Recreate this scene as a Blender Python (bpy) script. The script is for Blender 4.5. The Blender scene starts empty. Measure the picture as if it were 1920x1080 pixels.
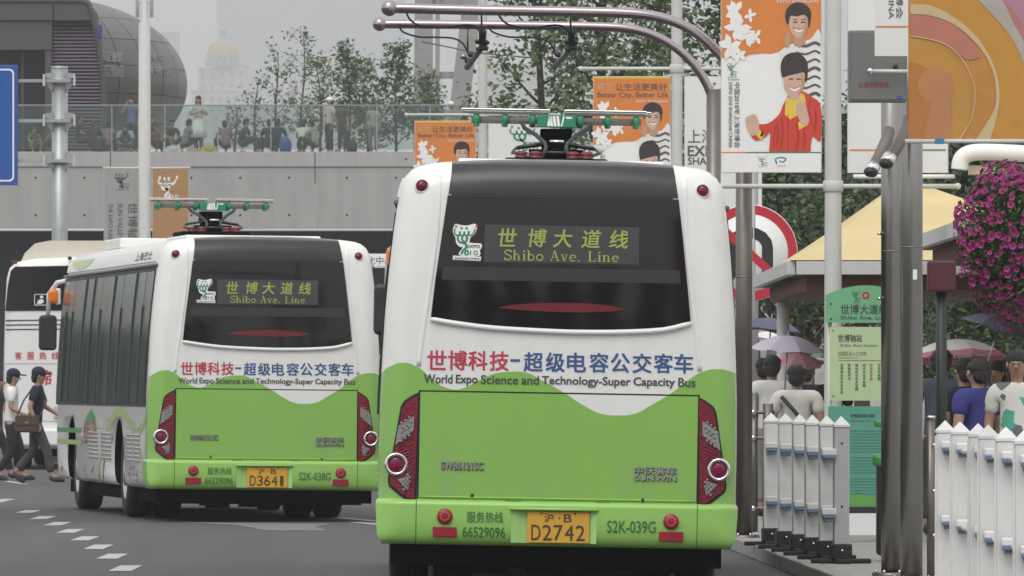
import bpy, bmesh, math, random
import numpy as np
from mathutils import Vector, Matrix, noise as mnoise
R = math.radians
PI = math.pi
sc = bpy.context.scene
col = sc.collection

# ---------------------------------------------------------------- camera
F = 17200.0            # focal length in pixels of the 1920 px wide photograph (a long zoom)
CAMZ = 1.52
HOR = 717.0
cam = bpy.data.cameras.new("camera")
cam.sensor_width = 36.0
cam.lens = F / 1920.0 * 36.0
cam.shift_y = (HOR - 540.0) / 1920.0
cam.clip_start = 1.0
cam.clip_end = 12000.0
cam.dof.use_dof = True
cam.dof.focus_distance = 66.0
cam.dof.aperture_fstop = 30.0
camo = bpy.data.objects.new("camera", cam)
camo.location = (0, 0, CAMZ)
camo.rotation_euler = (R(90), 0, 0)
col.objects.link(camo)
sc.camera = camo

# ---------------------------------------------------------------- world: thick overcast
SUN_EL, SUN_AZ = 52.0, 200.0       # azimuth measured from +Y clockwise; the brightest part of the cloud is behind the camera
w = bpy.data.worlds.new("World")
sc.world = w
w.use_nodes = True
nt = w.node_tree
nt.nodes.clear()
out = nt.nodes.new("ShaderNodeOutputWorld")
sky = nt.nodes.new("ShaderNodeTexSky")
sky.sky_type = 'NISHITA'
sky.sun_disc = False
sky.sun_elevation = R(SUN_EL)
sky.sun_rotation = R(SUN_AZ)
sky.dust_density = 4.0
bg1 = nt.nodes.new("ShaderNodeBackground")
bg1.inputs[1].default_value = 0.05
hs = nt.nodes.new("ShaderNodeHueSaturation")
hs.inputs['Saturation'].default_value = 0.25
nt.links.new(sky.outputs[0], hs.inputs['Color'])
nt.links.new(hs.outputs[0], bg1.inputs[0])
tc = nt.nodes.new("ShaderNodeTexCoord")
sx = nt.nodes.new("ShaderNodeSeparateXYZ")
nt.links.new(tc.outputs['Generated'], sx.inputs[0])
mr = nt.nodes.new("ShaderNodeMapRange")      # overcast sky: three times brighter overhead than at the horizon
mr.inputs['From Min'].default_value = 0.0
mr.inputs['From Max'].default_value = 1.0
mr.inputs['To Min'].default_value = 0.62
mr.inputs['To Max'].default_value = 1.10
nt.links.new(sx.outputs['Z'], mr.inputs['Value'])
nz = nt.nodes.new("ShaderNodeTexNoise")
nz.inputs['Scale'].default_value = 3.0
nz.inputs['Detail'].default_value = 4.0
nt.links.new(tc.outputs['Generated'], nz.inputs['Vector'])
m2 = nt.nodes.new("ShaderNodeMapRange")
m2.inputs['To Min'].default_value = 0.93
m2.inputs['To Max'].default_value = 1.07
nt.links.new(nz.outputs['Fac'], m2.inputs['Value'])
mm = nt.nodes.new("ShaderNodeMath")
mm.operation = 'MULTIPLY'
nt.links.new(mr.outputs[0], mm.inputs[0])
nt.links.new(m2.outputs[0], mm.inputs[1])
bg2 = nt.nodes.new("ShaderNodeBackground")
bg2.inputs[0].default_value = (1.0, 0.995, 0.975, 1)
nt.links.new(mm.outputs[0], bg2.inputs[1])
add = nt.nodes.new("ShaderNodeAddShader")
nt.links.new(bg1.outputs[0], add.inputs[0])
nt.links.new(bg2.outputs[0], add.inputs[1])
nt.links.new(add.outputs[0], out.inputs['Surface'])

sun = bpy.data.lights.new("sun", 'SUN')
sun.energy = 1.1
sun.angle = R(35)
sun.color = (1.0, 0.985, 0.96)
suno = bpy.data.objects.new("sun", sun)
az, el = R(SUN_AZ), R(SUN_EL)
dv = Vector((math.sin(az) * math.cos(el), math.cos(az) * math.cos(el), math.sin(el)))
suno.rotation_euler = dv.to_track_quat('Z', 'Y').to_euler()
suno.location = (0, -20, 60)
col.objects.link(suno)

sc.view_settings.view_transform = 'Standard'
sc.view_settings.look = 'None'
sc.view_settings.gamma = 1.0
sc.view_settings.exposure = 0.0
sc.view_settings.use_curve_mapping = False
sc.render.engine = 'CYCLES'
sc.cycles.use_denoising = True
sc.cycles.max_bounces = 6
sc.cycles.diffuse_bounces = 3
sc.cycles.glossy_bounces = 3
sc.cycles.transparent_max_bounces = 16
sc.cycles.volume_bounces = 0
sc.cycles.caustics_reflective = False
sc.cycles.caustics_refractive = False

# ---------------------------------------------------------------- helpers
def at(px, py, d):
    """the point of the place that the photograph shows at pixel (px, py), d metres away"""
    return Vector(((px - 960.0) * d / F, d, CAMZ + (HOR - py) * d / F))

MATS = {}
def M(name, c, rough=0.6, metal=0.0, var=0.06, scale=6.0, bump=0.0, bscale=40.0, emit=0.0, alpha=1.0, spec=0.5, coat=0.0, island=0.0):
    if name in MATS:
        return MATS[name]
    m = bpy.data.materials.new(name)
    m.use_nodes = True
    t = m.node_tree
    b = t.nodes["Principled BSDF"]
    b.inputs['Roughness'].default_value = rough
    b.inputs['Metallic'].default_value = metal
    b.inputs['Specular IOR Level'].default_value = spec
    if coat:
        b.inputs['Coat Weight'].default_value = coat
        b.inputs['Coat Roughness'].default_value = 0.08
    tcn = t.nodes.new("ShaderNodeTexCoord")
    n = t.nodes.new("ShaderNodeTexNoise")
    n.inputs['Scale'].default_value = scale
    n.inputs['Detail'].default_value = 5
    t.links.new(tcn.outputs['Object'], n.inputs['Vector'])
    r = t.nodes.new("ShaderNodeMapRange")
    r.inputs['From Min'].default_value = 0.25
    r.inputs['From Max'].default_value = 0.75
    r.inputs['To Min'].default_value = 1 - var
    r.inputs['To Max'].default_value = 1 + var
    t.links.new(n.outputs['Fac'], r.inputs['Value'])
    last = r.outputs[0]
    if island:
        g = t.nodes.new("ShaderNodeNewGeometry")
        r2 = t.nodes.new("ShaderNodeMapRange")
        r2.inputs['To Min'].default_value = 1 - island
        r2.inputs['To Max'].default_value = 1 + island
        t.links.new(g.outputs['Random Per Island'], r2.inputs['Value'])
        q = t.nodes.new("ShaderNodeMath")
        q.operation = 'MULTIPLY'
        t.links.new(last, q.inputs[0])
        t.links.new(r2.outputs[0], q.inputs[1])
        last = q.outputs[0]
    vm = t.nodes.new("ShaderNodeVectorMath")
    vm.operation = 'SCALE'
    vm.inputs[0].default_value = c
    t.links.new(last, vm.inputs['Scale'])
    t.links.new(vm.outputs[0], b.inputs['Base Color'])
    if bump:
        n2 = t.nodes.new("ShaderNodeTexNoise")
        n2.inputs['Scale'].default_value = bscale
        n2.inputs['Detail'].default_value = 6
        t.links.new(tcn.outputs['Object'], n2.inputs['Vector'])
        bp = t.nodes.new("ShaderNodeBump")
        bp.inputs['Strength'].default_value = bump
        bp.inputs['Distance'].default_value = 0.02
        t.links.new(n2.outputs['Fac'], bp.inputs['Height'])
        t.links.new(bp.outputs[0], b.inputs['Normal'])
    if emit:
        b.inputs['Emission Color'].default_value = (*c, 1)
        b.inputs['Emission Strength'].default_value = emit
    if alpha < 1:
        b.inputs['Alpha'].default_value = alpha
    m.diffuse_color = (*c, 1)
    MATS[name] = m
    return m

class MB:
    """collects shapes and links them as one mesh object"""
    def __init__(s):
        s.v = []; s.f = []; s.m = []; s.mats = []; s.smooth = []
    def mi(s, mat):
        if mat not in s.mats:
            s.mats.append(mat)
        return s.mats.index(mat)
    def add(s, vs, fs, mat, sm=False):
        o = len(s.v); k = s.mi(mat)
        s.v.extend([tuple(v) for v in vs])
        for f in fs:
            s.f.append([i + o for i in f]); s.m.append(k); s.smooth.append(sm)
        return s
    def box(s, c, d, mat, rz=0, bev=0.0, rx=0, ry=0):
        hx, hy, hz = d[0] / 2, d[1] / 2, d[2] / 2
        rot = Matrix.Rotation(rz, 3, 'Z') @ Matrix.Rotation(ry, 3, 'Y') @ Matrix.Rotation(rx, 3, 'X')
        c = Vector(c)
        if bev <= 0:
            vs = [Vector((x, y, z)) for z in (-hz, hz) for y in (-hy, hy) for x in (-hx, hx)]
            fs = [(0, 2, 3, 1), (4, 5, 7, 6), (0, 1, 5, 4), (2, 6, 7, 3), (0, 4, 6, 2), (1, 3, 7, 5)]
            s.add([c + rot @ v for v in vs], fs, mat)
        else:
            b = min(bev, hx * .9, hy * .9, hz * .9)
            bm = bmesh.new()
            bmesh.ops.create_cube(bm, size=1)
            for v in bm.verts:
                v.co = Vector((v.co.x * d[0], v.co.y * d[1], v.co.z * d[2]))
            bmesh.ops.bevel(bm, geom=list(bm.edges), offset=b, segments=2, affect='EDGES', profile=0.5)
            bm.verts.index_update()
            s.add([c + rot @ v.co for v in bm.verts], [[q.index for q in f.verts] for f in bm.faces], mat)
            bm.free()
        return s
    def tube(s, pts, r, mat, seg=10, cap=True, sm=True):
        pts = [Vector(p) for p in pts]
        n = len(pts)
        rs = r if isinstance(r, (list, tuple)) else [r] * n
        vs = []; fs = []
        prev = None
        for i, p in enumerate(pts):
            t = (pts[min(i + 1, n - 1)] - pts[max(i - 1, 0)])
            if t.length < 1e-9: t = Vector((0, 0, 1))
            t.normalize()
            if prev is None:
                a = Vector((1, 0, 0)) if abs(t.x) < .8 else Vector((0, 1, 0))
                u = (a - t * a.dot(t)).normalized()
            else:
                u = (prev - t * prev.dot(t))
                u = u.normalized() if u.length > 1e-6 else t.orthogonal().normalized()
            prev = u
            vv = t.cross(u)
            for k in range(seg):
                a = 2 * PI * k / seg
                vs.append(p + (u * math.cos(a) + vv * math.sin(a)) * rs[i])
        for i in range(n - 1):
            for k in range(seg):
                a = i * seg + k; b = i * seg + (k + 1) % seg
                fs.append((a, b, b + seg, a + seg))
        if cap:
            fs.append(tuple(range(seg - 1, -1, -1)))
            fs.append(tuple(range((n - 1) * seg, n * seg)))
        s.add(vs, fs, mat, sm)
        return s
    def ball(s, c, r, mat, seg=14, rings=8, rot=None):
        rr = r if isinstance(r, (tuple, list)) else (r, r, r)
        c = Vector(c); vs = []; fs = []
        for i in range(rings + 1):
            ph = PI * i / rings
            for k in range(seg):
                a = 2 * PI * k / seg
                v = Vector((rr[0] * math.sin(ph) * math.cos(a), rr[1] * math.sin(ph) * math.sin(a), rr[2] * math.cos(ph)))
                if rot: v = rot @ v
                vs.append(c + v)
        for i in range(rings):
            for k in range(seg):
                a = i * seg + k; b = i * seg + (k + 1) % seg
                fs.append((a, a + seg, b + seg, b))
        s.add(vs, fs, mat, True)
        return s
    def lathe(s, prof, c, mat, seg=20, axis='Z', sm=True):
        c = Vector(c); vs = []; fs = []
        for (r, h) in prof:
            for k in range(seg):
                a = 2 * PI * k / seg
                x, y = r * math.cos(a), r * math.sin(a)
                vs.append(c + (Vector((x, y, h)) if axis == 'Z' else Vector((x, h, y)) if axis == 'Y' else Vector((h, x, y))))
        for i in range(len(prof) - 1):
            for k in range(seg):
                a = i * seg + k; b = i * seg + (k + 1) % seg
                fs.append((a, b, b + seg, a + seg))
        s.add(vs, fs, mat, sm)
        return s
    def prism(s, poly, y0, y1, mat):
        """poly in (x, z), extruded along y"""
        n = len(poly)
        vs = [(p[0], y0, p[1]) for p in poly] + [(p[0], y1, p[1]) for p in poly]
        fs = [tuple(range(n)), tuple(range(2 * n - 1, n - 1, -1))] + [(i, i + n, (i + 1) % n + n, (i + 1) % n) for i in range(n)]
        return s.add(vs, fs, mat)
    def build(s, name, parent=None, loc=None, rz=0):
        me = bpy.data.meshes.new(name)
        me.from_pydata(s.v, [], s.f)
        for m in s.mats:
            me.materials.append(m)
        me.polygons.foreach_set('material_index', s.m)
        me.polygons.foreach_set('use_smooth', s.smooth)
        me.update()
        o = bpy.data.objects.new(name, me)
        col.objects.link(o)
        if parent: o.parent = parent
        if loc is not None: o.location = loc
        if rz: o.rotation_euler.z = rz
        return o

def thing(name, label, cat, loc=(0, 0, 0), rz=0, group=None):
    o = bpy.data.objects.new(name, None)
    o.empty_display_size = 0.2
    col.objects.link(o)
    o.location = loc; o.rotation_euler = (0, 0, rz)
    return tag(o, label, cat, group)
def tag(o, label, cat, group=None):
    o['label'] = label; o['category'] = cat
    if group: o['group'] = group
    return o
def struct(o):
    o['kind'] = 'structure'; return o
def stuff(o):
    o['kind'] = 'stuff'; return o

# --- lettering: glyph outlines from Blender's own font, as flat faces in (x, z)
TXT = {}
def text2d(body, bold=0.0, mono=False):
    key = (body, bold)
    if key in TXT: return TXT[key]
    cu = bpy.data.curves.new("lettering", 'FONT')
    cu.body = body
    cu.size = 1.0
    cu.offset = bold
    cu.resolution_u = 3
    cu.fill_mode = 'FRONT'
    o = bpy.data.objects.new("lettering", cu)
    col.objects.link(o)
    dg = bpy.context.evaluated_depsgraph_get()
    dg.update()
    me = bpy.data.meshes.new_from_object(o.evaluated_get(dg))
    vs = [(v.co.x, v.co.y) for v in me.vertices]
    fs = [tuple(p.vertices) for p in me.polygons]
    bpy.data.objects.remove(o); bpy.data.curves.remove(cu); bpy.data.meshes.remove(me)
    if vs:
        xs = [v[0] for v in vs]; ys = [v[1] for v in vs]
        x0, x1, y0, y1 = min(xs), max(xs), min(ys), max(ys)
        vs = [((x - x0) / (x1 - x0), (y - y0) / (y1 - y0)) for x, y in vs]
    TXT[key] = (vs, fs)
    return TXT[key]
def put_text(mb, body, box, fn, mat, bold=0.0, rot=0, shear=0.0):
    """box = x0, z0, x1, z1 in the plane that fn maps to 3-D; rot 90: reads downwards"""
    vs, fs = text2d(body, 0.0)
    x0, z0, x1, z1 = box
    size = abs((x1 - x0) if rot == 90 else (z1 - z0))
    if bold: offs = [(-1, -.7), (1, .7), (-1, .7), (1, -.7), (0, 0)]      # thicker strokes: the same glyph struck five times, each on its own level
    else: offs = [(0, 0)]
    for k, (ox, oz) in enumerate(offs):
        ox *= bold * size; oz *= bold * size
        res = []
        for (a, b) in vs:
            if rot == 90:      # turned clockwise
                a, b = b, 1 - a
            if shear: a = a + shear * (b - .5)
            p = fn(x0 + (x1 - x0) * a + ox, z0 + (z1 - z0) * b + oz)
            res.append((p[0], p[1] - .0003 * k, p[2]))
        mb.add(res, fs, mat)
def vertical_text(mb, chars, x, ztop, size, gap, fn, mat, bold=0.0):
    for i, c in enumerate(chars):
        if c == ' ': continue
        z = ztop - i * (size + gap)
        put_text(mb, c, (x - size / 2, z - size, x + size / 2, z), fn, mat, bold)
def ribbon(mb, pts, wd, fn, mat):
    """a flat brush stroke along pts in the plane"""
    n = len(pts); vs = []; fs = []
    ws = wd if isinstance(wd, (list, tuple)) else [wd] * n
    for i in range(n):
        a = pts[max(i - 1, 0)]; b = pts[min(i + 1, n - 1)]
        dx, dz = b[0] - a[0], b[1] - a[1]
        l = math.hypot(dx, dz) or 1
        nx, nz_ = -dz / l, dx / l
        h = ws[i] / 2
        vs.append(fn(pts[i][0] + nx * h, pts[i][1] + nz_ * h))
        vs.append(fn(pts[i][0] - nx * h, pts[i][1] - nz_ * h))
    for i in range(n - 1):
        fs.append((2 * i, 2 * i + 1, 2 * i + 3, 2 * i + 2))
    mb.add(vs, fs, mat)
def smooth_curve(pts, k=6, closed=False):
    """Catmull-Rom through the points"""
    res = []; n = len(pts)
    rng = range(n) if closed else range(n - 1)
    for i in rng:
        if closed:
            p = [pts[(i - 1) % n], pts[i], pts[(i + 1) % n], pts[(i + 2) % n]]
        else:
            p = [pts[max(i - 1, 0)], pts[i], pts[i + 1], pts[min(i + 2, n - 1)]]
        for j in range(k):
            t = j / k
            res.append(tuple(0.5 * ((2 * p[1][a]) + (-p[0][a] + p[2][a]) * t + (2 * p[0][a] - 5 * p[1][a] + 4 * p[2][a] - p[3][a]) * t * t + (-p[0][a] + 3 * p[1][a] - 3 * p[2][a] + p[3][a]) * t ** 3) for a in range(len(pts[0]))))
    if not closed: res.append(tuple(pts[-1]))
    return res
def poly2d(mb, pts, fn, mat):
    mb.add([fn(*p) for p in pts], [tuple(range(len(pts)))], mat)
def disc2d(mb, cx, cz, rx, rz_, fn, mat, n=22, a0=0, a1=2 * PI):
    poly2d(mb, [(cx + rx * math.cos(a0 + (a1 - a0) * i / n), cz + rz_ * math.sin(a0 + (a1 - a0) * i / n)) for i in range(n if a1 - a0 > 6.2 else n + 1)], fn, mat)

# ---------------------------------------------------------------- materials
WHITE = M('white_paint', (.78, .78, .77), .35, var=.02, spec=.5)
LIME = M('lime_paint', (.22, .46, .06), .35, var=.02)
BLACK = M('black_rubber', (.012, .012, .013), .7)
DARKPL = M('dark_plastic', (.02, .02, .022), .45)
UNDER = M('underbody', (.005, .005, .005), .9, spec=.05)
STEEL = M('brushed_steel', (.32, .31, .30), .33, 1.0, var=.08, scale=3, bump=.05, bscale=60)
STEELD = M('weathered_steel', (.20, .18, .165), .42, .85, var=.15, scale=4)
CHROME = M('chrome', (.75, .75, .75), .12, 1.0)
GLASSD = M('tinted_glass', (.012, .012, .014), .06, spec=.35, var=.1)
REDL = M('red_lamp_lens', (.17, .004, .018), .22, var=.25, scale=25, bump=.25, bscale=60)
REDB = M('unlit_brake_lens', (.14, .006, .014), .3, var=.1, scale=20)
REDR = M('red_reflector', (.28, .01, .02), .3, var=.1)
CLEARL = M('clear_lamp_lens', (.24, .235, .235), .25, bump=.3, bscale=70, var=.2, scale=60)
AMBER = M('amber_lamp', (.75, .20, .02), .25, var=.2, scale=30)
REDTXT = M('crimson_print', (.50, .03, .07), .5)
BLUETXT = M('navy_print', (.035, .085, .26), .5)
GREYTXT = M('charcoal_print', (.06, .065, .065), .5)
GREENTXT = M('green_print', (.035, .17, .04), .5)
LOGOGREEN = M('logo_green', (.03, .25, .12), .5)
PWHITE = M('white_print', (.80, .80, .80), .6, var=.03)
CLOTHW = M('banner_cloth_white', (.72, .72, .71), .75, var=.05, scale=2)

# ================================================================ THE SETTING
def kerb_x(d):
    P = [(20, 2.9), (45, 2.62), (66.4, 2.33), (81.6, 2.02), (95, 1.6), (107, .95), (118, .1), (125, -.9), (140, -2.2), (160, -3.6), (185, -6), (200, -10), (215, -22), (222, -70)]
    if d <= P[0][0]: return P[0][1]
    for a, b in zip(P, P[1:]):
        if d <= b[0]:
            t = (d - a[0]) / (b[0] - a[0]); return a[1] + (b[1] - a[1]) * t
    return P[-1][1]

ASPH = M('asphalt', (.070, .070, .073), .85, var=.20, scale=.6, bump=.5, bscale=60)
_t = ASPH.node_tree
_n = _t.nodes.new("ShaderNodeTexNoise"); _n.inputs['Scale'].default_value = 45; _n.inputs['Detail'].default_value = 3
_tc = _t.nodes.new("ShaderNodeTexCoord"); _t.links.new(_tc.outputs['Object'], _n.inputs['Vector'])
_r = _t.nodes.new("ShaderNodeMapRange"); _r.inputs['From Min'].default_value = .3; _r.inputs['From Max'].default_value = .7
_r.inputs['To Min'].default_value = .62; _r.inputs['To Max'].default_value = 1.42
_t.links.new(_n.outputs['Fac'], _r.inputs['Value'])
_v = [n for n in _t.nodes if n.bl_idname == 'ShaderNodeVectorMath'][0]
_mp = _t.nodes.new("ShaderNodeMapping"); _mp.inputs['Scale'].default_value = (1.6, .06, 1)   # long darker tracks worn by tyres
_tn = [n for n in _t.nodes if n.bl_idname == 'ShaderNodeTexNoise'][0]
_t.links.new(_tc.outputs['Object'], _mp.inputs['Vector']); _t.links.new(_mp.outputs[0], _tn.inputs['Vector'])
_old = _v.inputs['Scale'].links[0].from_socket
_q = _t.nodes.new("ShaderNodeMath"); _q.operation = 'MULTIPLY'
_t.links.new(_old, _q.inputs[0]); _t.links.new(_r.outputs[0], _q.inputs[1]); _t.links.new(_q.outputs[0], _v.inputs['Scale'])

mb = MB(); mb.add([(-900, -300, 0), (900, -300, 0), (900, 7900, 0), (-900, 7900, 0)], [(0, 1, 2, 3)], ASPH)
struct(mb.build('road'))
PAVE = M('paving', (.30, .295, .285), .8, var=.12, scale=2, bump=.3, bscale=25)
KERBM = M('kerb_stone', (.27, .265, .255), .8, var=.18, scale=5, bump=.5, bscale=40, island=.12)
mb = MB()
ds = [20, 45, 66.4, 81.6, 95, 107, 118, 125, 140, 160, 185, 200, 215, 222]
vs = []
for d in ds: vs += [(kerb_x(d) + .15, d, .118), (140, d, .118)]
fs = [(2 * i, 2 * i + 1, 2 * i + 3, 2 * i + 2) for i in range(len(ds) - 1)]
mb.add(vs, fs, PAVE)
mb.add([(-70, 222, .118), (140, 222, .118), (140, 420, .118), (-300, 420, .118), (-300, 222, .118)], [(0, 1, 2, 3, 4)], PAVE)
pav = struct(mb.build('pavement'))
# paving slabs with recessed joints, where the walk shows next to the kerb
ke = bpy.data.objects.new('kerb', None); col.objects.link(ke); struct(ke)
slab = bpy.data.meshes.new('kerb_stone')
_b = MB(); _b.box((0, 0, .06), (.15, .985, .124), KERBM, bev=.012)
slab = _b.build('kerb_stone', ke).data
bpy.data.objects.remove(bpy.data.objects['kerb_stone'])
d = 56.0; k = 0
while d < 118:
    ang = math.atan2(-(kerb_x(d + 1) - kerb_x(d)), 1)
    o = bpy.data.objects.new('kerb_stone', slab); col.objects.link(o); o.parent = ke
    o.location = (kerb_x(d + .5) + .075, d + .5, random.Random(k).uniform(-.002, .003)); o.rotation_euler.z = ang
    d += math.cos(ang) * 1.0; k += 1
# farther along the joints no longer show
mb = MB()
dd = [118, 125, 140, 160, 185, 200, 215, 222]
for a, b in zip(dd, dd[1:]):
    xa, xb = kerb_x(a), kerb_x(b)
    mb.add([(xa, a, 0), (xb, b, 0), (xb, b, .12), (xa, a, .12), (xa + .15, a, .12), (xb + .15, b, .12)], [(0, 1, 2, 3), (3, 2, 5, 4)], KERBM)
mb.build('kerb_run', ke)
mb = MB()
for a, b in zip([20, 45, 56], [45, 56, 56]):
    if a == b: continue
    xa, xb = kerb_x(a), kerb_x(b)
    mb.add([(xa, a, 0), (xb, b, 0), (xb, b, .12), (xa, a, .12), (xa + .15, a, .12), (xb + .15, b, .12)], [(0, 1, 2, 3), (3, 2, 5, 4)], KERBM)
mb.build('kerb_run', ke)

# --- painted marks
PAINT = M('road_paint', (.40, .40, .39), .7, var=.22, scale=8, bump=.2)
PAINTW = M('worn_road_paint', (.155, .155, .15), .8, var=.35, scale=4)
marks = bpy.data.objects.new('road_markings', None); col.objects.link(marks); struct(marks)
def road_pt(px, py):
    d = F * CAMZ / (py - HOR)
    return ((px - 960) * d / F, d)
for (px, py, w_) in [(27, 942, 60), (68, 959.5, 30), (96, 971, 32), (123.5, 982.5, 33), (149, 996, 34), (177, 1010, 35), (203, 1026, 37), (230, 1043.5, 39), (256, 1066, 42), (290, 1096, 44), (330, 1131, 48)]:
    x, d = road_pt(px, py)
    L_ = 1.15 if py > 950 else 3.2
    sl = -0.078
    wd = w_ * d / F
    if py < 950: wd = .18
    mb = MB()
    xc = x
    mb.add([(xc - wd / 2 - sl * -L_, d - L_, .004), (xc + wd / 2 - sl * -L_, d - L_, .004), (xc + wd / 2 + sl * L_, d + L_, .004), (xc - wd / 2 + sl * L_, d + L_, .004)], [(0, 1, 2, 3)], PAINT)
    mb.build('dash', marks)
mb = MB()   # arrow behind the second bus
ax, ad = road_pt(435, 990)
pts = [(-.09, -5.2), (.12, -5.2), (.12, 1.2), (.42, .4), (.05, 4.0), (-.45, .4), (-.09, 1.2)]
X0, D0 = road_pt(450, 992)
mb.add([(X0 - .9, D0 + 4.5, .004), (X0 + .9, D0 + 3.4, .004), (X0 + .75, D0 + 1.5, .004), (X0 + .95, D0 - 1.2, .004), (X0 + .3, D0 - 1.2, .004), (X0 - .1, D0 + 2.4, .004)], [(0, 5, 4, 3, 2, 1)], PAINTW)
mb.build('arrow', marks)
for (px, py, wd, L_) in [(665, 975, .15, 1.6), (700, 984, .15, 1.6), (20, 905, .12, 2.5), (235, 915, .12, 3)]:
    x, d = road_pt(px, py)
    mb = MB(); mb.add([(x - .3, d + L_, .004), (x - .3 + wd, d + L_, .004), (x + .3 + wd, d - L_, .004), (x + .3, d - L_, .004)], [(0, 3, 2, 1)], PAINT)
    mb.build('line', marks)

# ================================================================ BUSES
S1 = 263.5
ROLL1 = R(1.0)
BX1 = 0.308
def L1(px, py, s=S1, bx=BX1, roll=ROLL1):
    """rear face coordinates (u, z) of the near bus at a pixel of the photograph"""
    dx = (px - 960) / s - bx
    Z = CAMZ + (HOR - py) / s
    return (dx * math.cos(roll) - Z * math.sin(roll), dx * math.sin(roll) + Z * math.cos(roll))

HALF = [(.35, 1.235), (.42, 1.262), (.60, 1.275), (1.0, 1.28), (1.4, 1.275), (1.7, 1.262), (2.0, 1.248), (2.3, 1.225), (2.6, 1.195), (2.78, 1.172), (2.9, 1.15), (2.96, 1.13), (3.01, 1.095), (3.045, 1.04), (3.065, .97), (3.08, .85), (3.095, .65), (3.105, .45), (3.11, .2)]
OUTL = [(x, z) for z, x in HALF] + [(-x, z) for z, x in reversed(HALF)]     # from the lower right round over the roof to the lower left
CEN = (0.0, 1.7)
def half_w(z):
    for a, b in zip(HALF, HALF[1:]):
        if z <= b[0]:
            t = max(0, (z - a[0]) / (b[0] - a[0])); return a[1] + (b[1] - a[1]) * t
    return .2
RT = []
def _ray(th):
    dx, dz = math.cos(th), math.sin(th)
    best = 9
    n = len(OUTL)
    for i in range(n):
        x1, z1 = OUTL[i]; x2, z2 = OUTL[(i + 1) % n]
        x1 -= CEN[0]; x2 -= CEN[0]; z1 -= CEN[1]; z2 -= CEN[1]
        ex, ez = x2 - x1, z2 - z1
        den = dx * ez - dz * ex
        if abs(den) < 1e-9: continue
        t = (x1 * ez - z1 * ex) / den
        s_ = (x1 * dz - z1 * dx) / den
        if t > 0 and -1e-6 <= s_ <= 1 + 1e-6: best = min(best, t)
    return best
NRT = 1440
RT = [_ray(-PI + 2 * PI * i / NRT) for i in range(NRT + 1)]
def edge_t(u, z):
    dx, dz = u - CEN[0], z - CEN[1]
    r = math.hypot(dx, dz)
    if r < 1e-6: return 0
    a = (math.atan2(dz, dx) + PI) / (2 * PI) * NRT
    i = min(int(a), NRT - 1); f = a - i
    return r / (RT[i] * (1 - f) + RT[i + 1] * f)
def surf(u, z):
    y = .045 * (u / 1.27) ** 2
    if z > 1.62: y += .036 * (z - 1.62) ** 2
    t = edge_t(u, z)
    if t > .86:
        q = min(1.0, (t - .86) / .14)
        rr = .17 if z > .75 else .05 + .12 * max(0, (z - .35)) / .4
        y += rr * (1 - math.sqrt(max(0, 1 - q * q)))
    return y
def patch(mb, poly, off, mat, thick=0.0, grid=.07, fn=None, smooth=False, skirt_mat=None):
    """a polygon in (u, z) laid on the rear surface, off metres proud of it, with edges thick deep"""
    fn = fn or surf
    bm = bmesh.new()
    vs = [bm.verts.new((p[0], 0, p[1])) for p in poly]
    bm.faces.new(vs)
    x0, x1 = min(p[0] for p in poly), max(p[0] for p in poly)
    z0, z1 = min(p[1] for p in poly), max(p[1] for p in poly)
    if grid:
        k = math.ceil(x0 / grid) * grid
        while k < x1:
            bmesh.ops.bisect_plane(bm, geom=list(bm.verts) + list(bm.edges) + list(bm.faces), plane_co=(k, 0, 0), plane_no=(1, 0, 0)); k += grid
        k = math.ceil(z0 / grid) * grid
        while k < z1:
            bmesh.ops.bisect_plane(bm, geom=list(bm.verts) + list(bm.edges) + list(bm.faces), plane_co=(0, 0, k), plane_no=(0, 0, 1)); k += grid
    bm.verts.index_update()
    fr = []; bk = []
    for v in bm.verts:
        y = fn(v.co.x, v.co.z) - off
        fr.append((v.co.x, y, v.co.z)); bk.append((v.co.x, y + thick, v.co.z))
    fs = []
    for f in bm.faces:
        ids = [v.index for v in f.verts]
        if f.normal.y > 0: ids.reverse()
        fs.append(ids)
    mb.add(fr, fs, mat, smooth)
    if thick:
        n = len(fr); sk = []
        for e in bm.edges:
            if len(e.link_faces) == 1:
                a, b = e.verts[0].index, e.verts[1].index
                sk.append((a, b, b + n, a + n))
        mb.add(fr + bk, sk, skirt_mat or mat)
    bm.free()
def mirror(poly): return [(-u, z) for u, z in reversed(poly)]

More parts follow.
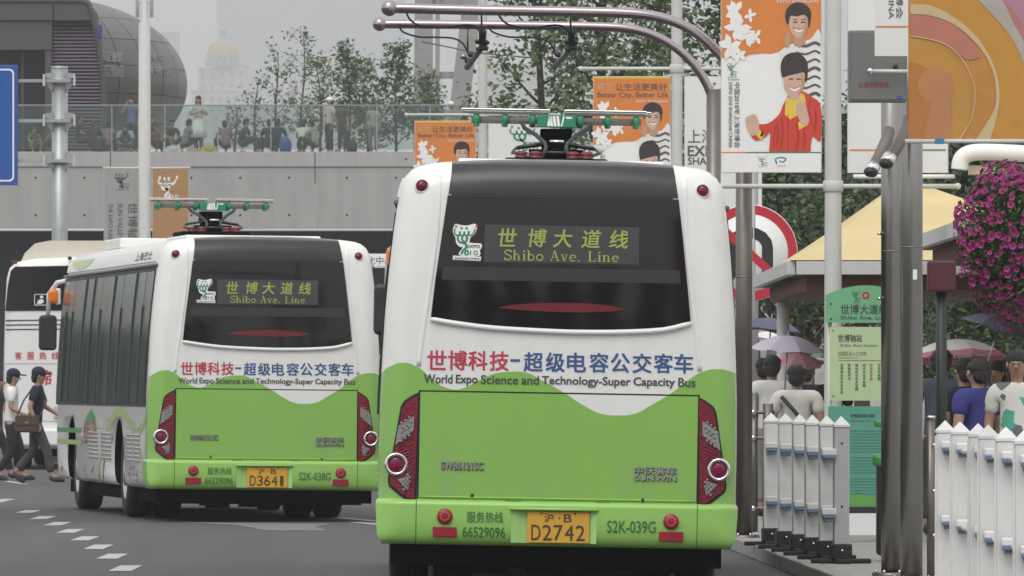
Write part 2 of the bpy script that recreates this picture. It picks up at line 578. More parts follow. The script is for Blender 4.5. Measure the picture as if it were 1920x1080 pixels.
WAVEPX = [(713, 702), (731, 687), (757, 680), (784, 689), (812, 713), (833, 725.5), (853, 730.5), (873, 726), (902, 711), (926, 701), (955, 697), (983, 698), (1016, 713), (1057, 736), (1097.5, 762), (1130, 776.5), (1159, 779), (1187, 776.5), (1220, 760), (1260.5, 736), (1293, 711), (1317.5, 697), (1342, 692), (1366, 695), (1384, 703)]
WAVE = [L1(*p) for p in WAVEPX]
def bus_paint():
    m = M('bus_bodywork', (.78, .78, .77), .24, var=.03, spec=.5, bump=.10, bscale=1.6)
    t = m.node_tree
    b = t.nodes["Principled BSDF"]
    b.inputs['Coat Weight'].default_value = .3
    b.inputs['Coat Roughness'].default_value = .1
    base = b.inputs['Base Color'].links[0].from_socket
    N = t.nodes.new; Lk = t.links.new
    tcn = N("ShaderNodeTexCoord"); s = N("ShaderNodeSeparateXYZ"); Lk(tcn.outputs['Object'], s.inputs[0])
    def math_(op, a, b_=None, c=None):
        n = N("ShaderNodeMath"); n.operation = op
        for i, v in enumerate([a, b_, c]):
            if v is None: continue
            if isinstance(v, (int, float)): n.inputs[i].default_value = v
            else: Lk(v, n.inputs[i])
        return n.outputs[0]
    X, Y, Z = s.outputs
    un = math_('DIVIDE', math_('ADD', X, 1.3), 2.6)
    fc = N("ShaderNodeFloatCurve")
    c = fc.mapping.curves[0]
    pts = [((u + 1.3) / 2.6, z - 1.0) for u, z in WAVE]
    c.points[0].location = (0, pts[0][1] - .04); c.points[1].location = (1, pts[-1][1] - .04)
    for p in pts: c.points.new(*p)
    fc.mapping.update()
    Lk(un, fc.inputs['Value'])
    zw = math_('ADD', fc.outputs[0], 1.0)
    side = math_('MULTIPLY', math_('MAXIMUM', math_('SUBTRACT', Y, .24), 0.0), 3.6)
    zw = math_('SUBTRACT', zw, side)
    green = math_('LESS_THAN', Z, zw)
    mx = N("ShaderNodeMix"); mx.data_type = 'RGBA'
    Lk(green, mx.inputs['Factor']); Lk(base, mx.inputs['A']); mx.inputs['B'].default_value = (.235, .47, .090, 1)
    dark = math_('MULTIPLY', math_('MULTIPLY', math_('LESS_THAN', math_('ABSOLUTE', X), .79), math_('GREATER_THAN', Z, 2.80)), math_('LESS_THAN', Y, .75))
    mx2 = N("ShaderNodeMix"); mx2.data_type = 'RGBA'
    Lk(dark, mx2.inputs['Factor']); Lk(mx.outputs['Result'], mx2.inputs['A']); mx2.inputs['B'].default_value = (.020, .018, .021, 1)
    # road dust thrown up the tail and the skirts
    dn = N("ShaderNodeTexNoise"); dn.inputs['Scale'].default_value = 5; dn.inputs['Detail'].default_value = 6
    mp = N("ShaderNodeMapping"); mp.inputs['Scale'].default_value = (1.4, 1.4, .35)
    Lk(tcn.outputs['Object'], mp.inputs['Vector']); Lk(mp.outputs[0], dn.inputs['Vector'])
    hgt = N("ShaderNodeMapRange"); hgt.inputs['From Min'].default_value = .35; hgt.inputs['From Max'].default_value = 1.3
    hgt.inputs['To Min'].default_value = .55; hgt.inputs['To Max'].default_value = .10
    Lk(Z, hgt.inputs['Value'])
    dr = N("ShaderNodeMapRange"); dr.inputs['From Min'].default_value = .35; dr.inputs['From Max'].default_value = .8
    Lk(dn.outputs['Fac'], dr.inputs['Value'])
    df = math_('MULTIPLY', dr.outputs[0], hgt.outputs[0])
    mx3 = N("ShaderNodeMix"); mx3.data_type = 'RGBA'
    Lk(df, mx3.inputs['Factor']); Lk(mx2.outputs['Result'], mx3.inputs['A']); mx3.inputs['B'].default_value = (.26, .30, .20, 1)
    Lk(mx3.outputs['Result'], b.inputs['Base Color'])
    return m
BODY = bus_paint(); BUMPM = M('bumper_lime', (.29, .54, .13), .26, var=.05, scale=2)
WHEELHUB = M('wheel_hub', (.45, .45, .45), .4, .6)

def logo_expo(mb, box, fn, mat, mat2, matred=None, lw=1.0):
    """the emblem: three linked figures over EXPO 2010"""
    x0, z0, x1, z1 = box
    W, H = x1 - x0, z1 - z0
    g = lambda pts: [(x0 + W * a, z0 + H * b) for a, b in pts]
    t = W * .055 * lw
    S = lambda pts, w_=1.0, m_=mat: ribbon(mb, g(smooth_curve(pts, 4)), t * w_, fn, m_)
    S([(.06, .88), (.04, .78), (.10, .70), (.22, .70), (.24, .80)], 1)
    S([(.24, .80), (.26, .70), (.36, .69), (.40, .80)], 1)
    S([(.40, .80), (.42, .70), (.52, .69), (.56, .82)], 1)
    S([(.56, .82), (.58, .71), (.68, .70), (.76, .80), (.80, .88)], 1)
    for cx, cz, m_ in ((.10, .94, mat), (.30, .89, mat), (.48, .89, mat), (.84, .95, matred or mat)):
        disc2d(mb, x0 + W * cx, z0 + H * cz, t * .85, t * .85, fn, m_, 10)
    S([(.18, .68), (.17, .58), (.24, .50), (.32, .49)], 1.3)
    S([(.34, .68), (.32, .58), (.38, .52)], 1.3)
    S([(.50, .68), (.50, .58), (.44, .50), (.34, .48)], 1.5)
    S([(.32, .49), (.46, .44), (.46, .34), (.36, .26), (.30, .16)], 1.4)
    S([(.44, .22), (.48, .27), (.54, .25), (.55, .18), (.48, .15), (.43, .19), (.44, .22)], 1.1)
    put_text(mb, "EXPO", (x0 + W * .50, z0 + H * .34, x0 + W * .98, z0 + H * .43), fn, mat2, .02)
    put_text(mb, "10", (x0 + W * .62, z0 + H * .14, x0 + W * .90, z0 + H * .27), fn, mat, .01)
    put_text(mb, "SHANGHAI CHINA", (x0 + W * .06, z0 + H * .01, x0 + W * .97, z0 + H * .075), fn, mat2, .01)

def serif_text(mb, s, box, fn, mat):
    """wide roman capitals and small letters with slab serifs, as on the lit board"""
    G = {}
    def bar(x0, z0, x1, z1): return [(x0, z0), (x1, z0), (x1, z1), (x0, z1)]
    def arc(cx, cz, rx, rz, a0, a1, w_, n=10): return ('r', [(cx + rx * math.cos(R(a0 + (a1 - a0) * i / n)), cz + rz * math.sin(R(a0 + (a1 - a0) * i / n))) for i in range(n + 1)], w_)
    sw, th = .15, .06
    G['S'] = (.72, [arc(.36, .76, .28, .21, 30, 270, .11), arc(.36, .26, .30, .23, 90, -150, .11), bar(.60, .74, .68, .98), bar(.03, 0, .11, .28)])
    G['h'] = (.80, [bar(.10, 0, .25, 1), bar(.02, .95, .25, 1), bar(.02, 0, .33, th), bar(.50, 0, .65, .45), bar(.42, 0, .75, th), arc(.375, .42, .2, .2, 0, 150, .08)])
    G['i'] = (.38, [bar(.12, 0, .27, .65), bar(.03, .59, .27, .65), bar(.02, 0, .37, th), bar(.11, .80, .27, .96)])
    G['b'] = (.74, [bar(.08, 0, .22, 1), bar(.0, .95, .2, 1), arc(.40, .31, .24, .29, -180, 180, .10, 18)])
    G['o'] = (.74, [arc(.36, .31, .28, .28, 0, 360, .11, 22)])
    G['A'] = (.92, [('r', [(.12, 0), (.42, 1)], .07), ('r', [(.42, 1), (.74, 0)], .14), bar(.25, .32, .62, .38), bar(0, 0, .26, th), bar(.58, 0, .90, th)])
    G['v'] = (.70, [('r', [(.12, .63), (.34, 0)], .13), ('r', [(.34, 0), (.56, .63)], .07), bar(0, .59, .28, .65), bar(.42, .59, .68, .65)])
    G['e'] = (.70, [arc(.34, .31, .27, .28, 0, 310, .11, 18), bar(.10, .31, .60, .37)])
    G['.'] = (.38, [bar(.06, 0, .20, .14)])
    G['L'] = (.82, [bar(.12, 0, .28, 1), bar(.02, .94, .40, 1), bar(.02, 0, .76, .07), bar(.70, 0, .76, .30)])
    G['n'] = (.80, [bar(.10, 0, .25, .65), bar(.02, .59, .25, .65), bar(.02, 0, .33, th), bar(.50, 0, .65, .45), bar(.42, 0, .75, th), arc(.375, .42, .2, .2, 0, 150, .08)])
    G[' '] = (.42, [])
    tot = sum(G[c][0] + .06 for c in s)
    x0, z0, x1, z1 = box
    kx = (x1 - x0) / tot; kz = z1 - z0
    x = 0
    for c in s:
        for e in G[c][1]:
            if isinstance(e, tuple) and e[0] == 'r':
                ribbon(mb, [(x0 + (x + a) * kx, z0 + b * kz) for a, b in e[1]], e[2] * kz * 1.0, fn, mat)
            else:
                poly2d(mb, [(x0 + (x + a) * kx, z0 + b * kz) for a, b in e], fn, mat)
        x += G[c][0] + .06

GLASSU = M('upper_tinted_glass', (.010, .0095, .012), .05, spec=.36, var=.15, scale=1.2)
BOARD = M('led_board', (.045, .044, .048), .35, var=.05)
LEDT = M('led_text', (.28, .36, .07), .5, emit=.08)
STRIP = M('grey_strip', (.022, .022, .026), .4)
BAYG = M('plate_yellow', (.62, .34, .03), .5)
LIMEL = M('light_lime_paint', (.36, .62, .20), .4)
GREENDK = M('bus_leaf_green', (.04, .25, .08), .5)
OLIVE = M('bus_leaf_olive', (.33, .42, .16), .5)
PINKP = M('bus_print_pink', (.55, .25, .25), .5)
GREYP = M('bus_print_grey', (.35, .36, .35), .5)
VENTM = M('vent_blade', (.52, .52, .51), .5)
FRAMEG = M('window_rubber', (.03, .03, .03), .6)
SIDEG = M('side_window_glass', (.075, .085, .070), .12, var=.95, scale=1.6, spec=.10)
MULL = M('window_pillar', (.03, .055, .05), .35)
# upright streaks in the glass colour stand in for reflections and the dim interior
_t = SIDEG.node_tree
_mp = _t.nodes.new("ShaderNodeMapping"); _mp.inputs['Scale'].default_value = (1, 2.2, .25)
_nn = [n for n in _t.nodes if n.bl_idname == 'ShaderNodeTexNoise'][0]
_tt = [n for n in _t.nodes if n.bl_idname == 'ShaderNodeTexCoord'][0]
_t.links.new(_tt.outputs['Object'], _mp.inputs['Vector']); _t.links.new(_mp.outputs[0], _nn.inputs['Vector'])

def build_bus(label, loc, yaw, roll, plate, code):
    t = thing('city_bus', label, 'bus', loc, yaw, 'green and white electric city buses')
    t.rotation_euler = (0, roll, yaw)
    # ---- shell
    mb = MB()
    NA, rings = 132, 34
    ol = []
    # resample outline evenly
    P = OUTL + [OUTL[0]]
    ln = [0]
    for a, b in zip(P, P[1:]): ln.append(ln[-1] + math.hypot(b[0] - a[0], b[1] - a[1]))
    for i in range(NA):
        s_ = ln[-1] * i / NA
        for j in range(len(P) - 1):
            if ln[j + 1] >= s_:
                f = (s_ - ln[j]) / (ln[j + 1] - ln[j]); ol.append((P[j][0] + (P[j + 1][0] - P[j][0]) * f, P[j][1] + (P[j + 1][1] - P[j][1]) * f)); break
    vs = [(CEN[0], surf(*CEN), CEN[1])]; fs = []
    ts = [1 - (1 - (i + 1) / rings) ** 1.0 for i in range(rings)]
    ts = [x * .86 / ts[int(rings * .7)] if i <= int(rings * .7) else .86 + .14 * (i - int(rings * .7)) / (rings - 1 - int(rings * .7)) for i, x in enumerate(ts)]
    for tt in ts:
        for (x, z) in ol:
            u, zz = CEN[0] + (x - CEN[0]) * tt, CEN[1] + (z - CEN[1]) * tt
            vs.append((u, surf(u, zz), zz))
    for k in range(NA):
        fs.append((0, 1 + k, 1 + (k + 1) % NA))
    for i in range(rings - 1):
        for k in range(NA):
            a = 1 + i * NA + k; b = 1 + i * NA + (k + 1) % NA
            fs.append((a, a + NA, b + NA, b))
    base = 1 + (rings - 1) * NA
    L = [(.35, 1), (.6, 1), (1.2, 1), (3, 1), (6, 1), (9, 1), (11.4, 1), (11.7, .985), (11.88, .95), (11.97, .9), (12.0, .82)]
    for (yy, k_) in L:
        for (x, z) in ol:
            vs.append((x * k_, yy, CEN[1] + (z - CEN[1]) * (k_ if z > 1 else 1)))
    for i in range(len(L)):
        o0 = base + i * NA; o1 = base + (i + 1) * NA
        for k in range(NA):
            fs.append((o0 + k, o1 + k, o1 + (k + 1) % NA, o0 + (k + 1) % NA))
    fs.append(tuple(base + len(L) * NA + k for k in range(NA)))
    mb.add(vs, fs, BODY, True)
    body = mb.build('body', t)
    # wheel arches cut out of the shell
    cut = MB()
    for yy in (3.45, 9.45):
        for sx_ in (-1, 1):
            cut.tube([(sx_ * 1.6, yy, .5), (sx_ * .72, yy, .5)], .60, UNDER, 32, sm=False)
    co = cut.build('cutter', t)
    for ob_ in (co, body):
        bm = bmesh.new(); bm.from_mesh(ob_.data); bmesh.ops.recalc_face_normals(bm, faces=bm.faces); bm.to_mesh(ob_.data); bm.free()
    body.data.materials.append(UNDER)
    mod = body.modifiers.new('arch', 'BOOLEAN'); mod.operation = 'DIFFERENCE'; mod.object = co; mod.solver = 'EXACT'
    if hasattr(mod, 'material_mode'): mod.material_mode = 'TRANSFER'
    dg = bpy.context.evaluated_depsgraph_get(); dg.update()
    me = bpy.data.meshes.new_from_object(body.evaluated_get(dg))
    body.modifiers.clear(); body.data = me; me.name = 'body'
    bpy.data.objects.remove(co)
    # ---- rear window, trim, board
    win = [L1(*p) for p in [(839.5, 366), (816, 526), (808, 593.7), (850, 601), (925, 610.6), (985, 615), (1037.5, 617), (1100, 618.5), (1168.7, 618), (1243.7, 614), (1275, 608), (1295, 601.5), (1290, 545), (1281, 450), (1273, 374)]]
    zt = [L1(839.5, 366), L1(1273, 374)]
    mb = MB(); patch(mb, list(reversed(win)), .012, GLASSU, .02, smooth=True); mb.build('rear_window', t)
    rw = t.children[-1] if False else None
    mb = MB()   # dark fairing over the window, up to the roof
    fair = [L1(*p) for p in [(841, 363), (849, 306), (900, 301.5), (1049, 299), (1200, 304.5), (1264, 313), (1272, 371)]]
    fair = [(u, min(z, 3.065)) for u, z in fair]
    patch(mb, list(reversed(fair)), .010, M('fairing_dark', (.020, .018, .021), .3), .02, smooth=True); mb.build('fairing', t)
    mb = MB()   # pale ledge under the glass
    low = [L1(*p) for p in [(807, 595), (850, 602.5), (925, 612), (1037.5, 618.5), (1100, 620), (1168.7, 619.5), (1243.7, 615.5), (1296, 603)]]
    low = smooth_curve(low, 3)
    pts = [(u, surf(u, z - .01) - .014, z - .012) for u, z in low]
    mb.tube(pts, [.013] + [.019] * (len(pts) - 2) + [.013], WHITE, 8); mb.build('window_ledge', t)
    for sg in (-1, 1):
        mb = MB(); rib = [(sg * .872, 2.98), (sg * .885, 2.6), (sg * .93, 2.2), (sg * .975, 1.85), (sg * 1.0, 1.62)]
        mb.tube([(u, surf(u, z) + .012, z) for u, z in smooth_curve(rib, 4)], .022, BODY, 8); mb.build('pillar_rib', t)
    for sg in (-1, 1):   # high lamps
        u, z = L1(791, 348) if sg < 0 else (-L1(791, 348)[0], L1(791, 348)[1])
        lamp = MB(); lamp.ball((u, surf(u, z), z), (.043, .03, .043), REDL, 16, 8); lo = lamp.build('high_lamp', t)
        ring = MB(); ring.lathe([(.052, 0), (.052, -.02), (.044, -.024), (.044, 0)], (u, surf(u, z) + .004, z), WHITE, 20, 'Y'); ring.build('bezel', lo)
    b0, b1 = L1(908, 493), L1(1199, 421)
    mb = MB()
    bx0, bz0 = L1(908, 491); bx1, bz1 = L1(1199, 426)
    patch(mb, [(bx0, bz0), (bx1, bz0), (bx1, bz1), (bx0, bz1)], .014, BOARD, .004); led = mb.build('destination_board', t)
    mb = MB(); fn = lambda u, z: (u, surf(u, z) - .018, z)
    cx = [L1(p, 445)[0] for p in (951, 1007, 1056, 1109, 1161)]
    zc = (bz0 + bz1) / 2
    for c, x in zip("世博大道线", cx):
        put_text(mb, c, (x - .064, zc - .02, x + .064, zc + .108), fn, LEDT, .018, shear=.12)
    serif_text(mb, "Shibo Ave. Line", (L1(945, 470)[0], zc - .118, L1(1163, 470)[0], zc - .044), fn, LEDT)
    mb.build('lettering', led)
    mb = MB()
    a0, a1 = L1(828, 524), L1(1277, 507)
    patch(mb, [(a0[0], a0[1]), (a1[0], a0[1]), (a1[0] - .01, a1[1]), (a0[0] + .01, a1[1])], .0125, STRIP, 0)
    mb.build('heater_strip', t)
    mb = MB()
    br = [(933, 577), (960, 571.5), (1000, 569), (1050, 567.5), (1100, 569), (1145, 573), (1172, 580), (1145, 584), (1100, 586), (1050, 585.5), (1000, 583), (960, 580)]
    patch(mb, list(reversed([L1(*p) for p in br])), .02, REDB, .01); mb.build('brake_light', t)
    # ---- emblem sticker
    mb = MB()
    ex0, ez0 = L1(849, 487); ex1, ez1 = L1(902, 421)
    W, H = ex1 - ex0, ez1 - ez0
    fo = lambda k_: (lambda u, z: (u, surf(u, z) - .013 - k_, z))
    S = lambda pts: [(ex0 + W * a, ez0 + H * b) for a, b in pts]
    patch(mb, S(smooth_curve([(-.02, .80), (.06, 1.0), (.25, .98), (.5, .97), (.78, 1.02), (.86, .9), (.76, .72), (.62, .62), (.56, .46), (.30, .36), (.12, .46), (.08, .62)], 4, True)), .0132, PWHITE, 0, .03)
    patch(mb, S(smooth_curve([(.40, .50), (.70, .48), (1.02, .46), (1.03, .34), (.97, .28), (.95, .12), (.30, .12), (.22, .20), (.32, .30), (.36, .40)], 3, True)), .0136, PWHITE, 0, .03)
    patch(mb, S([(0, 0), (1.0, -.02), (1.03, .10), (.0, .12)]), .014, PWHITE, 0, .03)
    logo_expo(mb, (ex0, ez0, ex1, ez1), fo(.003), LOGOGREEN, GREYTXT, REDTXT)
    mb.build('emblem_sticker', t)
    # ---- slogans painted on the panel
    mb = MB(); fn = lambda u, z: (u, surf(u, z) - .004, z)
    xs = [819, 858, 896, 936]
    for c, px in zip("世博科技", xs):
        x, z = L1(px, 677 - (819 - px) * -.0)
        x, z = L1(px, 675 + (px - 819) * .014)
        put_text(mb, c, (x - .066, z - .068, x + .066, z + .068), fn, REDTXT, .018)
    x, z = L1(966, 676); poly2d(mb, [(x - .034, z - .008), (x + .034, z - .008), (x + .034, z + .010), (x - .034, z + .010)], fn, BLUETXT)
    for c, px in zip("超级电容公交客车", [1000, 1041, 1081, 1123, 1163, 1204, 1244, 1282]):
        x, z = L1(px, 678 + (px - 1000) * .0115)
        put_text(mb, c, (x - .066, z - .070, x + .066, z + .066), fn, BLUETXT, .018)
    y0 = L1(795, 718)
    for word, p0, p1, desc in [("World", 795, 848, 0), ("Expo", 855, 895, .28), ("Science", 902, 971, 0), ("and", 978, 1010, 0), ("Technology-Super", 1016, 1182, .25), ("Capacity", 1188, 1265, .25), ("Bus", 1272, 1304, 0)]:
        u0, z0 = L1(p0, 718 + (p0 - 795) * .0145); u1, _ = L1(p1, 718)
        h = .062
        put_text(mb, word, (u0, z0 - h * desc * .9, u1, z0 + h), fn, GREYTXT, .022)
    mb.build('slogan', t)
    # ---- engine door: its own panel with a gap round it
    d0, d1 = L1(790, 735), L1(1312, 938)
    x0, x1, z1, z0 = -.985, .992, L1(790, 734.5)[1], L1(1049, 945)[1]
    mb = MB(); 
    patch(mb, [(x0 - .012, z0 - .012), (x1 + .012, z0 - .012), (x1 + .012, z1 + .012), (x0 - .012, z1 + .012)], .0015, BLACK, 0); mb.build('door_seal', t)
    mb = MB(); patch(mb, [(x0, z0), (x1, z0), (x1, z1), (x0, z1)], .012, BODY, .012, smooth=True)
    door = mb.build('engine_door', t)
    mb = MB()   # folded lower lip
    mb.tube([(x, surf(x, z0 + .04) - .014, z0 + .035) for x in np.linspace(x0 + .01, x1 - .01, 24)], .008, LIME, 6); mb.build('door_lip', door)
    for px, py in ((885, 929), (1205, 938)):
        u, z = L1(px, py); k_ = MB(); k_.ball((u, surf(u, z) - .014, z), (.012, .012, .016), DARKPL, 10, 6); k_.build('lock', door)
    for pa, pb, py in ((947, 978, 939), (1115, 1146, 945)):
        u0, z = L1(pa, py); u1, _ = L1(pb, py)
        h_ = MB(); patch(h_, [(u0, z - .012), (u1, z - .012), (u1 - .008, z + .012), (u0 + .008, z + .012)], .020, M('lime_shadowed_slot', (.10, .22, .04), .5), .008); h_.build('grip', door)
    fnr = lambda u, z: (u, surf(u, z) - .022, z)
    mb = MB()
    u0, z_ = L1(827, 879); u1, _ = L1(906, 879)
    put_text(mb, "SWB6121SC", (u0, z_ - .002, u1, z_ + .052), fnr, CHROME, .03)
    put_text(mb, "SWB6121SC", (u0 + .004, z_ - .008, u1 + .004, z_ + .046), lambda u, z: (u, surf(u, z) - .016, z), DARKPL, .03)
    mb.build('model_badge', door)
    mb = MB()
    u0, z_ = L1(1189, 889); u1, _ = L1(1268, 889)
    for m_, o_, k_ in ((CHROME, .022, 0), (DARKPL, .016, .005)):
        put_text(mb, "申沃客车", (u0 + k_, z_ - k_, u1 + k_, z_ + .055 - k_), lambda u, z: (u, surf(u, z) - o_, z), m_, .03)
        put_text(mb, "SUNWIN", (u0 + k_, z_ - .045 - k_, u1 + k_, z_ - .010 - k_), lambda u, z: (u, surf(u, z) - o_, z), m_, .045)
    mb.build('maker_badge', door)
    # ---- tail lamps
    Z5 = lambda a, b: L1(690 + a * .4075, 640 + b * .4075)
    hous = [Z5(*p) for p in [(246, 228), (200, 250), (165, 274), (150, 300), (125, 440), (100, 570), (90, 640), (95, 668), (140, 706), (180, 735), (222, 737)]]
    red = [Z5(*p) for p in [(232, 250), (200, 262), (172, 284), (158, 310), (133, 450), (108, 575), (100, 630), (104, 660), (148, 695), (187, 724), (213, 722)]]
    cl1 = [Z5(*p) for p in [(213, 343), (140, 388), (125, 478), (210, 410)]]
    cl2 = [Z5(*p) for p in [(185, 620), (135, 634), (183, 686), (192, 655)]]
    ring = Z5(130, 565)
    for sg in (1, -1):
        mm_ = (lambda p: p) if sg == 1 else mirror
        mb = MB(); patch(mb, mm_(hous), .006, BLACK, .01, .05); h_ = mb.build('tail_lamp', t)
        mb = MB(); patch(mb, mm_(red), .020, REDL, .016, .05)
        # moulded ridges of the lens
        rnd = random.Random(4)
        for i in range(26):
            f = i / 26
            z = red[0][1] + (red[-1][1] - red[0][1]) * (.04 + f * .92)
            xs_ = [p for p in range(2)]
            if f < .12 or f > .84: continue
            uu0, uu1 = -1.085 - .07 * min(1, f * 1.6), -1.03
            mb.tube([(sg * u, surf(sg * u, z + (u - uu0) * .5) - .021, z + (u - uu0) * .5 - .03) for u in np.linspace(uu0, uu1, 4)], .004, REDL, 5)
        mb.build('red_lens', h_)
        for cl in (cl1, cl2):
            mb = MB(); patch(mb, mm_(cl), .030, CLEARL, .012, .04)
            cu = sum(p[0] for p in cl) / 4; cz = sum(p[1] for p in cl) / 4
            k2 = .9 if cl is cl1 else .45
            for i in range(-2, 3):
                for j in range(-1, 2):
                    u = cu + j * .030 * k2 + (i % 2) * .012; z = cz + i * .036 * k2 + j * .02
                    mb.ball((u * sg, surf(u * sg, z) - .030, z), .010, CLEARL, 8, 4)
            mb.build('clear_lens', h_)
        u, z = ring[0] * sg, ring[1]
        y = surf(ring[0], z)
        mb = MB(); mb.lathe([(.082, .02), (.084, -.03), (.076, -.044), (.062, -.040), (.056, -.024), (.056, .01)], (u, y, z), CHROME, 32, 'Y')
        rg = mb.build('round_lamp_bezel', h_)
        for i in range(14):
            a = R(200 + i * 10); 
        mb = MB(); mb.lathe([(.0, -.030), (.02, -.032), (.04, -.026), (.058, -.018)], (u, y, z), M('round_lamp_lens', (.20, .006, .05), .2, var=.3, scale=25), 24, 'Y'); mb.build('round_lens', rg)
    # ---- bumper, a moulded piece with a number plate recess
    us = sorted(set([round(x, 4) for x in np.linspace(-1.0, 1.0, 29)] + [-.335, -.325, .285, .295]))
    zs = [.35, .352, .358, .375, .39, .42, .46, .50, .54, .58, .612, .63, .645, .660, .674, .682]
    rz0, rz1 = .375, .612
    def bulge(z):
        if z > .674: return .0
        if z > .645: return .05 * math.sin((.674 - z) / .029 * PI / 2)
        if z < .40: return .05 * (max(0, z - .35) / .05) ** .4
        return .05
    cols = []
    for u in us: cols.append(('in', u))
    cols = [('e', -1, k_) for k_ in (1, .86, .72, .58, .44, .3, .15)] + cols + [('e', 1, k_) for k_ in (.15, .3, .44, .58, .72, .86, 1)]
    mb = MB(); vs = []; fs = []
    for z in zs:
        hw = half_w(z)
        for c in cols:
            if c[0] == 'in': u = c[1]
            else: u = c[1] * (1.0 + (hw - 1.0) * c[2])
            y = surf(u, z) - bulge(z)
            ux = u
            if c[0] == 'e': ux = u * (1 + .012 * c[2] * (bulge(z) / .05))
            vs.append((ux, y, z))
    nc = len(cols)
    def inrec(i, j):
        a, b = cols[j], cols[j + 1]
        return a[0] == 'in' and b[0] == 'in' and a[1] >= -.326 and b[1] <= .286 and zs[i] >= rz0 - .001 and zs[i + 1] <= rz1 + .001
    for i in range(len(zs) - 1):
        for j in range(nc - 1):
            if inrec(i, j): continue
            a = i * nc + j; fs.append((a, a + 1, a + nc + 1, a + nc))
    mb.add(vs, fs, BODY, True)
    # skirt of the bumper running forward along the side
    for sg in (-1, 1):
        j = 0 if sg < 0 else nc - 1
        sv = []; sf = []
        for i in range(len(zs)):
            v = vs[i * nc + j]; sv += [v, (v[0], .62, v[2])]
        for i in range(len(zs) - 1): sf.append((2 * i, 2 * i + 1, 2 * i + 3, 2 * i + 2))
        mb.add(sv, sf, BODY, True)
    bump = mb.build('bumper', t); bump.data.materials[0] = BUMPM
    mb = MB()    # recess: pale painted cheeks, back and dark upper lip
    yb = surf(0, .5) + .015 - .05; 
    ya = -.052
    mb.add([(-.325, ya + .01, rz0), (-.245, ya + .045, rz0), (-.245, ya + .045, rz1), (-.325, ya + .01, rz1)], [(0, 1, 2, 3)], LIMEL)
    mb.add([(.285, ya + .01, rz0), (.205, ya + .045, rz0), (.205, ya + .045, rz1), (.285, ya + .01, rz1)], [(3, 2, 1, 0)], LIMEL)
    mb.add([(-.245, ya + .045, rz0), (.205, ya + .045, rz0), (.205, ya + .045, rz1), (-.245, ya + .045, rz1)], [(0, 1, 2, 3)], LIMEL)
    mb.add([(-.325, ya, rz1), (.285, ya, rz1), (.205, ya + .05, rz1 - .004), (-.245, ya + .05, rz1 - .004)], [(0, 1, 2, 3)], DARKPL)
    mb.tube([(-.335, ya - .004, rz1 + .004), (.295, ya - .004, rz1 + .004)], .010, BUMPM, 8)
    mb.build('plate_recess', bump)
    pu0, pz0 = L1(988, 1020); pu1, pz1 = L1(1105, 963)
    pz1 = rz1 - .012; pz0 = pz1 - .222; pcx = (pu0 + pu1) / 2 - .0; pw = .222
    pm = MB(); pm.box((pcx, ya + .018, (pz0 + pz1) / 2), (pw * 2, .006, pz1 - pz0), BAYG, bev=.004)
    pl = pm.build('number_plate', bump)
    pm = MB(); fp = lambda u, z: (u, ya + .0125, z)
    PB = M('plate_black', (.05, .04, .02), .5)
    put_text(pm, "沪", (pcx - .10, pz1 - .075, pcx - .035, pz1 - .014), fp, PB, .008)
    disc2d(pm, pcx + .008, pz1 - .045, .007, .007, fp, PB, 10)
    put_text(pm, "B", (pcx + .04, pz1 - .072, pcx + .095, pz1 - .016), fp, PB, .01)
    n = len(plate); cw = (pw * 2 - .05) / n
    for i, c in enumerate(plate):
        xx = pcx - pw + .025 + cw * i
        ww = cw * (.45 if c == '1' else .82)
        put_text(pm, c, (xx + (cw - ww) / 2, pz0 + .018, xx + (cw - ww) / 2 + ww, pz0 + .128), fp, PB, .004)
    for a, b in ((-.12, 1), (.12, 1)):
        pm.ball((pcx + a, ya + .013, pz1 - .012), .007, DARKPL, 8, 4)
    pm.build('plate_lettering', pl)
    fb = lambda u, z: (u, surf(u, z) - .0545, z)
    mb = MB()
    u0, z_ = L1(875, 979); u1, _ = L1(943, 979)
    put_text(mb, "服务热线", (u0, z_, u1, z_ + .078), fb, GREENTXT, .006)
    u0, z_ = L1(867, 1006); u1, _ = L1(947, 1006)
    put_text(mb, "66529096", (u0, z_ - .002, u1, z_ + .070), fb, GREENTXT, .006)
    u0, z_ = L1(1138, 998); u1, _ = L1(1229, 998)
    put_text(mb, code, (u0, z_, u1, z_ + .085), fb, GREENTXT, .004)
    mb.build('bumper_lettering', bump)
    for (px, py, qx, qy) in ((834, 968, 834, 997), (1258, 978, 1258, 1006)):
        u, z = L1(px, py); y = surf(u, z) - .05
        lm = MB(); lm.lathe([(.056, .01), (.056, -.012), (.050, -.020), (.036, -.024), (.0, -.026)], (u, y, z), REDR, 24, 'Y')
        lm.lathe([(.026, -.0262), (.03, -.030), (.034, -.0245)], (u, y, z), M('lamp_ring', (.5, .1, .1), .3), 18, 'Y'); lm.build('round_reflector', bump)
        u, z = L1(qx, qy)
        lm = MB(); lm.box((u, surf(u, z) - .056, z), (.172, .012, .072), REDR, bev=.004); lm.build('square_reflector', bump)
    mb = MB()   # seams between corner pieces and middle
    for u in (-1.0, 1.0):
      mb.tube([(u, surf(u, z) - bulge(z) - .0005, z) for z in zs[1:-1]], .003, M('seam_green', (.06, .14, .03), .6), 4)
    mb.build('bumper_seam', bump)
    # ---- underneath
    mb = MB()
    mb.box((0, 6, .30), (2.2, 11.2, .22), UNDER)
    mb.box((0, .35, .28), (2.36, .35, .14), UNDER)
    rnd = random.Random(9)
    for i in range(16):
        x = rnd.uniform(-1.0, 1.0); mb.box((x, rnd.uniform(.3, 1.6), rnd.uniform(.20, .27)), (rnd.uniform(.06, .3), rnd.uniform(.1, .5), rnd.uniform(.06, .16)), UNDER)
    mb.tube([(-.9, .9, .26), (.9, .9, .24)], .05, UNDER, 8)
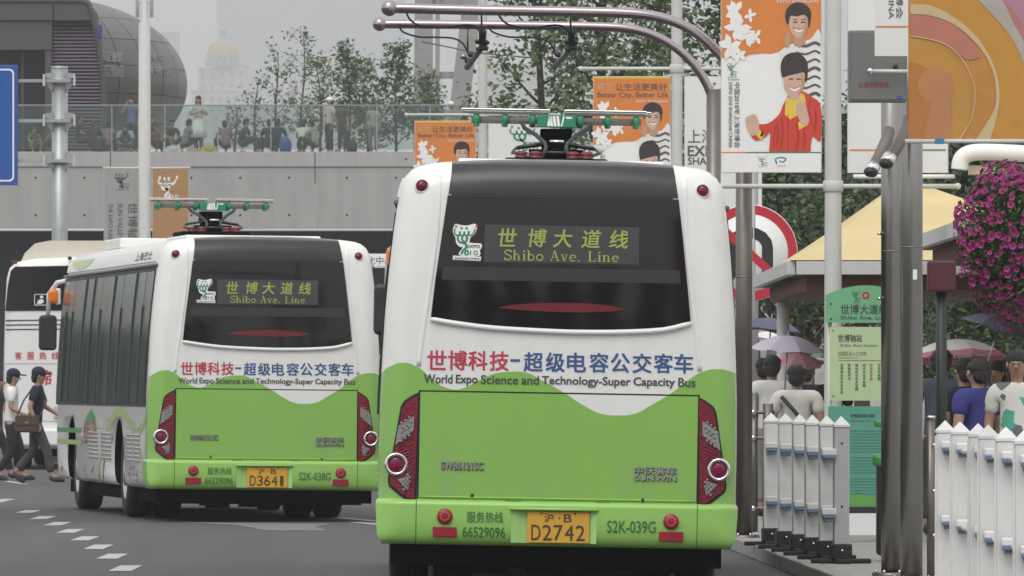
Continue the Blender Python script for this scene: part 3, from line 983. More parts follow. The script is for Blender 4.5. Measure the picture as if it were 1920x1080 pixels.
    mb.box((0, 3.45, .42), (1.7, .18, .18), UNDER); mb.box((0, 9.45, .42), (1.9, .16, .16), UNDER)
    mb.build('chassis', t)
    for yy, dual in ((3.45, 1), (9.45, 0)):
        for sg in (-1, 1):
            wm = MB()
            prof = [(.30, -.14), (.44, -.145), (.485, -.12), (.5, -.08), (.5, .08), (.485, .12), (.44, .145), (.30, .14)]
            wm.lathe(prof, (sg * 1.07, yy, .5), BLACK, 40, 'X')
            if dual: wm.lathe(prof, (sg * .74, yy, .5), BLACK, 40, 'X')
            for g in (-.05, 0, .05): wm.lathe([(.503, g - .006), (.494, g), (.503, g + .006)], (sg * 1.07, yy, .5), UNDER, 40, 'X')
            wh = wm.build('wheel', t)
            hb = MB(); hb.lathe([(.30, sg * .135), (.28, sg * .10), (.16, sg * .06), (.15, sg * .15), (.0, sg * .16)], (sg * 1.07, yy, .5), WHEELHUB, 28, 'X')
            for k_ in range(10):
                a = 2 * PI * k_ / 10; hb.ball((sg * (1.07 + .075), yy + .21 * math.cos(a), .5 + .21 * math.sin(a)), .02, CHROME, 6, 4)
            hb.build('rim', wh)
    # ---- sides
    for sg in (-1, 1):
        def sf_(y, z, o_=0): return (sg * (half_w(z) + o_), y, z)
        def side_quad(mb, y0, y1, z0, z1, off, mat, nz_=5):
            zz = np.linspace(z0, z1, nz_)
            vs = []; fs = []
            for z in zz: vs += [sf_(y0, z, off), sf_(y1, z, off)]
            for i in range(nz_ - 1): fs.append((2 * i, 2 * i + 1, 2 * i + 3, 2 * i + 2) if sg > 0 else (2 * i, 2 * i + 2, 2 * i + 3, 2 * i + 1))
            mb.add(vs, fs, mat, True)
            for yy, fl in ((y0, 0), (y1, 1)):
                for i in range(nz_ - 1):
                    a, b = sf_(yy, zz[i], off), sf_(yy, zz[i + 1], off); c_, d_ = sf_(yy, zz[i + 1], 0), sf_(yy, zz[i], 0)
                    mb.add([a, b, c_, d_], [(0, 1, 2, 3)], mat)
            for zq in (z0, z1):
                a, b = sf_(y0, zq, off), sf_(y1, zq, off); c_, d_ = sf_(y1, zq, 0), sf_(y0, zq, 0)
                mb.add([a, b, c_, d_], [(0, 1, 2, 3)], mat)
        mb = MB(); side_quad(mb, .40, 11.72, 1.24, 2.76, .004, FRAMEG, 8); band = mb.build('window_band', t)
        y = .44
        wd = [.86, 1.06, 1.5, 1.06, 1.5, 1.06, 1.06, 1.5, .86, .66]
        for q in wd:
            mb = MB(); side_quad(mb, y, y + q - .05, 1.27, 2.72, .012, SIDEG, 8); mb.build('window', band)
            y += q
            if q != wd[-1]:
                mb = MB(); side_quad(mb, y - .05, y, 1.27, 2.72 if wd.index(q) % 2 else 2.35, .028, MULL, 8); mb.build('window_pillar', band)
        mb = MB(); mb.tube([sf_(yy, 2.785, .01) for yy in (.3, 6, 11.75)], .022, M('rain_gutter', (.12, .12, .12), .5), 6); mb.build('gutter', t)
        # vents low on the skirt, each a louvre with blades
        for (y0, y1, z0, z1) in ((1.0, 1.8, .62, .95), (1.9, 2.6, .62, .95), (4.4, 5.7, .62, .95), (6.0, 7.3, .62, .95)):
            vm = MB(); side_quad(vm, y0, y1, z0, z1, .004, GREYP, 2)
            for k_ in range(7):
                z = z0 + .03 + k_ * (z1 - z0 - .05) / 6
                vm.tube([sf_(y0 + .03, z, .008), sf_(y1 - .03, z, .008)], .008, VENTM, 5)
            vm.build('vent', t)
        # seams and leaf and hill decoration
        dm = MB()
        fdec = lambda o_: (lambda yy, z: sf_(yy, z, o_))
        ribbon(dm, [(1.0, 1.0), (2.8, 1.0)], .012, fdec(.004), GREYP); ribbon(dm, [(4.1, .98), (8.8, .98)], .012, fdec(.004), GREYP)
        hill = smooth_curve([(.3, 1.16), (.9, 1.0), (1.6, .96), (2.3, 1.08), (3.3, 1.18), (4.3, 1.10), (5.0, .92), (5.8, .62), (6.2, .38)], 6)
        ribbon(dm, hill, .10, fdec(.003), OLIVE)
        ribbon(dm, smooth_curve([(.5, .5), (.9, .7), (1.5, .95), (1.9, 1.05)], 5), .09, fdec(.0032), OLIVE)
        ribbon(dm, smooth_curve([(4.2, .9), (5.0, .7), (5.4, .55), (5.6, .4)], 5), .07, fdec(.0034), GREENDK)
        poly2d(dm, [(6.2, .92), (6.5, 1.12), (7.0, 1.2), (7.6, 1.1), (8.0, .92), (7.3, 1.0), (7.0, 1.04)], fdec(.003), GREENDK)
        for z in (.80, .94): ribbon(dm, [(8.2, z), (11.5, z)], .055, fdec(.003), GREENDK if z > .9 else OLIVE)
        for i in range(5): put_text(dm, "世博科技号"[i], (7.9 - i * .33, .86, 7.62 - i * .33, 1.08), fdec(.004), PINKP, .03) if sg > 0 else put_text(dm, "世博科技号"[i], (7.9 - i * .33, .80, 7.62 - i * .33, 1.06), fdec(.004), PINKP, .03)
        rnd = random.Random(3)
        for i in range(34):
            yy = rnd.choice([rnd.uniform(.6, 2.7), rnd.uniform(4.2, 8.2), rnd.uniform(10.3, 11.6)]); z = rnd.uniform(.42, .58)
            disc2d(dm, yy, z, rnd.uniform(.02, .05), .018, fdec(.0045 + i * .0001), REDTXT if i % 2 else GREENDK, 8)
            ribbon(dm, [(yy + .02, .38), (yy, z)], .008, fdec(.004), OLIVE)
        poly2d(dm, [(8.6, 3.0), (9.0, 2.93), (10.2, 2.90), (11.2, 2.93), (11.5, 3.0)], fdec(.003), LIMEL) if False else None
        dm.build('side_livery', t)
        # roof side panels stand a little above the gutter
        rp = MB(); side_quad(rp, .6, 11.5, 2.83, 2.97, .018, WHITE, 4); rp.build('roof_side_panel', t)
        sm = MB(); put_text(sm, "上海巴士", (2.9, 2.86, 1.0, 2.95) if sg < 0 else (1.0, 2.86, 2.9, 2.95), lambda yy, z: sf_(yy, z, .0225), GREENTXT, .01); sm.build('roof_lettering', t)
        lf = MB(); poly2d(lf, smooth_curve([(8.2, 2.968), (8.6, 2.90), (9.4, 2.855), (10.2, 2.86), (10.8, 2.91), (11.1, 2.968)], 4), lambda yy, z: sf_(yy, z, .0225), M('pale_leaf', (.50, .62, .36), .5)); lf.build('roof_leaf_print', t)
    # ---- front mirrors and amber lamps on arms
    for sg in (-1, 1):
        mm2 = MB()
        mm2.tube([(sg * 1.12, 11.7, 2.75), (sg * 1.25, 12.05, 2.72), (sg * 1.34, 12.15, 2.58), (sg * 1.35, 12.15, 2.32)], .028, WHITE, 8)
        arm = mm2.build('mirror_arm', t)
        mm2 = MB(); mm2.box((sg * 1.35, 12.15, 2.11), (.22, .10, .43), DARKPL, bev=.045); mo = mm2.build('mirror', arm)
        mm2 = MB(); mm2.box((sg * 1.35, 12.095, 2.11), (.17, .004, .37), M('mirror_glass', (.12, .13, .13), .08, .6)); mm2.build('mirror_glass', mo)
        mm2 = MB(); mm2.box((sg * 1.30, 12.02, 2.55), (.12, .14, .18), AMBER, bev=.04); mm2.box((sg * 1.24, 12.06, 2.55), (.06, .16, .20), WHITE, bev=.02); mm2.build('amber_lamp', arm)
    # ---- roof units and current collector
    mb = MB()
    for (x, y, sx_, sy, h_) in ((0, 2.6, 1.5, 2.2, .05), (0, 9.2, 1.7, 2.0, .12), (.1, 4.4, 1.1, .8, .05)):
        mb = MB(); mb.box((x, y, 3.09 + h_ / 2), (sx_, sy, h_), WHITE, bev=.02); mb.build('roof_unit', t)
    pr = bpy.data.objects.new('current_collector', None); col.objects.link(pr); pr.parent = t
    pr.location = (0, 6.0, 0)
    GREENI = M('insulator_green', (.015, .20, .10), .45)
    CABLE = M('collector_arm', (.055, .065, .07), .45, .3)
    mb = MB(); mb.box((0, 0, 3.17), (.80, 1.0, .16), UNDER, bev=.02); mb.box((0, .1, 3.28), (.22, .3, .24), UNDER)
    mb.box((0, .12, 3.43), (.245, .34, .12), UNDER, bev=.01); mb.box((0, -.1, 3.30), (.42, .2, .05), UNDER); mb.build('base_frame', pr)
    mb = MB()
    for sg in (-1, 1):
        mb.tube([(sg * .115, -.25, 3.22), (sg * .075, -.25, 3.34), (sg * .085, -.22, 3.37), (sg * .16, -.12, 3.44), (sg * .245, -.05, 3.49), (sg * .275, 0, 3.55)], .017, CABLE, 8)
        mb.tube([(sg * .10, -.35, 3.255), (sg * .25, -.33, 3.265), (sg * .335, -.2, 3.30), (sg * .31, .0, 3.335), (sg * .1, .2, 3.37)], .013, CABLE, 8)
        mb.tube([(sg * .30, -.1, 3.34), (sg * .20, -.1, 3.355), (sg * .12, -.1, 3.37), (sg * .04, 0, 3.385)], .013, CABLE, 8)
    mb.tube([(-.05, -.25, 3.385), (.06, -.25, 3.385)], .014, CHROME, 8); mb.tube([(-.1, -.25, 3.3), (.1, -.25, 3.3)], .012, CABLE, 8)
    mb.build('folding_arm', pr)
    for x, y_ in ((.13, -.42), (.235, -.42), (-.16, -.42), (-.27, -.42)):
        im = MB(); im.lathe([(.02, 0), (.05, .01), (.05, .03), (.03, .035), (.05, .045), (.05, .06), (.02, .07)], (x, y_ , 3.235), M('insulator_red', (.16, .02, .03), .4), 14); im.build('red_insulator', pr)
    for off_, zz_ in ((-.09, 3.60), (.09, 3.59)):
        cm = MB(); cm.tube([(-.66, off_, zz_ - .045), (.66, off_, zz_ - .045)], .020, M('carrier_bar', (.16, .15, .14), .5), 8); cb = cm.build('carrier_bar', pr)
        for x in (-.62, -.40, -.185, .185, .40, .62):
            im = MB(); im.lathe([(.020, -.026), (.044, -.022), (.048, 0), (.044, .022), (.020, .026)], (x, off_, zz_ - .045), GREENI, 14, 'X'); im.build('green_insulator', cb)
    for sg, x0_, x1_, y_ in ((-1, -.74, -.05, -.12), (1, .06, .70, -.12), (-1, -.70, -.05, .12), (1, .06, .74, .12)):
        cm = MB(); cm.box(((x0_ + x1_) / 2, y_, 3.625), (x1_ - x0_, .03, .022), CHROME, bev=.004); cm.box(((x0_ + x1_) / 2, y_, 3.606), (x1_ - x0_ - .02, .02, .012), M('carbon', (.1, .1, .1), .6))
        cm.build('contact_strip', pr)
    bx = MB(); bx.box((0, -.09, 3.545), (.30, .10, .095), GREENI, bev=.006)
    bo = bx.build('collector_box', pr)
    bx = MB(); fl = lambda u, z: (u, -.1425, z)
    W_, = (.15,)
    for i, (a, b, c_, d_) in enumerate([(-.075, 3.505, -.048, 3.583), (-.040, 3.505, -.052, 3.583), (-.012, 3.505, -.030, 3.583), (.014, 3.505, -.004, 3.583), (.044, 3.505, .022, 3.583)]):
        pass
    def sl(x0_, x1_, s_): poly2d(bx, [(x0_, 3.506), (x1_, 3.506), (x1_ + s_, 3.584), (x0_ + s_, 3.584)], fl, PWHITE)
    sl(-.072, -.052, .014); sl(-.046, -.024, -.012); sl(-.018, .002, -.012); sl(.010, .030, -.012); sl(.034, .046, .018)
    poly2d(bx, [(.075, 3.566), (.12, 3.566), (.12, 3.58), (.075, 3.58)], fl, PWHITE)
    bx.build('collector_logo', bo)
    return t

bus1 = build_bus('near green and white city bus with number plate D2742', (BX1, 65.27, 0), R(.25), ROLL1, "D2742", "S2K-039G")
X2 = (492 - 960) / 172.0
bus2 = build_bus('farther green and white city bus with plate D3641, its window side showing', (X2 + .04, 99.7, 0), R(7.8), R(.6), "D3641", "S2K-038G")

# ================================================================ PEOPLE
PEOPLE = {}
def skin_mesh(name, verts, edges, rad, sub=1, root=0):
    me = bpy.data.meshes.new(name)
    me.from_pydata(verts, edges, [])
    o = bpy.data.objects.new(name, me); col.objects.link(o)
    m = o.modifiers.new('s', 'SKIN'); m.use_smooth_shade = True
    for i, r in enumerate(rad):
        r = r if isinstance(r, tuple) else (r, r)
        me.skin_vertices[0].data[i].radius = r
    me.skin_vertices[0].data[root].use_root = True
    if sub:
        q = o.modifiers.new('d', 'SUBSURF'); q.levels = sub; q.render_levels = sub
    dg = bpy.context.evaluated_depsgraph_get(); dg.update()
    res = bpy.data.meshes.new_from_object(o.evaluated_get(dg))
    res.name = name
    for p in res.polygons: p.use_smooth = True
    bpy.data.objects.remove(o); bpy.data.meshes.remove(me)
    return res
# joints of a 1.70 m figure facing +y, x to its right
STAND = dict(pel=(0, 0, .93), wai=(0, 0, 1.07), che=(0, -.01, 1.28), nec=(0, -.01, 1.43), hb=(0, .01, 1.53), ht=(0, .015, 1.62),
             sR=(.17, -.01, 1.38), eR=(.22, -.03, 1.10), wR=(.22, .04, .86), hR=(.22, .06, .78), sL=(-.17, -.01, 1.38), eL=(-.22, -.03, 1.10), wL=(-.22, .04, .86), hL=(-.22, .06, .78),
             hpR=(.09, 0, .90), kR=(.10, .02, .49), aR=(.10, -.02, .09), tR=(.11, .13, .03), hpL=(-.09, 0, .90), kL=(-.10, .02, .49), aL=(-.10, -.02, .09), tL=(-.11, .13, .03))
def pose(**k):
    d = dict(STAND); d.update(k); return d
POSES = {
 'stand': STAND,
 'drink': pose(eR=(.25, .16, 1.18), wR=(.12, .24, 1.38), hR=(.07, .22, 1.45), ht=(0, .04, 1.62), hb=(0, .03, 1.53)),
 'fold': pose(eR=(.25, .05, 1.14), wR=(.05, .22, 1.18), hR=(-.03, .24, 1.2), eL=(-.25, .05, 1.14), wL=(-.05, .24, 1.24), hL=(.03, .25, 1.26)),
 'walk': pose(pel=(0, 0, .91), wai=(0, .01, 1.05), che=(0, .03, 1.27), nec=(0, .04, 1.42), hb=(0, .06, 1.52), ht=(0, .07, 1.61),
      sR=(.17, .03, 1.37), eR=(.23, -.06, 1.11), wR=(.24, .02, .90), hR=(.24, .06, .83), sL=(-.17, .03, 1.37), eL=(-.22, .12, 1.12), wL=(-.20, .32, 1.0), hL=(-.19, .38, .95),
      hpR=(.09, 0, .88), kR=(.10, .18, .49), aR=(.10, .25, .11), tR=(.11, .39, .06), hpL=(-.09, 0, .88), kL=(-.09, -.03, .48), aL=(-.09, -.30, .17), tL=(-.10, -.20, .05)),
 'walk2': pose(pel=(0, 0, .91), wai=(0, .01, 1.05), che=(0, .03, 1.27), nec=(0, .03, 1.42), hb=(0, .05, 1.52), ht=(0, .06, 1.61),
      sR=(.17, .03, 1.37), eR=(.22, .02, 1.10), wR=(.20, .22, 1.0), hR=(.17, .29, .99), sL=(-.17, .03, 1.37), eL=(-.22, -.10, 1.12), wL=(-.22, -.08, .90), hL=(-.21, -.04, .83),
      hpR=(.09, 0, .88), kR=(.10, .04, .47), aR=(.10, -.20, .12), tR=(.11, -.07, .03), hpL=(-.09, 0, .88), kL=(-.09, .14, .48), aL=(-.09, .16, .09), tL=(-.10, .31, .05)),
 'sit': pose(pel=(0, 0, .30), wai=(0, .0, .43), che=(0, .07, .63), nec=(0, .12, .77), hb=(0, .15, .87), ht=(0, .17, .96),
      sR=(.17, .11, .72), eR=(.24, .22, .50), wR=(.10, .40, .48), hR=(.05, .44, .50), sL=(-.17, .11, .72), eL=(-.24, .22, .50), wL=(-.10, .40, .50), hL=(-.05, .44, .52),
      hpR=(.09, .02, .28), kR=(.20, .42, .50), aR=(.14, .48, .10), tR=(.15, .62, .04), hpL=(-.09, .02, .28), kL=(-.20, .42, .50), aL=(-.14, .48, .10), tL=(-.15, .62, .04)),
 'bend': pose(pel=(0, 0, .30), wai=(0, .06, .42), che=(0, .24, .56), nec=(0, .36, .63), hb=(0, .44, .66), ht=(0, .52, .64),
      sR=(.17, .32, .60), eR=(.25, .42, .36), wR=(.12, .56, .30), hR=(.07, .6, .28), sL=(-.17, .32, .60), eL=(-.25, .42, .36), wL=(-.12, .56, .30), hL=(-.07, .6, .28),
      hpR=(.09, .02, .28), kR=(.24, .40, .46), aR=(.16, .50, .10), tR=(.17, .64, .04), hpL=(-.09, .02, .28), kL=(-.24, .40, .46), aL=(-.16, .50, .10), tL=(-.17, .64, .04)),
 'sittall': pose(pel=(0, 0, .42), wai=(0, .0, .55), che=(0, .02, .77), nec=(0, .03, .92), hb=(0, .05, 1.02), ht=(0, .06, 1.11),
      sR=(.17, .02, .87), eR=(.22, .08, .62), wR=(.12, .30, .58), hR=(.08, .36, .58), sL=(-.17, .02, .87), eL=(-.22, .08, .62), wL=(-.12, .30, .58), hL=(-.08, .36, .58),
      hpR=(.09, .02, .40), kR=(.16, .42, .44), aR=(.14, .44, .08), tR=(.15, .58, .04), hpL=(-.09, .02, .40), kL=(-.16, .42, .44), aL=(-.14, .44, .08), tL=(-.15, .58, .04)),
}
def person_meshes(pn, long_trouser=True):
    key = (pn, long_trouser)
    if key in PEOPLE: return PEOPLE[key]
    J = POSES[pn]
    V = {k: Vector(v) for k, v in J.items()}
    names = []; vs = []; rs = []; ed = []
    def N(n, p, r):
        names.append(n); vs.append(tuple(p)); rs.append(r); return len(vs) - 1
    def chain(ids):
        for a, b in zip(ids, ids[1:]): ed.append((a, b))
    pel = N('pel', V['pel'], (.11, .08)); wai = N('wai', V['wai'], (.095, .07)); che = N('che', V['che'], (.11, .078)); nec = N('nec', V['nec'], .046)
    jaw = N('jaw', V['nec'].lerp(V['hb'], .55), .052)
    hb = N('hb', V['hb'], (.070, .082)); ht = N('ht', V['ht'], (.072, .085))
    chain([pel, wai, che, nec, jaw, hb, ht])
    fingers = []
    for s in 'RL':
        sh = N('s', V['s' + s], .050); el = N('e', V['e' + s], .040); wr = N('w', V['w' + s], .027)
        hd = N('h', V['w' + s].lerp(V['h' + s], .6), (.034, .02))
        chain([che, sh, el, wr, hd])
        dirv = (V['h' + s] - V['w' + s]).normalized()
        side = dirv.cross(Vector((1, 0, 0)) if abs(dirv.x) < .7 else Vector((0, 0, 1))).normalized()
        nrm = dirv.cross(side).normalized()
        p0 = V['w' + s].lerp(V['h' + s], .6)
        for i, ln in enumerate((.070, .078, .073, .058)):
            o_ = side * (.030 - i * .020)
            a = p0 + o_ + dirv * .035; b = a + dirv * ln * .5 - nrm * .008; c = b + dirv * ln * .5 - nrm * .02
            fingers.append((a - dirv * .03, a, b, c))
        fingers.append((p0 + side * .02, p0 + side * .042 + dirv * .015, p0 + side * .055 + dirv * .045, p0 + side * .055 + dirv * .065))
        hp = N('hp', V['hp' + s], .072); kn = N('k', V['k' + s], .055); an = N('a', V['a' + s], .036); to = N('t', V['t' + s], (.04, .028))
        chain([pel, hp, kn, an, to])
    # fingers root inside the palm
    body = skin_mesh('body', vs, ed, rs, 2)
    fm = MB()
    for a, b, c, d_ in fingers: fm.tube([a, b, c, d_], [.009, .009, .008, .006], MATS['skin'], 6)
    # one continuous mesh: join
    bm = bmesh.new(); bm.from_mesh(body)
    o = len(bm.verts)
    nv = [bm.verts.new(v) for v in fm.v]
    bm.verts.ensure_lookup_table()
    for f in fm.f:
        try: g = bm.faces.new([nv[i] for i in f]); g.smooth = True
        except ValueError: pass
    # nose and ears, facing along the head
    bm.to_mesh(body); bm.free()
    # shirt: torso and upper arms, a little larger
    vs2 = []; ed2 = []; rs2 = []
    def N2(p, r): vs2.append(tuple(p)); rs2.append(r); return len(vs2) - 1
    hem = N2(V['pel'] + (V['pel'] - V['wai']) * .25, (.155, .118)); p = N2(V['pel'], (.155, .115)); w_ = N2(V['wai'], (.142, .108)); c = N2(V['che'], (.158, .116)); uc = N2(V['che'].lerp(V['nec'], .5), (.125, .098)); n_ = N2(V['nec'] - Vector((0, 0, .01)), .066)
    for a, b in ((hem, p), (p, w_), (w_, c), (c, uc), (uc, n_)): ed2.append((a, b))
    for s in 'RL':
        sh = N2(V['s' + s], .078); el = N2(V['s' + s].lerp(V['e' + s], .75), .062)
        ed2 += [(uc, sh), (sh, el)]
    shirt = skin_mesh('shirt', vs2, ed2, rs2, 2)
    vs3 = []; ed3 = []; rs3 = []
    def N3(p, r): vs3.append(tuple(p)); rs3.append(r); return len(vs3) - 1
    p = N3(V['pel'], (.150, .108)); w_ = N3(V['wai'].lerp(V['pel'], .5), (.128, .095)); ed3.append((p, w_))
    for s in 'RL':
        hp = N3(V['hp' + s], .100); kn = N3(V['k' + s], .075)
        ed3 += [(p, hp), (hp, kn)]
        if long_trouser:
            an = N3(V['a' + s].lerp(V['k' + s], .10), .062); ed3.append((kn, an))
    tr = skin_mesh('trousers', vs3, ed3, rs3, 2)
    hd = V['ht'] - V['hb']; up = hd.normalized()
    fwd = Vector((0, 1, 0)); fwd = (fwd - up * fwd.dot(up)).normalized(); rt = fwd.cross(up)
    hm = MB()
    rot = Matrix((rt, fwd, up)).transposed()
    ctr = V['hb'].lerp(V['ht'], .62) - fwd * .018
    hm.ball(ctr + up * .022 - fwd * .016, (.084, .090, .088), MATS['hair_black'], 22, 16, rot)
    hm.ball(ctr - fwd * .045 - up * .045, (.076, .058, .082), MATS['hair_black'], 18, 12, rot)
    hm.v = [tuple(Vector(v) + (Vector(v) - ctr).normalized() * .011 * (mnoise.noise(Vector(v) * 38) + .6 * mnoise.noise(Vector((v[0] * 90, v[1] * 90, v[2] * 18)))) ) for v in hm.v]
    hair = hm
    fc = MB()
    c0 = V['hb'].lerp(V['ht'], .35)
    fc.tube([c0 + up * .02 + fwd * .075, c0 - up * .012 + fwd * .100], [.008, .013], MATS['skin'], 8)
    for s in (-1, 1): fc.ball(c0 + rt * s * .072 + up * .005, (.012, .018, .028), MATS['skin'], 8, 6, rot)
    for s in (-1, 1): fc.ball(c0 + rt * s * .030 + up * .022 + fwd * .074, (.014, .008, .006), MATS['eye_dark'], 8, 5, rot)
    fc.ball(c0 - up * .040 + fwd * .076, (.024, .008, .006), MATS['lip'], 8, 5, rot)
    sh = MB()
    for s in 'RL':
        a, t_ = V['a' + s], V['t' + s]
        dr = (t_ - a).normalized()
        sh.tube([a - dr * .03 + Vector((0, 0, -.02)), a + dr * .03 - Vector((0, 0, .03)), t_ - dr * .02, t_ + dr * .05], [.038, .046, .044, .022], MATS['shoe'], 10)
    PEOPLE[key] = (body, shirt, tr, hair, fc, sh, dict(ctr=ctr, up=up, fwd=fwd, rt=rt, rot=rot, V=V))
    return PEOPLE[key]
M('skin', (.36, .21, .15), .55, var=.06)
M('hair_black', (.014, .012, .011), .55, var=.5, scale=60, bump=.8, bscale=120)
M('eye_dark', (.01, .01, .01), .3)
M('lip', (.30, .08, .07), .5)
M('shoe', (.03, .03, .03), .6)
def set_mat(o, m):
    if not o.data.materials: o.data.materials.append(m)
    o.material_slots[0].link = 'OBJECT'; o.material_slots[0].material = m
def person(loc, face, pn, label, shirt, lower, h=1.70, group=None, long_=True, hat=None, hatc=None, bag=None, skirt=None, longhair=False, cat='person', build_wide=1.0):
    """face: compass direction in degrees the figure looks to, 0 = away from the camera, 90 = to the right, 180 = to the camera"""
    body, sm, tr, hair, fc, sh, K = person_meshes(pn, long_)
    t = thing('person', label, cat, loc, R(-face), group)
    k = h / 1.70; t.scale = (k * build_wide, k * build_wide, k)
    def ch(name, me, m=None):
        o = bpy.data.objects.new(name, me); col.objects.link(o); o.parent = t
        if m: set_mat(o, m)
        return o
    ch('body', body, MATS['skin'])
    ch('shirt', sm, M('cloth_' + shirt[0], shirt[1], .85, var=.12, scale=9, bump=.3, bscale=18))
    if skirt is None:
        ch('trousers', tr, M('cloth_' + lower[0], lower[1], .85, var=.1, bump=.3, bscale=14))
    else:
        V = K['V']; m_ = MB(); c = V['pel']
        m_.lathe([(.125, .10), (.16, 0), (.20, -.2), (.25, -.45), (.245, -.45), (.15, -.1)], c, M('cloth_' + skirt[0], skirt[1], .85), 20); m_.build('skirt', t)
    for nm, x in (('hair', hair), ('face', fc), ('shoes', sh)):
        key = pn + nm
        if key not in SHM:
            o = x.build(nm, t); SHM[key] = o.data
        else: ch(nm, SHM[key])
    ctr, up, fwd, rt, rot = K['ctr'], K['up'], K['fwd'], K['rt'], K['rot']
    if longhair:
        m_ = MB(); m_.ball(ctr - fwd * .045 - up * .09, (.095, .06, .16), MATS['hair_black'], 12, 8, rot); m_.build('long_hair', t)
    if hat:
        m_ = MB(); cm = M('cloth_' + hatc[0], hatc[1], .8)
        m_.ball(ctr + up * .040, (.096, .108, .085), cm, 16, 8, rot)
        if hat == 'cap':
            m_.ball(ctr + up * .035 + fwd * .125, (.075, .085, .012), cm, 14, 6, rot)
        else:
            m_.ball(ctr + up * .02, (.17, .18, .015), cm, 18, 6, rot)
        m_.build('cap' if hat == 'cap' else 'hat', t)
    return t
SHM = {}
GR = lambda n, v: (n, (v, v, v * 1.02))
DZ = 8.75 - .05
deckY = 288.6
deck_people = [
 # px, head-top py, pose, face, shirt, lower, extra, label
 (247, 178, 'drink', 200, ('slate_blue', (.10, .14, .26)), ('dark', (.03, .03, .04)), dict(), 'standing man in a slate blue shirt lifting a cup to his mouth'),
 (372, 178, 'fold', 175, ('cream_top', (.55, .55, .52)), None, dict(skirt=('white_skirt', (.70, .70, .70)), longhair=True), 'standing woman in a cream top and white skirt with folded arms on the terrace'),
 (62, 236, 'sit', 160, ('olive_check', (.10, .10, .06)), ('khaki', (.16, .14, .10)), {}, 'leftmost seated person in an olive shirt behind the railing, beside the blue sign'),
 (88, 240, 'bend', 120, ('grey_check', (.16, .15, .14)), ('dark', (.03, .03, .04)), {}, 'person in a grey shirt leaning forward just left of the silver sign pole'),
 (148, 212, 'sittall', 90, ('aubergine', (.025, .015, .035)), ('dark', (.03, .03, .04)), dict(), 'seated person in very dark purple just right of the silver sign pole'),
 (173, 224, 'sit', 20, ('black_top', (.015, .015, .015)), ('charcoal', (.05, .05, .05)), dict(), 'seated person in a black top, second right of the silver sign pole'),
 (201, 224, 'sit', 10, ('dusty_rose', (.22, .15, .16)), ('dark', (.03, .03, .04)), {}, 'seated person in a dusty rose top with back to the railing'),
 (236, 238, 'bend', 180, ('blue_white_stripes', (.36, .42, .52)), ('denim', (.07, .09, .15)), {}, 'bending person in a pale blue striped shirt below the man with the cup'),
 (284, 205, 'sittall', 120, ('navy_top', (.03, .03, .09)), ('denim', (.07, .09, .15)), {}, 'person in navy partly behind the slim white lamp post on the terrace'),
 (296, 232, 'sit', 200, ('brick_red', (.20, .06, .05)), ('dark', (.03, .03, .04)), {}, 'seated person in brick red right of the slim white lamp post'),
 (318, 219, 'sit', 150, ('graphite', (.045, .045, .045)), ('khaki', (.16, .14, .10)), {}, 'seated person in graphite between the lamp post and the white skirted woman'),
 (347, 221, 'sit', 60, ('mid_grey', (.18, .18, .18)), ('dark', (.03, .03, .04)), {}, 'seated person in mid grey at the left side of the white skirted woman'),
 (424, 224, 'sit', 340, ('mauve', (.20, .14, .16)), ('dark', (.03, .03, .04)), {}, 'small person in mauve, left one of the pair right of the white skirted woman'),
 (453, 215, 'sit', 100, ('dark_brown', (.05, .03, .025)), ('charcoal', (.05, .05, .05)), {}, 'seated person in dark brown leaning right, beside the small mauve one'),
 (506, 218, 'sit', 350, ('ink_blue', (.02, .02, .06)), ('dark', (.03, .03, .04)), {}, 'left one of the two dark clad people sitting in front of the blue bag'),
 (519, 220, 'sit', 10, ('ink_black', (.015, .015, .03)), ('charcoal', (.05, .05, .05)), {}, 'right one of the two dark clad people, sitting next to the blue bag'),
 (566, 215, 'sit', 20, ('white_shirt', (.60, .60, .60)), ('charcoal', (.05, .05, .05)), {}, 'seated person in a white shirt with back to the railing'),
 (591, 222, 'sit', 300, ('pale_grey', (.32, .32, .30)), ('dark', (.03, .03, .04)), {}, 'seated person in pale grey facing the one in the white shirt'),
 (618, 182, 'stand', 240, ('off_white', (.50, .50, .50)), ('dark', (.03, .03, .04)), dict(hat='cap', hatc=('white_cap', (.7, .7, .7))), 'standing person with a white cap on the terrace left of the mast'),
 (642, 188, 'stand', 30, ('charcoal_top', (.05, .05, .055)), ('charcoal', (.05, .05, .05)), {}, 'standing person in a charcoal top behind the white capped one'),
 (700, 192, 'stand', 200, ('light_grey', (.30, .31, .31)), ('grey_trousers', (.18, .18, .18)), {}, 'standing person in light grey near the grey pylon legs'),
 (846, 190, 'stand', 170, ('faded_pink', (.35, .25, .25)), ('grey_trousers', (.18, .18, .18)), dict(hat='cap', hatc=('white_cap', (.7, .7, .7))), 'person with a white cap standing between the grey pylon legs'),
]
for i, (px, py, pn, fa, shc, lo, ex, lab) in enumerate(deck_people):
    d = deckY + (0 if i % 2 else .5)
    p = at(px, 283, d)
    th_ = CAMZ + (HOR - py) * d / F - DZ
    top = {'stand': 1.70, 'drink': 1.70, 'fold': 1.70, 'sit': 1.06, 'bend': .76, 'sittall': 1.21}[pn]
    h = max(1.45, min(1.85, 1.70 * th_ / top))
    person((p.x, d, DZ), fa, pn, lab, shc, lo or ('dark', (.03, .03, .04)), h, 'visitors on the raised terrace', **ex)

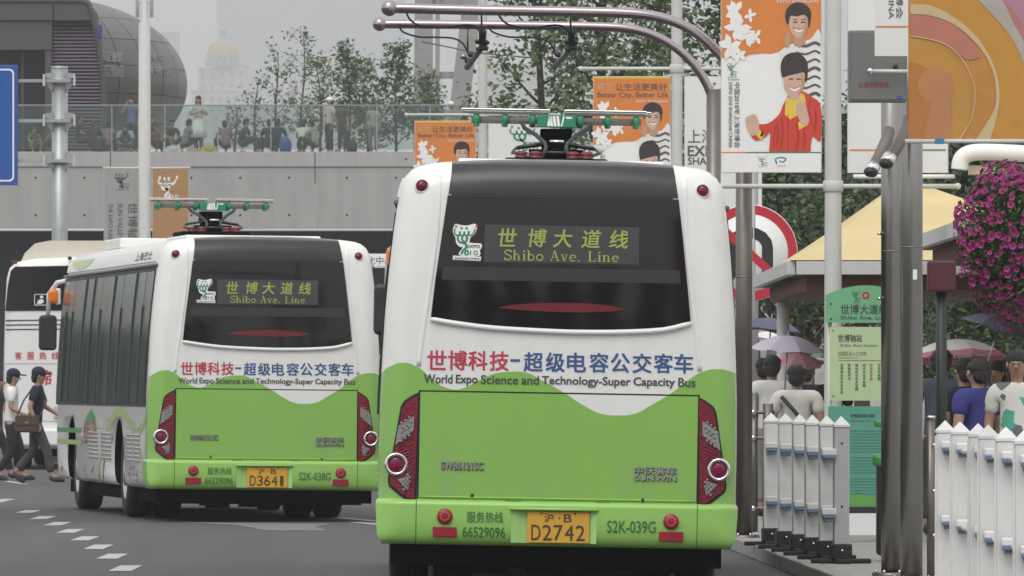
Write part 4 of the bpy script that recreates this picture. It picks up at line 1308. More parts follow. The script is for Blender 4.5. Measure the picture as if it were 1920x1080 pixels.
# two men walking past the parked coach, and one just entering at the left edge
NAVY = ('navy', (.012, .015, .045))
def bag_on(t, m, side, zz=.86, sx_=.14):
    mb = MB()
    mb.box((side * .16, -.14, zz), (.14, .34, .24), m, bev=.03)
    mb.tube([(side * .16, -.28, zz + .1), (side * .05, -.14, 1.30), (-side * .12, -.02, 1.43), (-side * .05, .12, 1.25), (side * .18, .03, zz + .1)], .013, m, 6)
    b = mb.build('shoulder_bag', t)
    mb = MB(); mb.box((side * .235, -.14, zz + .02), (.012, .3, .13), m, bev=.004); mb.build('bag_flap', b)
p = road_pt(20, 902)
a_ = person((p[0], p[1], 0), 92, 'walk2', 'walking man in a white T-shirt, black trousers and navy cap by the parked coach', ('white_tee', (.66, .66, .66)), ('black_trousers', (.015, .015, .02)), 1.74, hat='cap', hatc=NAVY)
p = road_pt(66, 907)
b_ = person((p[0], p[1], 0), 92, 'walk', 'walking man in a navy polo shirt and grey trousers with a brown shoulder bag', ('navy_polo', (.012, .013, .035)), ('grey_slacks', (.05, .052, .055)), 1.76, hat='cap', hatc=NAVY)
BAGM = M('canvas_bag', (.075, .055, .035), .85)
tb = thing('shoulder_bag', 'olive brown canvas shoulder bag slung on the man in the navy polo', 'bag', b_.location, b_.rotation_euler.z)
mb = MB(); mb.box((.23, -.10, .90), (.12, .36, .26), BAGM, bev=.03); mb.build('bag_body', tb)
mb = MB(); mb.box((.295, -.10, .95), (.012, .33, .15), BAGM, bev=.004); mb.build('flap', tb)
mb = MB(); mb.tube([(.22, -.26, 1.0), (.14, -.16, 1.25), (-.02, -.02, 1.47), (-.13, .10, 1.42), (-.02, .17, 1.25), (.2, .08, 1.0)], .014, BAGM, 6); mb.build('strap', tb)
mb = MB(); mb.box((.305, -.10, .92), (.006, .05, .02), M('brass', (.5, .42, .2), .4, .8)); mb.build('buckle', tb)
tbt = thing('water_bottle', 'small clear bottle in the hand of the man in the navy polo', 'bottle', b_.location, b_.rotation_euler.z)
mb = MB(); mb.tube([(-.19, .38, .86), (-.19, .40, .99), (-.19, .405, 1.01), (-.19, .41, 1.03)], [.03, .03, .014, .013], M('bottle_plastic', (.55, .6, .6), .15), 10); mb.build('bottle_body', tbt)
p = road_pt(-8, 900)
person((p[0], p[1], 0), 95, 'walk', 'walking person in dark clothes cut by the left edge of the picture', ('dark_top', (.03, .03, .035)), ('black_trousers', (.015, .015, .02)), 1.66)

# people under the shelters at the right
def stand_at(px, py, d, face, pn, label, shirt, lower, floor=.12, base_h=1.70, **k):
    x = at(px, 0, d).x
    h = (CAMZ + (HOR - py) * d / F - floor) * 1.0
    k_ = h / 1.715
    return person((x, d, floor), face, pn, label, shirt, lower, 1.70 * k_, 'people waiting by the bus stop', **k)
S_ = stand_at
S_(1448, 662, 96, 5, 'stand', 'person in a white shirt seen from behind under the lavender umbrella', ('white_shirt', (.60, .60, .60)), ('grey_trousers', (.18, .18, .18)), build_wide=1.12)
pw = S_(1494, 679, 88, 5, 'stand', 'woman with black bobbed hair and a white T-shirt with a dark diagonal strap', ('cream_tee', (.60, .58, .54)), ('dark', (.03, .03, .04)), build_wide=1.15)
mb = MB(); mb.tube([(-.13, -.14, 1.36), (-.02, -.165, 1.22), (.08, -.165, 1.08), (.15, -.12, .98)], .020, M('strap_dark', (.02, .03, .03), .7), 6); mb.build('strap', pw)
S_(1560, 672, 99, 330, 'stand', 'dark haired person behind the flat white post and the stop sign', ('black_top', (.015, .015, .015)), ('dark', (.03, .03, .04)))
S_(1430, 668, 104, 350, 'stand', 'person in a dark top farther back left of the white shirt', ('ink_blue', (.02, .02, .06)), ('dark', (.03, .03, .04)))
S_(1516, 676, 106, 20, 'stand', 'person in black farther back between the umbrellas', ('ink_black', (.015, .015, .03)), ('dark', (.03, .03, .04)))
S_(1766, 650, 84, 10, 'stand', 'broad man in a grey blue T-shirt behind the dark shelter column', ('grey_blue_tee', (.085, .092, .13)), ('charcoal', (.05, .05, .05)), build_wide=1.2)
S_(1806, 667, 82, 330, 'stand', 'dark haired person between the grey blue T-shirt and the royal blue shirt', ('ink_black', (.015, .015, .03)), ('dark', (.03, .03, .04)))
S_(1832, 668, 78, 320, 'stand', 'man in a royal blue shirt looking down at the right behind the pickets', ('royal_blue', (.035, .035, .19)), ('charcoal', (.05, .05, .05)), build_wide=1.2)
S_(1868, 672, 84, 200, 'stand', 'person with long black hair under the plaid umbrella', ('charcoal_top', (.05, .05, .055)), ('dark', (.03, .03, .04)), longhair=True)
pf = S_(1907, 650, 72, 188, 'stand', 'smiling woman in glasses and a green and white floral top at the right edge', ('floral', (.45, .50, .45)), ('dark', (.03, .03, .04)), build_wide=1.05)
# floral pattern and glasses
fm = MATS['cloth_floral']; t_ = fm.node_tree
vn = t_.nodes.new("ShaderNodeTexVoronoi"); vn.inputs['Scale'].default_value = 9
tcn = t_.nodes.new("ShaderNodeTexCoord"); t_.links.new(tcn.outputs['Object'], vn.inputs['Vector'])
cr = t_.nodes.new("ShaderNodeValToRGB"); cr.color_ramp.interpolation = 'CONSTANT'
cr.color_ramp.elements[0].color = (.62, .62, .58, 1); cr.color_ramp.elements[1].position = .45; cr.color_ramp.elements[1].color = (.08, .36, .26, 1)
e = cr.color_ramp.elements.new(.62); e.color = (.60, .60, .56, 1); e = cr.color_ramp.elements.new(.8); e.color = (.32, .42, .12, 1); e = cr.color_ramp.elements.new(.88); e.color = (.12, .13, .14, 1)
sp = t_.nodes.new("ShaderNodeSeparateColor"); t_.links.new(vn.outputs['Color'], sp.inputs[0]); t_.links.new(sp.outputs[0], cr.inputs[0])
t_.links.new(cr.outputs[0], t_.nodes['Principled BSDF'].inputs['Base Color'])
K = PEOPLE[('stand', True)][6]
gl = MB(); c0 = K['V']['hb'].lerp(K['V']['ht'], .35)
for s in (-1, 1): gl.lathe([(.020, 0), (.024, .003), (.024, -.003), (.020, 0)], c0 + K['rt'] * s * .032 + K['up'] * .022 + K['fwd'] * .088, M('glasses_frame', (.03, .03, .03), .4), 14, 'Y')
gl.tube([c0 + K['rt'] * -.01 + K['up'] * .024 + K['fwd'] * .09, c0 + K['rt'] * .01 + K['up'] * .024 + K['fwd'] * .09], .003, MATS['glasses_frame'], 6)
gl.build('glasses', pf)

# umbrellas held by the waiting people
def umbrella(cx, cy, zt, r, c1, c2, label, tilt=(0, 0), n=8, rim=None):
    t = thing('umbrella', label, 'umbrella', (cx, cy, zt), 0)
    t.rotation_euler = (tilt[0], tilt[1], .3)
    for k in range(n):
        a0, a1 = 2 * PI * k / n, 2 * PI * (k + 1) / n
        vs = []; fs = []
        for i in range(7):
            f = i / 6
            for j in range(5):
                a = a0 + (a1 - a0) * j / 4
                sag = 1 - .06 * math.sin(PI * j / 4) * f
                vs.append((r * f * math.cos(a) * sag, r * f * math.sin(a) * sag, -.36 * r * f ** 2 + .04 * r * math.sin(PI * j / 4) * f * -1))
        for i in range(6):
            for j in range(4):
                q = i * 5 + j; fs.append((q, q + 5, q + 6, q + 1))
        m_ = MB(); m_.add(vs, fs[:20] if rim else fs, c1 if (k % 2 or c2 is None) else c2, True)
        if rim: m_.add(vs, fs[20:], rim, True)
        m_.build('canopy_panel', t)
    m_ = MB(); m_.tube([(0, 0, .05), (0, 0, -.75)], .008, STEEL, 8); m_.build('shaft', t)
    for k in range(n):
        a = 2 * PI * k / n
        m_ = MB(); m_.tube([(0, 0, -.02), (r * .5 * math.cos(a), r * .5 * math.sin(a), -.36 * r * .25 - .01), (r * math.cos(a), r * math.sin(a), -.36 * r - .01)], .004, STEEL, 4); m_.build('rib', t)
    return t
U = lambda n, c: M('umbrella_' + n, c, .6, var=.06)
def umb(px, py, d, wpx, c1, c2, label, tilt=(0, 0), rim=None):
    p = at(px, py, d); umbrella(p.x, p.y, p.z, wpx * d / F / 2, c1, c2, label, tilt, rim=rim)
umb(1478, 629, 92, 150, U('lavender', (.42, .38, .46)), None, 'pale lavender umbrella over the woman with the diagonal strap', (.05, .05))
umb(1447, 596, 104, 120, U('slate', (.09, .10, .16)), None, 'dark slate blue umbrella left of the tree fork', (0, .1))
umb(1500, 664, 100, 90, U('pink', (.48, .22, .27)), None, 'small dusty pink umbrella below the lavender one', (.3, 0))
umb(1556, 650, 101, 90, U('mint', (.42, .62, .56)), None, 'mint green umbrella edge beside the flat white post', (0, -.1))
umb(1440, 622, 112, 70, U('white_dots', (.62, .60, .60)), None, 'small white umbrella behind the lavender one', (0, .1))
umb(1792, 636, 90, 200, U('white', (.66, .66, .66)), None, 'white umbrella with a rose rim behind the dark shelter column', (-.10, 0), U('rose', (.48, .16, .22)))
PLD = U('plaid', (.13, .14, .17))
vt = PLD.node_tree; ck = vt.nodes.new("ShaderNodeTexChecker"); ck.inputs['Scale'].default_value = 34; tt2 = vt.nodes.new("ShaderNodeTexCoord")
vt.links.new(tt2.outputs['Object'], ck.inputs['Vector']); ck.inputs['Color1'].default_value = (.10, .105, .13, 1); ck.inputs['Color2'].default_value = (.05, .055, .10, 1)
vt.links.new(ck.outputs['Color'], vt.nodes['Principled BSDF'].inputs['Base Color'])
umb(1880, 592, 80, 150, PLD, None, 'dark plaid umbrella under the hanging flowers', (.1, .3))

# ================================================================ RAISED TERRACE AND WHAT STANDS BEHIND IT
CONC = M('concrete', (.31, .31, .305), .85, var=.12, scale=.5, bump=.3, bscale=8, island=.05)
CONCD = M('concrete_cope', (.34, .34, .335), .85, var=.10, scale=.8, bump=.2, island=.05)
TD = 287.0
def wx(px, d): return (px - 960) * d / F
def wz(py, d): return CAMZ + (HOR - py) * d / F
ter = thing('raised_terrace', 'long raised concrete terrace crossing behind the buses', 'terrace', (wx(400, TD), TD, 0))
ox = ter.location.x
zt, zj, zb = wz(284, TD), wz(313, TD), wz(427, TD)
xl, xr = wx(-5200, TD), wx(1500, TD)
for m_ in (CONC, CONCD):      # rain streaks run down the concrete
    t_ = m_.node_tree; mp_ = t_.nodes.new("ShaderNodeMapping"); mp_.inputs['Scale'].default_value = (3.5, 3.5, .35)
    tc_ = [n for n in t_.nodes if n.bl_idname == 'ShaderNodeTexCoord'][0]; n_ = [n for n in t_.nodes if n.bl_idname == 'ShaderNodeTexNoise'][0]
    t_.links.new(tc_.outputs['Object'], mp_.inputs['Vector']); t_.links.new(mp_.outputs[0], n_.inputs['Vector'])
# cope blocks and fascia panels, 6 m long with open joints; joint at px 207
jx = wx(207, TD); Lp = 6.4
x = jx - math.ceil((jx - xl) / Lp) * Lp
k = 0
cope = MB(); cope.box((0, 1.0, 0), (Lp - .025, 2.0, zt - zj - .012), CONCD, bev=.015)
fas = MB(); fas.box((0, .20, 0), (Lp - .025, .3, zj - zb), CONC, bev=.012)
for i in range(4):
    for zz in (.62, -.55): fas.ball((-Lp / 2 + 1.0 + i * 1.53, .045, zz), (.035, .02, .035), UNDER, 8, 4)
cd = cope.build('cope_block', ter); fd = fas.build('wall_panel', ter)
first = True
while x < xr:
    for src, z in ((cd, (zt + zj) / 2), (fd, (zj + zb) / 2 - .006)):
        o = src if first else bpy.data.objects.new(src.name.split('.')[0], src.data)
        if not first: col.objects.link(o); o.parent = ter
        o.location = (x + Lp / 2 - ox, 0, z)
    first = False
    x += Lp
mb = MB(); mb.box(((xl + xr) / 2 - ox, 15, zt - .25), (xr - xl, 26.0, .3), CONC); mb.build('deck_slab', ter)
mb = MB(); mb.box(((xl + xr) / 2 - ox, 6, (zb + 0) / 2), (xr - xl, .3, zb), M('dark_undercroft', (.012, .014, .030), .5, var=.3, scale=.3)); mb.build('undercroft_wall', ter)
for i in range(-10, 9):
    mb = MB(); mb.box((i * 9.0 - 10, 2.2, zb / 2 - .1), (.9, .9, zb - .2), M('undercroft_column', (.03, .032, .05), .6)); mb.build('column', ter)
for i in range(30):
    mb = MB(); mb.box((-100 + i * 4.5, 5.7, 2.4 + (i % 3) * .2), (3.4, .1, 2.6), M('shop_glass', (.03, .035, .05), .15, var=.4)); mb.build('shop_window', ter)
# railing: glass panels, slim posts, top rail
rail = thing('glass_railing', 'clear glass railing with slim posts along the terrace edge', 'railing', (wx(400, TD), TD + .25, zt))
GL = bpy.data.materials.new('railing_glass'); GL.use_nodes = True
g = GL.node_tree; g.nodes.clear()
o_ = g.nodes.new('ShaderNodeOutputMaterial'); mx = g.nodes.new('ShaderNodeMixShader'); tr_ = g.nodes.new('ShaderNodeBsdfTransparent'); gs = g.nodes.new('ShaderNodeBsdfGlossy'); df = g.nodes.new('ShaderNodeBsdfDiffuse')
tr_.inputs[0].default_value = (.80, .85, .83, 1); gs.inputs['Roughness'].default_value = .1; gs.inputs[0].default_value = (.8, .85, .85, 1); df.inputs[0].default_value = (.34, .38, .37, 1)
m0 = g.nodes.new('ShaderNodeMixShader'); m0.inputs[0].default_value = .6; g.links.new(gs.outputs[0], m0.inputs[1]); g.links.new(df.outputs[0], m0.inputs[2])
mx.inputs[0].default_value = .07; g.links.new(tr_.outputs[0], mx.inputs[1]); g.links.new(m0.outputs[0], mx.inputs[2]); g.links.new(mx.outputs[0], o_.inputs[0])
RAILM = M('rail_metal', (.30, .31, .31), .5, .3)
gh = wz(197, TD) - zt
px0 = 408 - 99.5 * 50; n = 0
gp = MB(); gp.box((0, 0, gh / 2 + .03), (1.62, .02, gh - .08), GL); gpo = gp.build('glass_pane', rail)
pp = MB(); pp.box((0, 0, gh / 2), (.03, .05, gh), RAILM); ppo = pp.build('railing_post', rail)
for i in range(62):
    xx = wx(px0 + 99.5 * i, TD) - ox
    o = ppo if i == 0 else bpy.data.objects.new('railing_post', ppo.data)
    if i: col.objects.link(o); o.parent = rail
    o.location = (xx, 0, 0)
    o = gpo if i == 0 else bpy.data.objects.new('glass_pane', gpo.data)
    if i: col.objects.link(o); o.parent = rail
    o.location = (xx + .83, 0, 0)
mb = MB(); mb.tube([(xl - ox, 0, gh), (xr - ox, 0, gh)], .022, RAILM, 8); mb.build('top_rail', rail)
# a few belongings beside the people sitting
def lump(px, py, w_, h_, m, name, label, cat):
    p = at(px, py, deckY - .3); mb = MB()
    bw = w_ * deckY / F; bh = h_ * deckY / F
    mb.ball((p.x, p.y, DZ + bh * .48), (bw / 2, .16, bh / 2), m, 12, 8); mb.box((p.x, p.y, DZ + bh * .3), (bw * .9, .26, bh * .55), m, bev=.05)
    mb.tube([(p.x - bw * .2, p.y, DZ + bh * .9), (p.x, p.y, DZ + bh * 1.15), (p.x + bw * .2, p.y, DZ + bh * .9)], .012, m, 6)
    o = mb.build(name); tag(o, label, cat)
lump(535, 265, 24, 34, M('bag_blue', (.04, .08, .30), .6), 'backpack', 'blue backpack standing between two dark clad seated people and the white shirt', 'bag')
lump(392, 275, 34, 17, M('bag_yellow', (.42, .36, .08), .6), 'plastic_bag', 'yellow plastic bag by the feet of the woman in the white skirt', 'bag')
lump(362, 277, 26, 12, M('bag_tan', (.40, .28, .20), .6), 'plastic_bag', 'tan bag left of the yellow bag on the terrace', 'bag')
lump(325, 274, 34, 16, M('bag_white', (.55, .55, .55), .6), 'plastic_bag', 'white bag on the terrace below the person in graphite', 'bag')
lump(660, 272, 20, 26, M('bag_black', (.02, .02, .02), .6), 'handbag', 'black handbag at the feet of the standing charcoal clad person', 'bag')

# ---- dark egg-shaped hall
ED = 340.0; s_ = F / ED
EGG = M('hall_panel', (.085, .085, .082), .38, .25, var=.10, scale=.7, island=.10)
EGGD = M('hall_joint', (.02, .02, .02), .8)
egg = thing('oval_hall', 'dark grey panelled egg shaped hall rising behind the terrace', 'building', (wx(95, ED), ED, wz(160, ED)))
A, B_, C_ = 256 / s_, 9.0, 163 / s_
mb = MB(); mb.ball((0, 0, 0), (A - .06, B_ - .06, C_ - .06), EGGD, 48, 32); mb.build('inner_skin', egg)
def ept(la, lo, k_=1.0):
    return (A * k_ * math.cos(la) * math.cos(lo), B_ * k_ * math.cos(la) * math.sin(lo), C_ * k_ * math.sin(la))
NL, NM = 9, 12
for i in range(NL):
    la0, la1 = -PI / 2 * .92 + i * PI * .92 / NL, -PI / 2 * .92 + (i + 1) * PI * .92 / NL
    for j in range(NM):
        lo0, lo1 = R(-118) + j * R(150) / NM, R(-118) + (j + 1) * R(150) / NM
        g_ = .0035
        vs = []; fs = []
        for a in range(5):
            for b in range(5):
                vs.append(ept(la0 + g_ + (la1 - la0 - 2 * g_) * a / 4, lo0 + g_ + (lo1 - lo0 - 2 * g_) * b / 4))
        for a in range(4):
            for b in range(4):
                q = a * 5 + b; fs.append((q, q + 1, q + 6, q + 5))
        m_ = MB(); m_.add(vs, fs, EGG, True); m_.build('cladding_panel', egg)
# lettering etched on the panels (only ghostly shapes can be made out)
LET = M('hall_lettering', (.17, .17, .17), .5)
mb = MB()
def eggfn(px, py):
    x = (px - 95) / s_; z = (160 - py) / s_
    q = 1 - (x / A) ** 2 - (z / C_) ** 2
    return (x, -B_ * math.sqrt(max(q, 0)) * 1.01 - .03, z)
fe = lambda a, b: eggfn(a, -b)
put_text(mb, "城市足迹馆", (198, -129, 244, -109), fe, LET, .03); put_text(mb, "FOOTPRINT", (198, -156, 248, -135), fe, LET, .03)
put_text(mb, "世博会", (280, -121, 316, -106), fe, LET, .03); put_text(mb, "博物馆", (286, -148, 328, -128), fe, LET, .03); poly2d(mb, [(278, -157), (330, -157), (330, -152), (278, -152)], fe, LET)
poly2d(mb, [(198, -157), (248, -157), (248, -153), (198, -153)], fe, LET)
mb.build('lettering', egg)
# facade cut across its left end
FD = ED - 10.5
FAC = M('hall_facade', (.060, .060, .056), .5, var=.08)
hall = thing('hall_front', 'dark flat hall front with a louvred screen and deep recess, left of the oval hall', 'building', (wx(60, FD), FD, 0))
hx = hall.location.x
fp = lambda px, py: (wx(px, FD) - hx, wz(py, FD))
def facade(name, poly, y, th, m):
    mb = MB(); mb.prism([fp(*p) for p in poly], y, y + th, m); return mb.build(name, hall)
edge = [(160, 3), (168, 12), (176, 40), (184, 80), (190, 120), (194, 160), (194, 200), (190, 240), (185, 285)]
facade('backing_wall', [(-700, 2)] + edge[:] + [(-700, 285)], 1.2, 6, EGGD)
facade('upper_panel', [(-700, 3), (99, 3), (99, 38), (-700, 38)], 0, .8, FAC)
facade('upper_panel', [(101, 3), (160, 3), (168, 12), (174, 38), (101, 38)], 0, .8, FAC)
facade('middle_panel', [(-700, 40), (97, 40), (97, 93), (-700, 93)], .1, .8, FAC)
facade('recess_jamb', [(84, 95), (97, 95), (97, 285), (84, 285)], .15, .8, FAC)
facade('recess_mullion', [(38, 95), (42, 95), (42, 285), (38, 285)], .8, .1, FAC)
LOUV = M('louvre_metal', (.085, .062, .095), .5, .3, var=.12, scale=.5)
lb = MB()
y_ = 45.0
while y_ < 285:
    xe = np.interp(y_, [p[1] for p in edge], [p[0] for p in edge]) - 4
    a = fp(98, y_); b = fp(xe, y_ + 3.2)
    lb.box(((a[0] + b[0]) / 2, .45, (a[1] + b[1]) / 2), (b[0] - a[0], .18, abs(a[1] - b[1])), LOUV, rx=R(-18)); y_ += 6.6
stuff(lb.build('louvre_slats', hall))
rim_ = MB(); rim_.tube([(fp(*p)[0], 0, fp(*p)[1]) for p in smooth_curve([(-100, 1)] + [(120, 1)] + edge, 4)], .10, FAC, 8); rim_.build('edge_trim', hall)
mb = MB(); c = fp(189, 60); mb.box((c[0], -.2, c[1]), (.12, .1, .5), M('blue_light', (.03, .03, .30), .4), bev=.03); mb.build('blue_beacon', hall)

# ---- grey pylon with raking legs
PG = M('pylon_grey', (.26, .255, .25), .7, var=.08)
PD = 312.0
pyl = thing('lattice_pylon', 'tall pale grey two legged pylon with cross members behind the terrace', 'pylon', (wx(830, PD), PD, 0))
pxx = pyl.location.x
def leg(a, b, w0, w1, name):
    mb = MB(); pa, pb = at(*a, PD), at(*b, PD); w0_ = w0 * PD / F / 2; w1_ = w1 * PD / F / 2
    vs = [(pa.x - w0_ - pxx, -.4, pa.z), (pa.x + w0_ - pxx, -.4, pa.z), (pb.x + w1_ - pxx, -.4, pb.z), (pb.x - w1_ - pxx, -.4, pb.z)]
    vs += [(v[0], .4, v[2]) for v in vs]
    mb.add(vs, [(0, 1, 2, 3), (7, 6, 5, 4), (0, 4, 5, 1), (1, 5, 6, 2), (2, 6, 7, 3), (3, 7, 4, 0)], PG)
    for f in (-1, 1): mb.box(((pa.x + pb.x) / 2 - pxx, f * .43, (pa.z + pb.z) / 2), (.05, .02, .05), PG)
    mb.build(name, pyl)
leg((790, 800), (797, -400), 40, 30, 'pylon_leg'); leg((818, 800), (822, -400), 8, 8, 'pylon_post'); leg((790, 800), (900, -120), 42, 34, 'pylon_leg')
for a, b, h_ in ((812, 866, 12), (800, 885, 13)):
    y = 141 if h_ == 12 else 2
    pa, pb = at(a, y, PD), at(b, y, PD); mb = MB(); mb.box(((pa.x + pb.x) / 2 - pxx, 0, pa.z), (pb.x - pa.x, .5, h_ * PD / F), PG); mb.build('cross_member', pyl)

# ---- across the river: domed building and towers, lost in the haze
FARW = M('far_stone', (.42, .41, .39), .8, var=.08, scale=.05)
FARG = M('far_gold', (.45, .26, .10), .6, var=.08, scale=.05)
FARD = M('far_window', (.10, .10, .12), .5)
def domed(px, ybase, ydrum, ydome, ytop, wdome, D, label, wings):
    t = thing('domed_building', label, 'building', (wx(px, D), D, 0))
    sc_ = D / F
    z = lambda y: CAMZ + (HOR - y) * sc_
    r = wdome / 2 * sc_
    mb = MB(); prof = [(r, z(ydrum))] + [(r * math.cos(a), z(ydrum) + (z(ydome) - z(ydrum)) * math.sin(a)) for a in [R(x) for x in (12, 25, 40, 55, 70, 82)]] + [(r * .16, z(ydome))]
    mb.lathe(prof, (0, 0, 0), FARG, 24); 
    for k in range(8):
        a = 2 * PI * k / 8 + .2; mb.tube([(p[0] * 1.02 * math.cos(a), p[0] * 1.02 * math.sin(a), p[1]) for p in prof], .35, FARW, 5)
    mb.build('dome', t)
    mb = MB(); mb.lathe([(r * .2, z(ydome)), (r * .2, z(ydome - 14)), (r * .26, z(ydome - 15)), (r * .12, z(ydome - 22)), (.2, z(ytop))], (0, 0, 0), FARW, 12); mb.ball((0, 0, z(ytop)), .9, FARW, 8, 6); mb.build('lantern', t)
    mb = MB(); mb.lathe([(r * 1.05, z(ydrum + 22)), (r * 1.02, z(ydrum + 2)), (r * 1.15, z(ydrum)), (r, z(ydrum - 1))], (0, 0, 0), FARW, 24); mb.build('drum', t)
    for k in range(9):
        a = PI + PI * (k + .5) / 9; c_ = MB(); c_.tube([(r * 1.12 * math.cos(a), r * 1.12 * math.sin(a), z(ydrum + 21)), (r * 1.12 * math.cos(a), r * 1.12 * math.sin(a), z(ydrum + 2))], .35, FARW, 6); c_.build('drum_column', t)
    for iw, (x0, x1, y0) in enumerate(wings):
        wy = 6 - iw * 1.3
        w_ = (x1 - x0) * sc_; xc = ((x0 + x1) / 2 - px) * sc_
        mb = MB(); mb.box((xc, wy, z(y0) / 2), (w_, 22, z(y0)), FARW); wl = mb.build('wing', t)
        mb = MB(); mb.box((xc, wy, z(y0) + .4), (w_ + 1.4, 23.4, .8), FARW); mb.build('cornice', wl)
        nwin = max(1, int(w_ / 4.2)); rows = max(1, int((z(y0) - 6) / 6.5))
        for i in range(nwin):
            for j in range(rows):
                m_ = MB(); m_.box((xc - w_ / 2 + (i + .5) * w_ / nwin, wy - 11.1, z(y0) - 4.5 - j * 6.5), (1.5, .3, 3.0), FARD); m_.build('window', wl)
    return t
domed(418, 290, 103, 74, 44, 58, 5200, 'hazy pale building with a gold ribbed dome and lantern across the river', [(372, 408, 130), (408, 462, 124), (360, 480, 172), (350, 500, 215)])
domed(638, 290, 122, 90, 52, 50, 7000, 'second fainter domed building, far right of the gold domed one', [(610, 668, 142), (596, 690, 175), (580, 720, 215)])
for (x0, x1, y0, D, lab) in ((407, 760, -140, 7400, 'broad hazy office tower filling the sky behind the domes'), (905, 1060, 118, 5200, 'low hazy block far behind the slim white mast'), (300, 335, 60, 6400, 'narrow hazy block just right of the oval hall')):
    t = thing('hazy_tower', lab, 'building', (wx((x0 + x1) / 2, D), D, 0))
    w_ = (x1 - x0) * D / F; h_ = wz(y0, D)
    mb = MB(); mb.box((0, 10, h_ / 2), (w_, 20, h_), M('tower_cladding', (.30, .31, .32), .6, var=.05, scale=.02)); mb.build('tower_block', t)
    if y0 < 0:
        for i in range(0):
            m_ = MB(); m_.box((-w_ / 2 + 1.8 + i * 3.6, -.15, h_ / 2), (.5, .3, h_), FARW); m_.build('mullion', t)

# ================================================================ TREES
BARK = M('bark', (.055, .047, .040), .9, var=.3, scale=8, bump=.6, bscale=20)
def leafmat(n, c): return M(n, c, .55, var=.35, scale=.9, island=.45, spec=.35)
LF = leafmat('leaf_green', (.105, .150, .065)); LFD = leafmat('leaf_dark', (.062, .098, .042)); LFY = leafmat('leaf_pale', (.10, .14, .07))
def tree(loc, h, seed, label, leaf=LF, tr=.12, spread=1.6, n_br=26, leaf_s=.07, per=26, lean=(0, 0), crown0=.3, group=None, tname='tree', twigs=5, fork=False, droop=0.0, clump=.28):
    rnd = random.Random(seed)
    t = thing(tname, label, 'tree', loc, 0, group)
    tk = MB()
    def rv(s): return Vector((rnd.uniform(-s, s), rnd.uniform(-s, s), rnd.uniform(-s, s)))
    stem = []
    n = 9
    for i in range(n):
        f = i / (n - 1); stem.append(Vector((lean[0] * f * h + math.sin(f * 5 + seed) * .03 * h * f, lean[1] * f * h + math.cos(f * 4 + seed) * .03 * h * f, f * h)))
    if fork: stem = stem[:4]
    tk.tube(stem, [max(.008, tr * (1 - .9 * i / n)) for i in range(len(stem))], BARK, 10)
    P = []
    brs = []
    for b in range(n_br):
        f = crown0 + (1 - crown0) * (b + rnd.random()) / n_br
        if fork: f = rnd.uniform(.28, .37)
        i = min(int(f * (n - 1)), len(stem) - 2); p0 = stem[i].lerp(stem[i + 1], min(1, f * (n - 1) - i))
        a = b * 2.4 + rnd.uniform(-.5, .5)
        ln = spread * (1.1 - .75 * ((f - crown0) / (1 - crown0)) ** 1.3) * rnd.uniform(.6, 1.15)
        if fork: ln = h * rnd.uniform(.35, .62)
        up = rnd.uniform(.45, 1.1) if not fork else rnd.uniform(.7, 2.2)
        dr = Vector((math.cos(a), math.sin(a), up)).normalized()
        pts = [p0]; r0 = tr * (1 - .85 * f) * .55
        for s_ in range(5):
            dr = (dr + rv(.22) + Vector((0, 0, .04 - droop))).normalized(); pts.append(pts[-1] + dr * ln / 5)
        tk.tube(pts, [max(.006, r0 * (1 - s_ / 5.5)) for s_ in range(6)], BARK, 6)
        for q in range(twigs):
            g_ = rnd.uniform(.3, 1.0); j = min(int(g_ * 5), 4); q0 = pts[j].lerp(pts[j + 1], g_ * 5 - j if g_ * 5 - j <= 1 else 1)
            td = (dr + rv(.9)).normalized(); tl = ln * rnd.uniform(.2, .42)
            q1 = q0 + td * tl * .5; q2 = q1 + (td + rv(.4)).normalized() * tl * .5
            tk.tube([q0, q1, q2], [max(.005, r0 * .3), .006, .004], BARK, 4)
            for c in range(per):
                m_ = rnd.random(); base = q0.lerp(q1, m_ * 2) if m_ < .5 else q1.lerp(q2, m_ * 2 - 1)
                P.append(base + Vector((rnd.gauss(0, 1), rnd.gauss(0, 1), rnd.gauss(0, 1))) * clump * .42)
    tk.build('trunk', t)
    if P:
        P = np.array([tuple(p) for p in P]); N_ = len(P); rg = np.random.default_rng(seed)
        d1 = rg.normal(size=(N_, 3)); d1[:, 2] *= .6; d1 /= np.linalg.norm(d1, axis=1)[:, None]
        d2 = np.cross(d1, rg.normal(size=(N_, 3))); d2 /= np.linalg.norm(d2, axis=1)[:, None]
        L_ = leaf_s * rg.uniform(.6, 1.35, N_)[:, None]
        a = P - d1 * L_; c = P + d1 * L_; b = P + d2 * L_ * .55; d = P - d2 * L_ * .55
        V = np.stack([a, b, c, d], 1).reshape(-1, 3)
        me = bpy.data.meshes.new('crown')
        me.vertices.add(N_ * 4); me.vertices.foreach_set('co', V.ravel())
        me.loops.add(N_ * 4); me.loops.foreach_set('vertex_index', np.arange(N_ * 4))
        me.polygons.add(N_); me.polygons.foreach_set('loop_start', np.arange(N_) * 4); me.polygons.foreach_set('loop_total', np.full(N_, 4))
        me.update(calc_edges=True); me.materials.append(leaf)
        o = bpy.data.objects.new('crown', me); col.objects.link(o); o.parent = t
        o['kind'] = 'stuff'
    return t
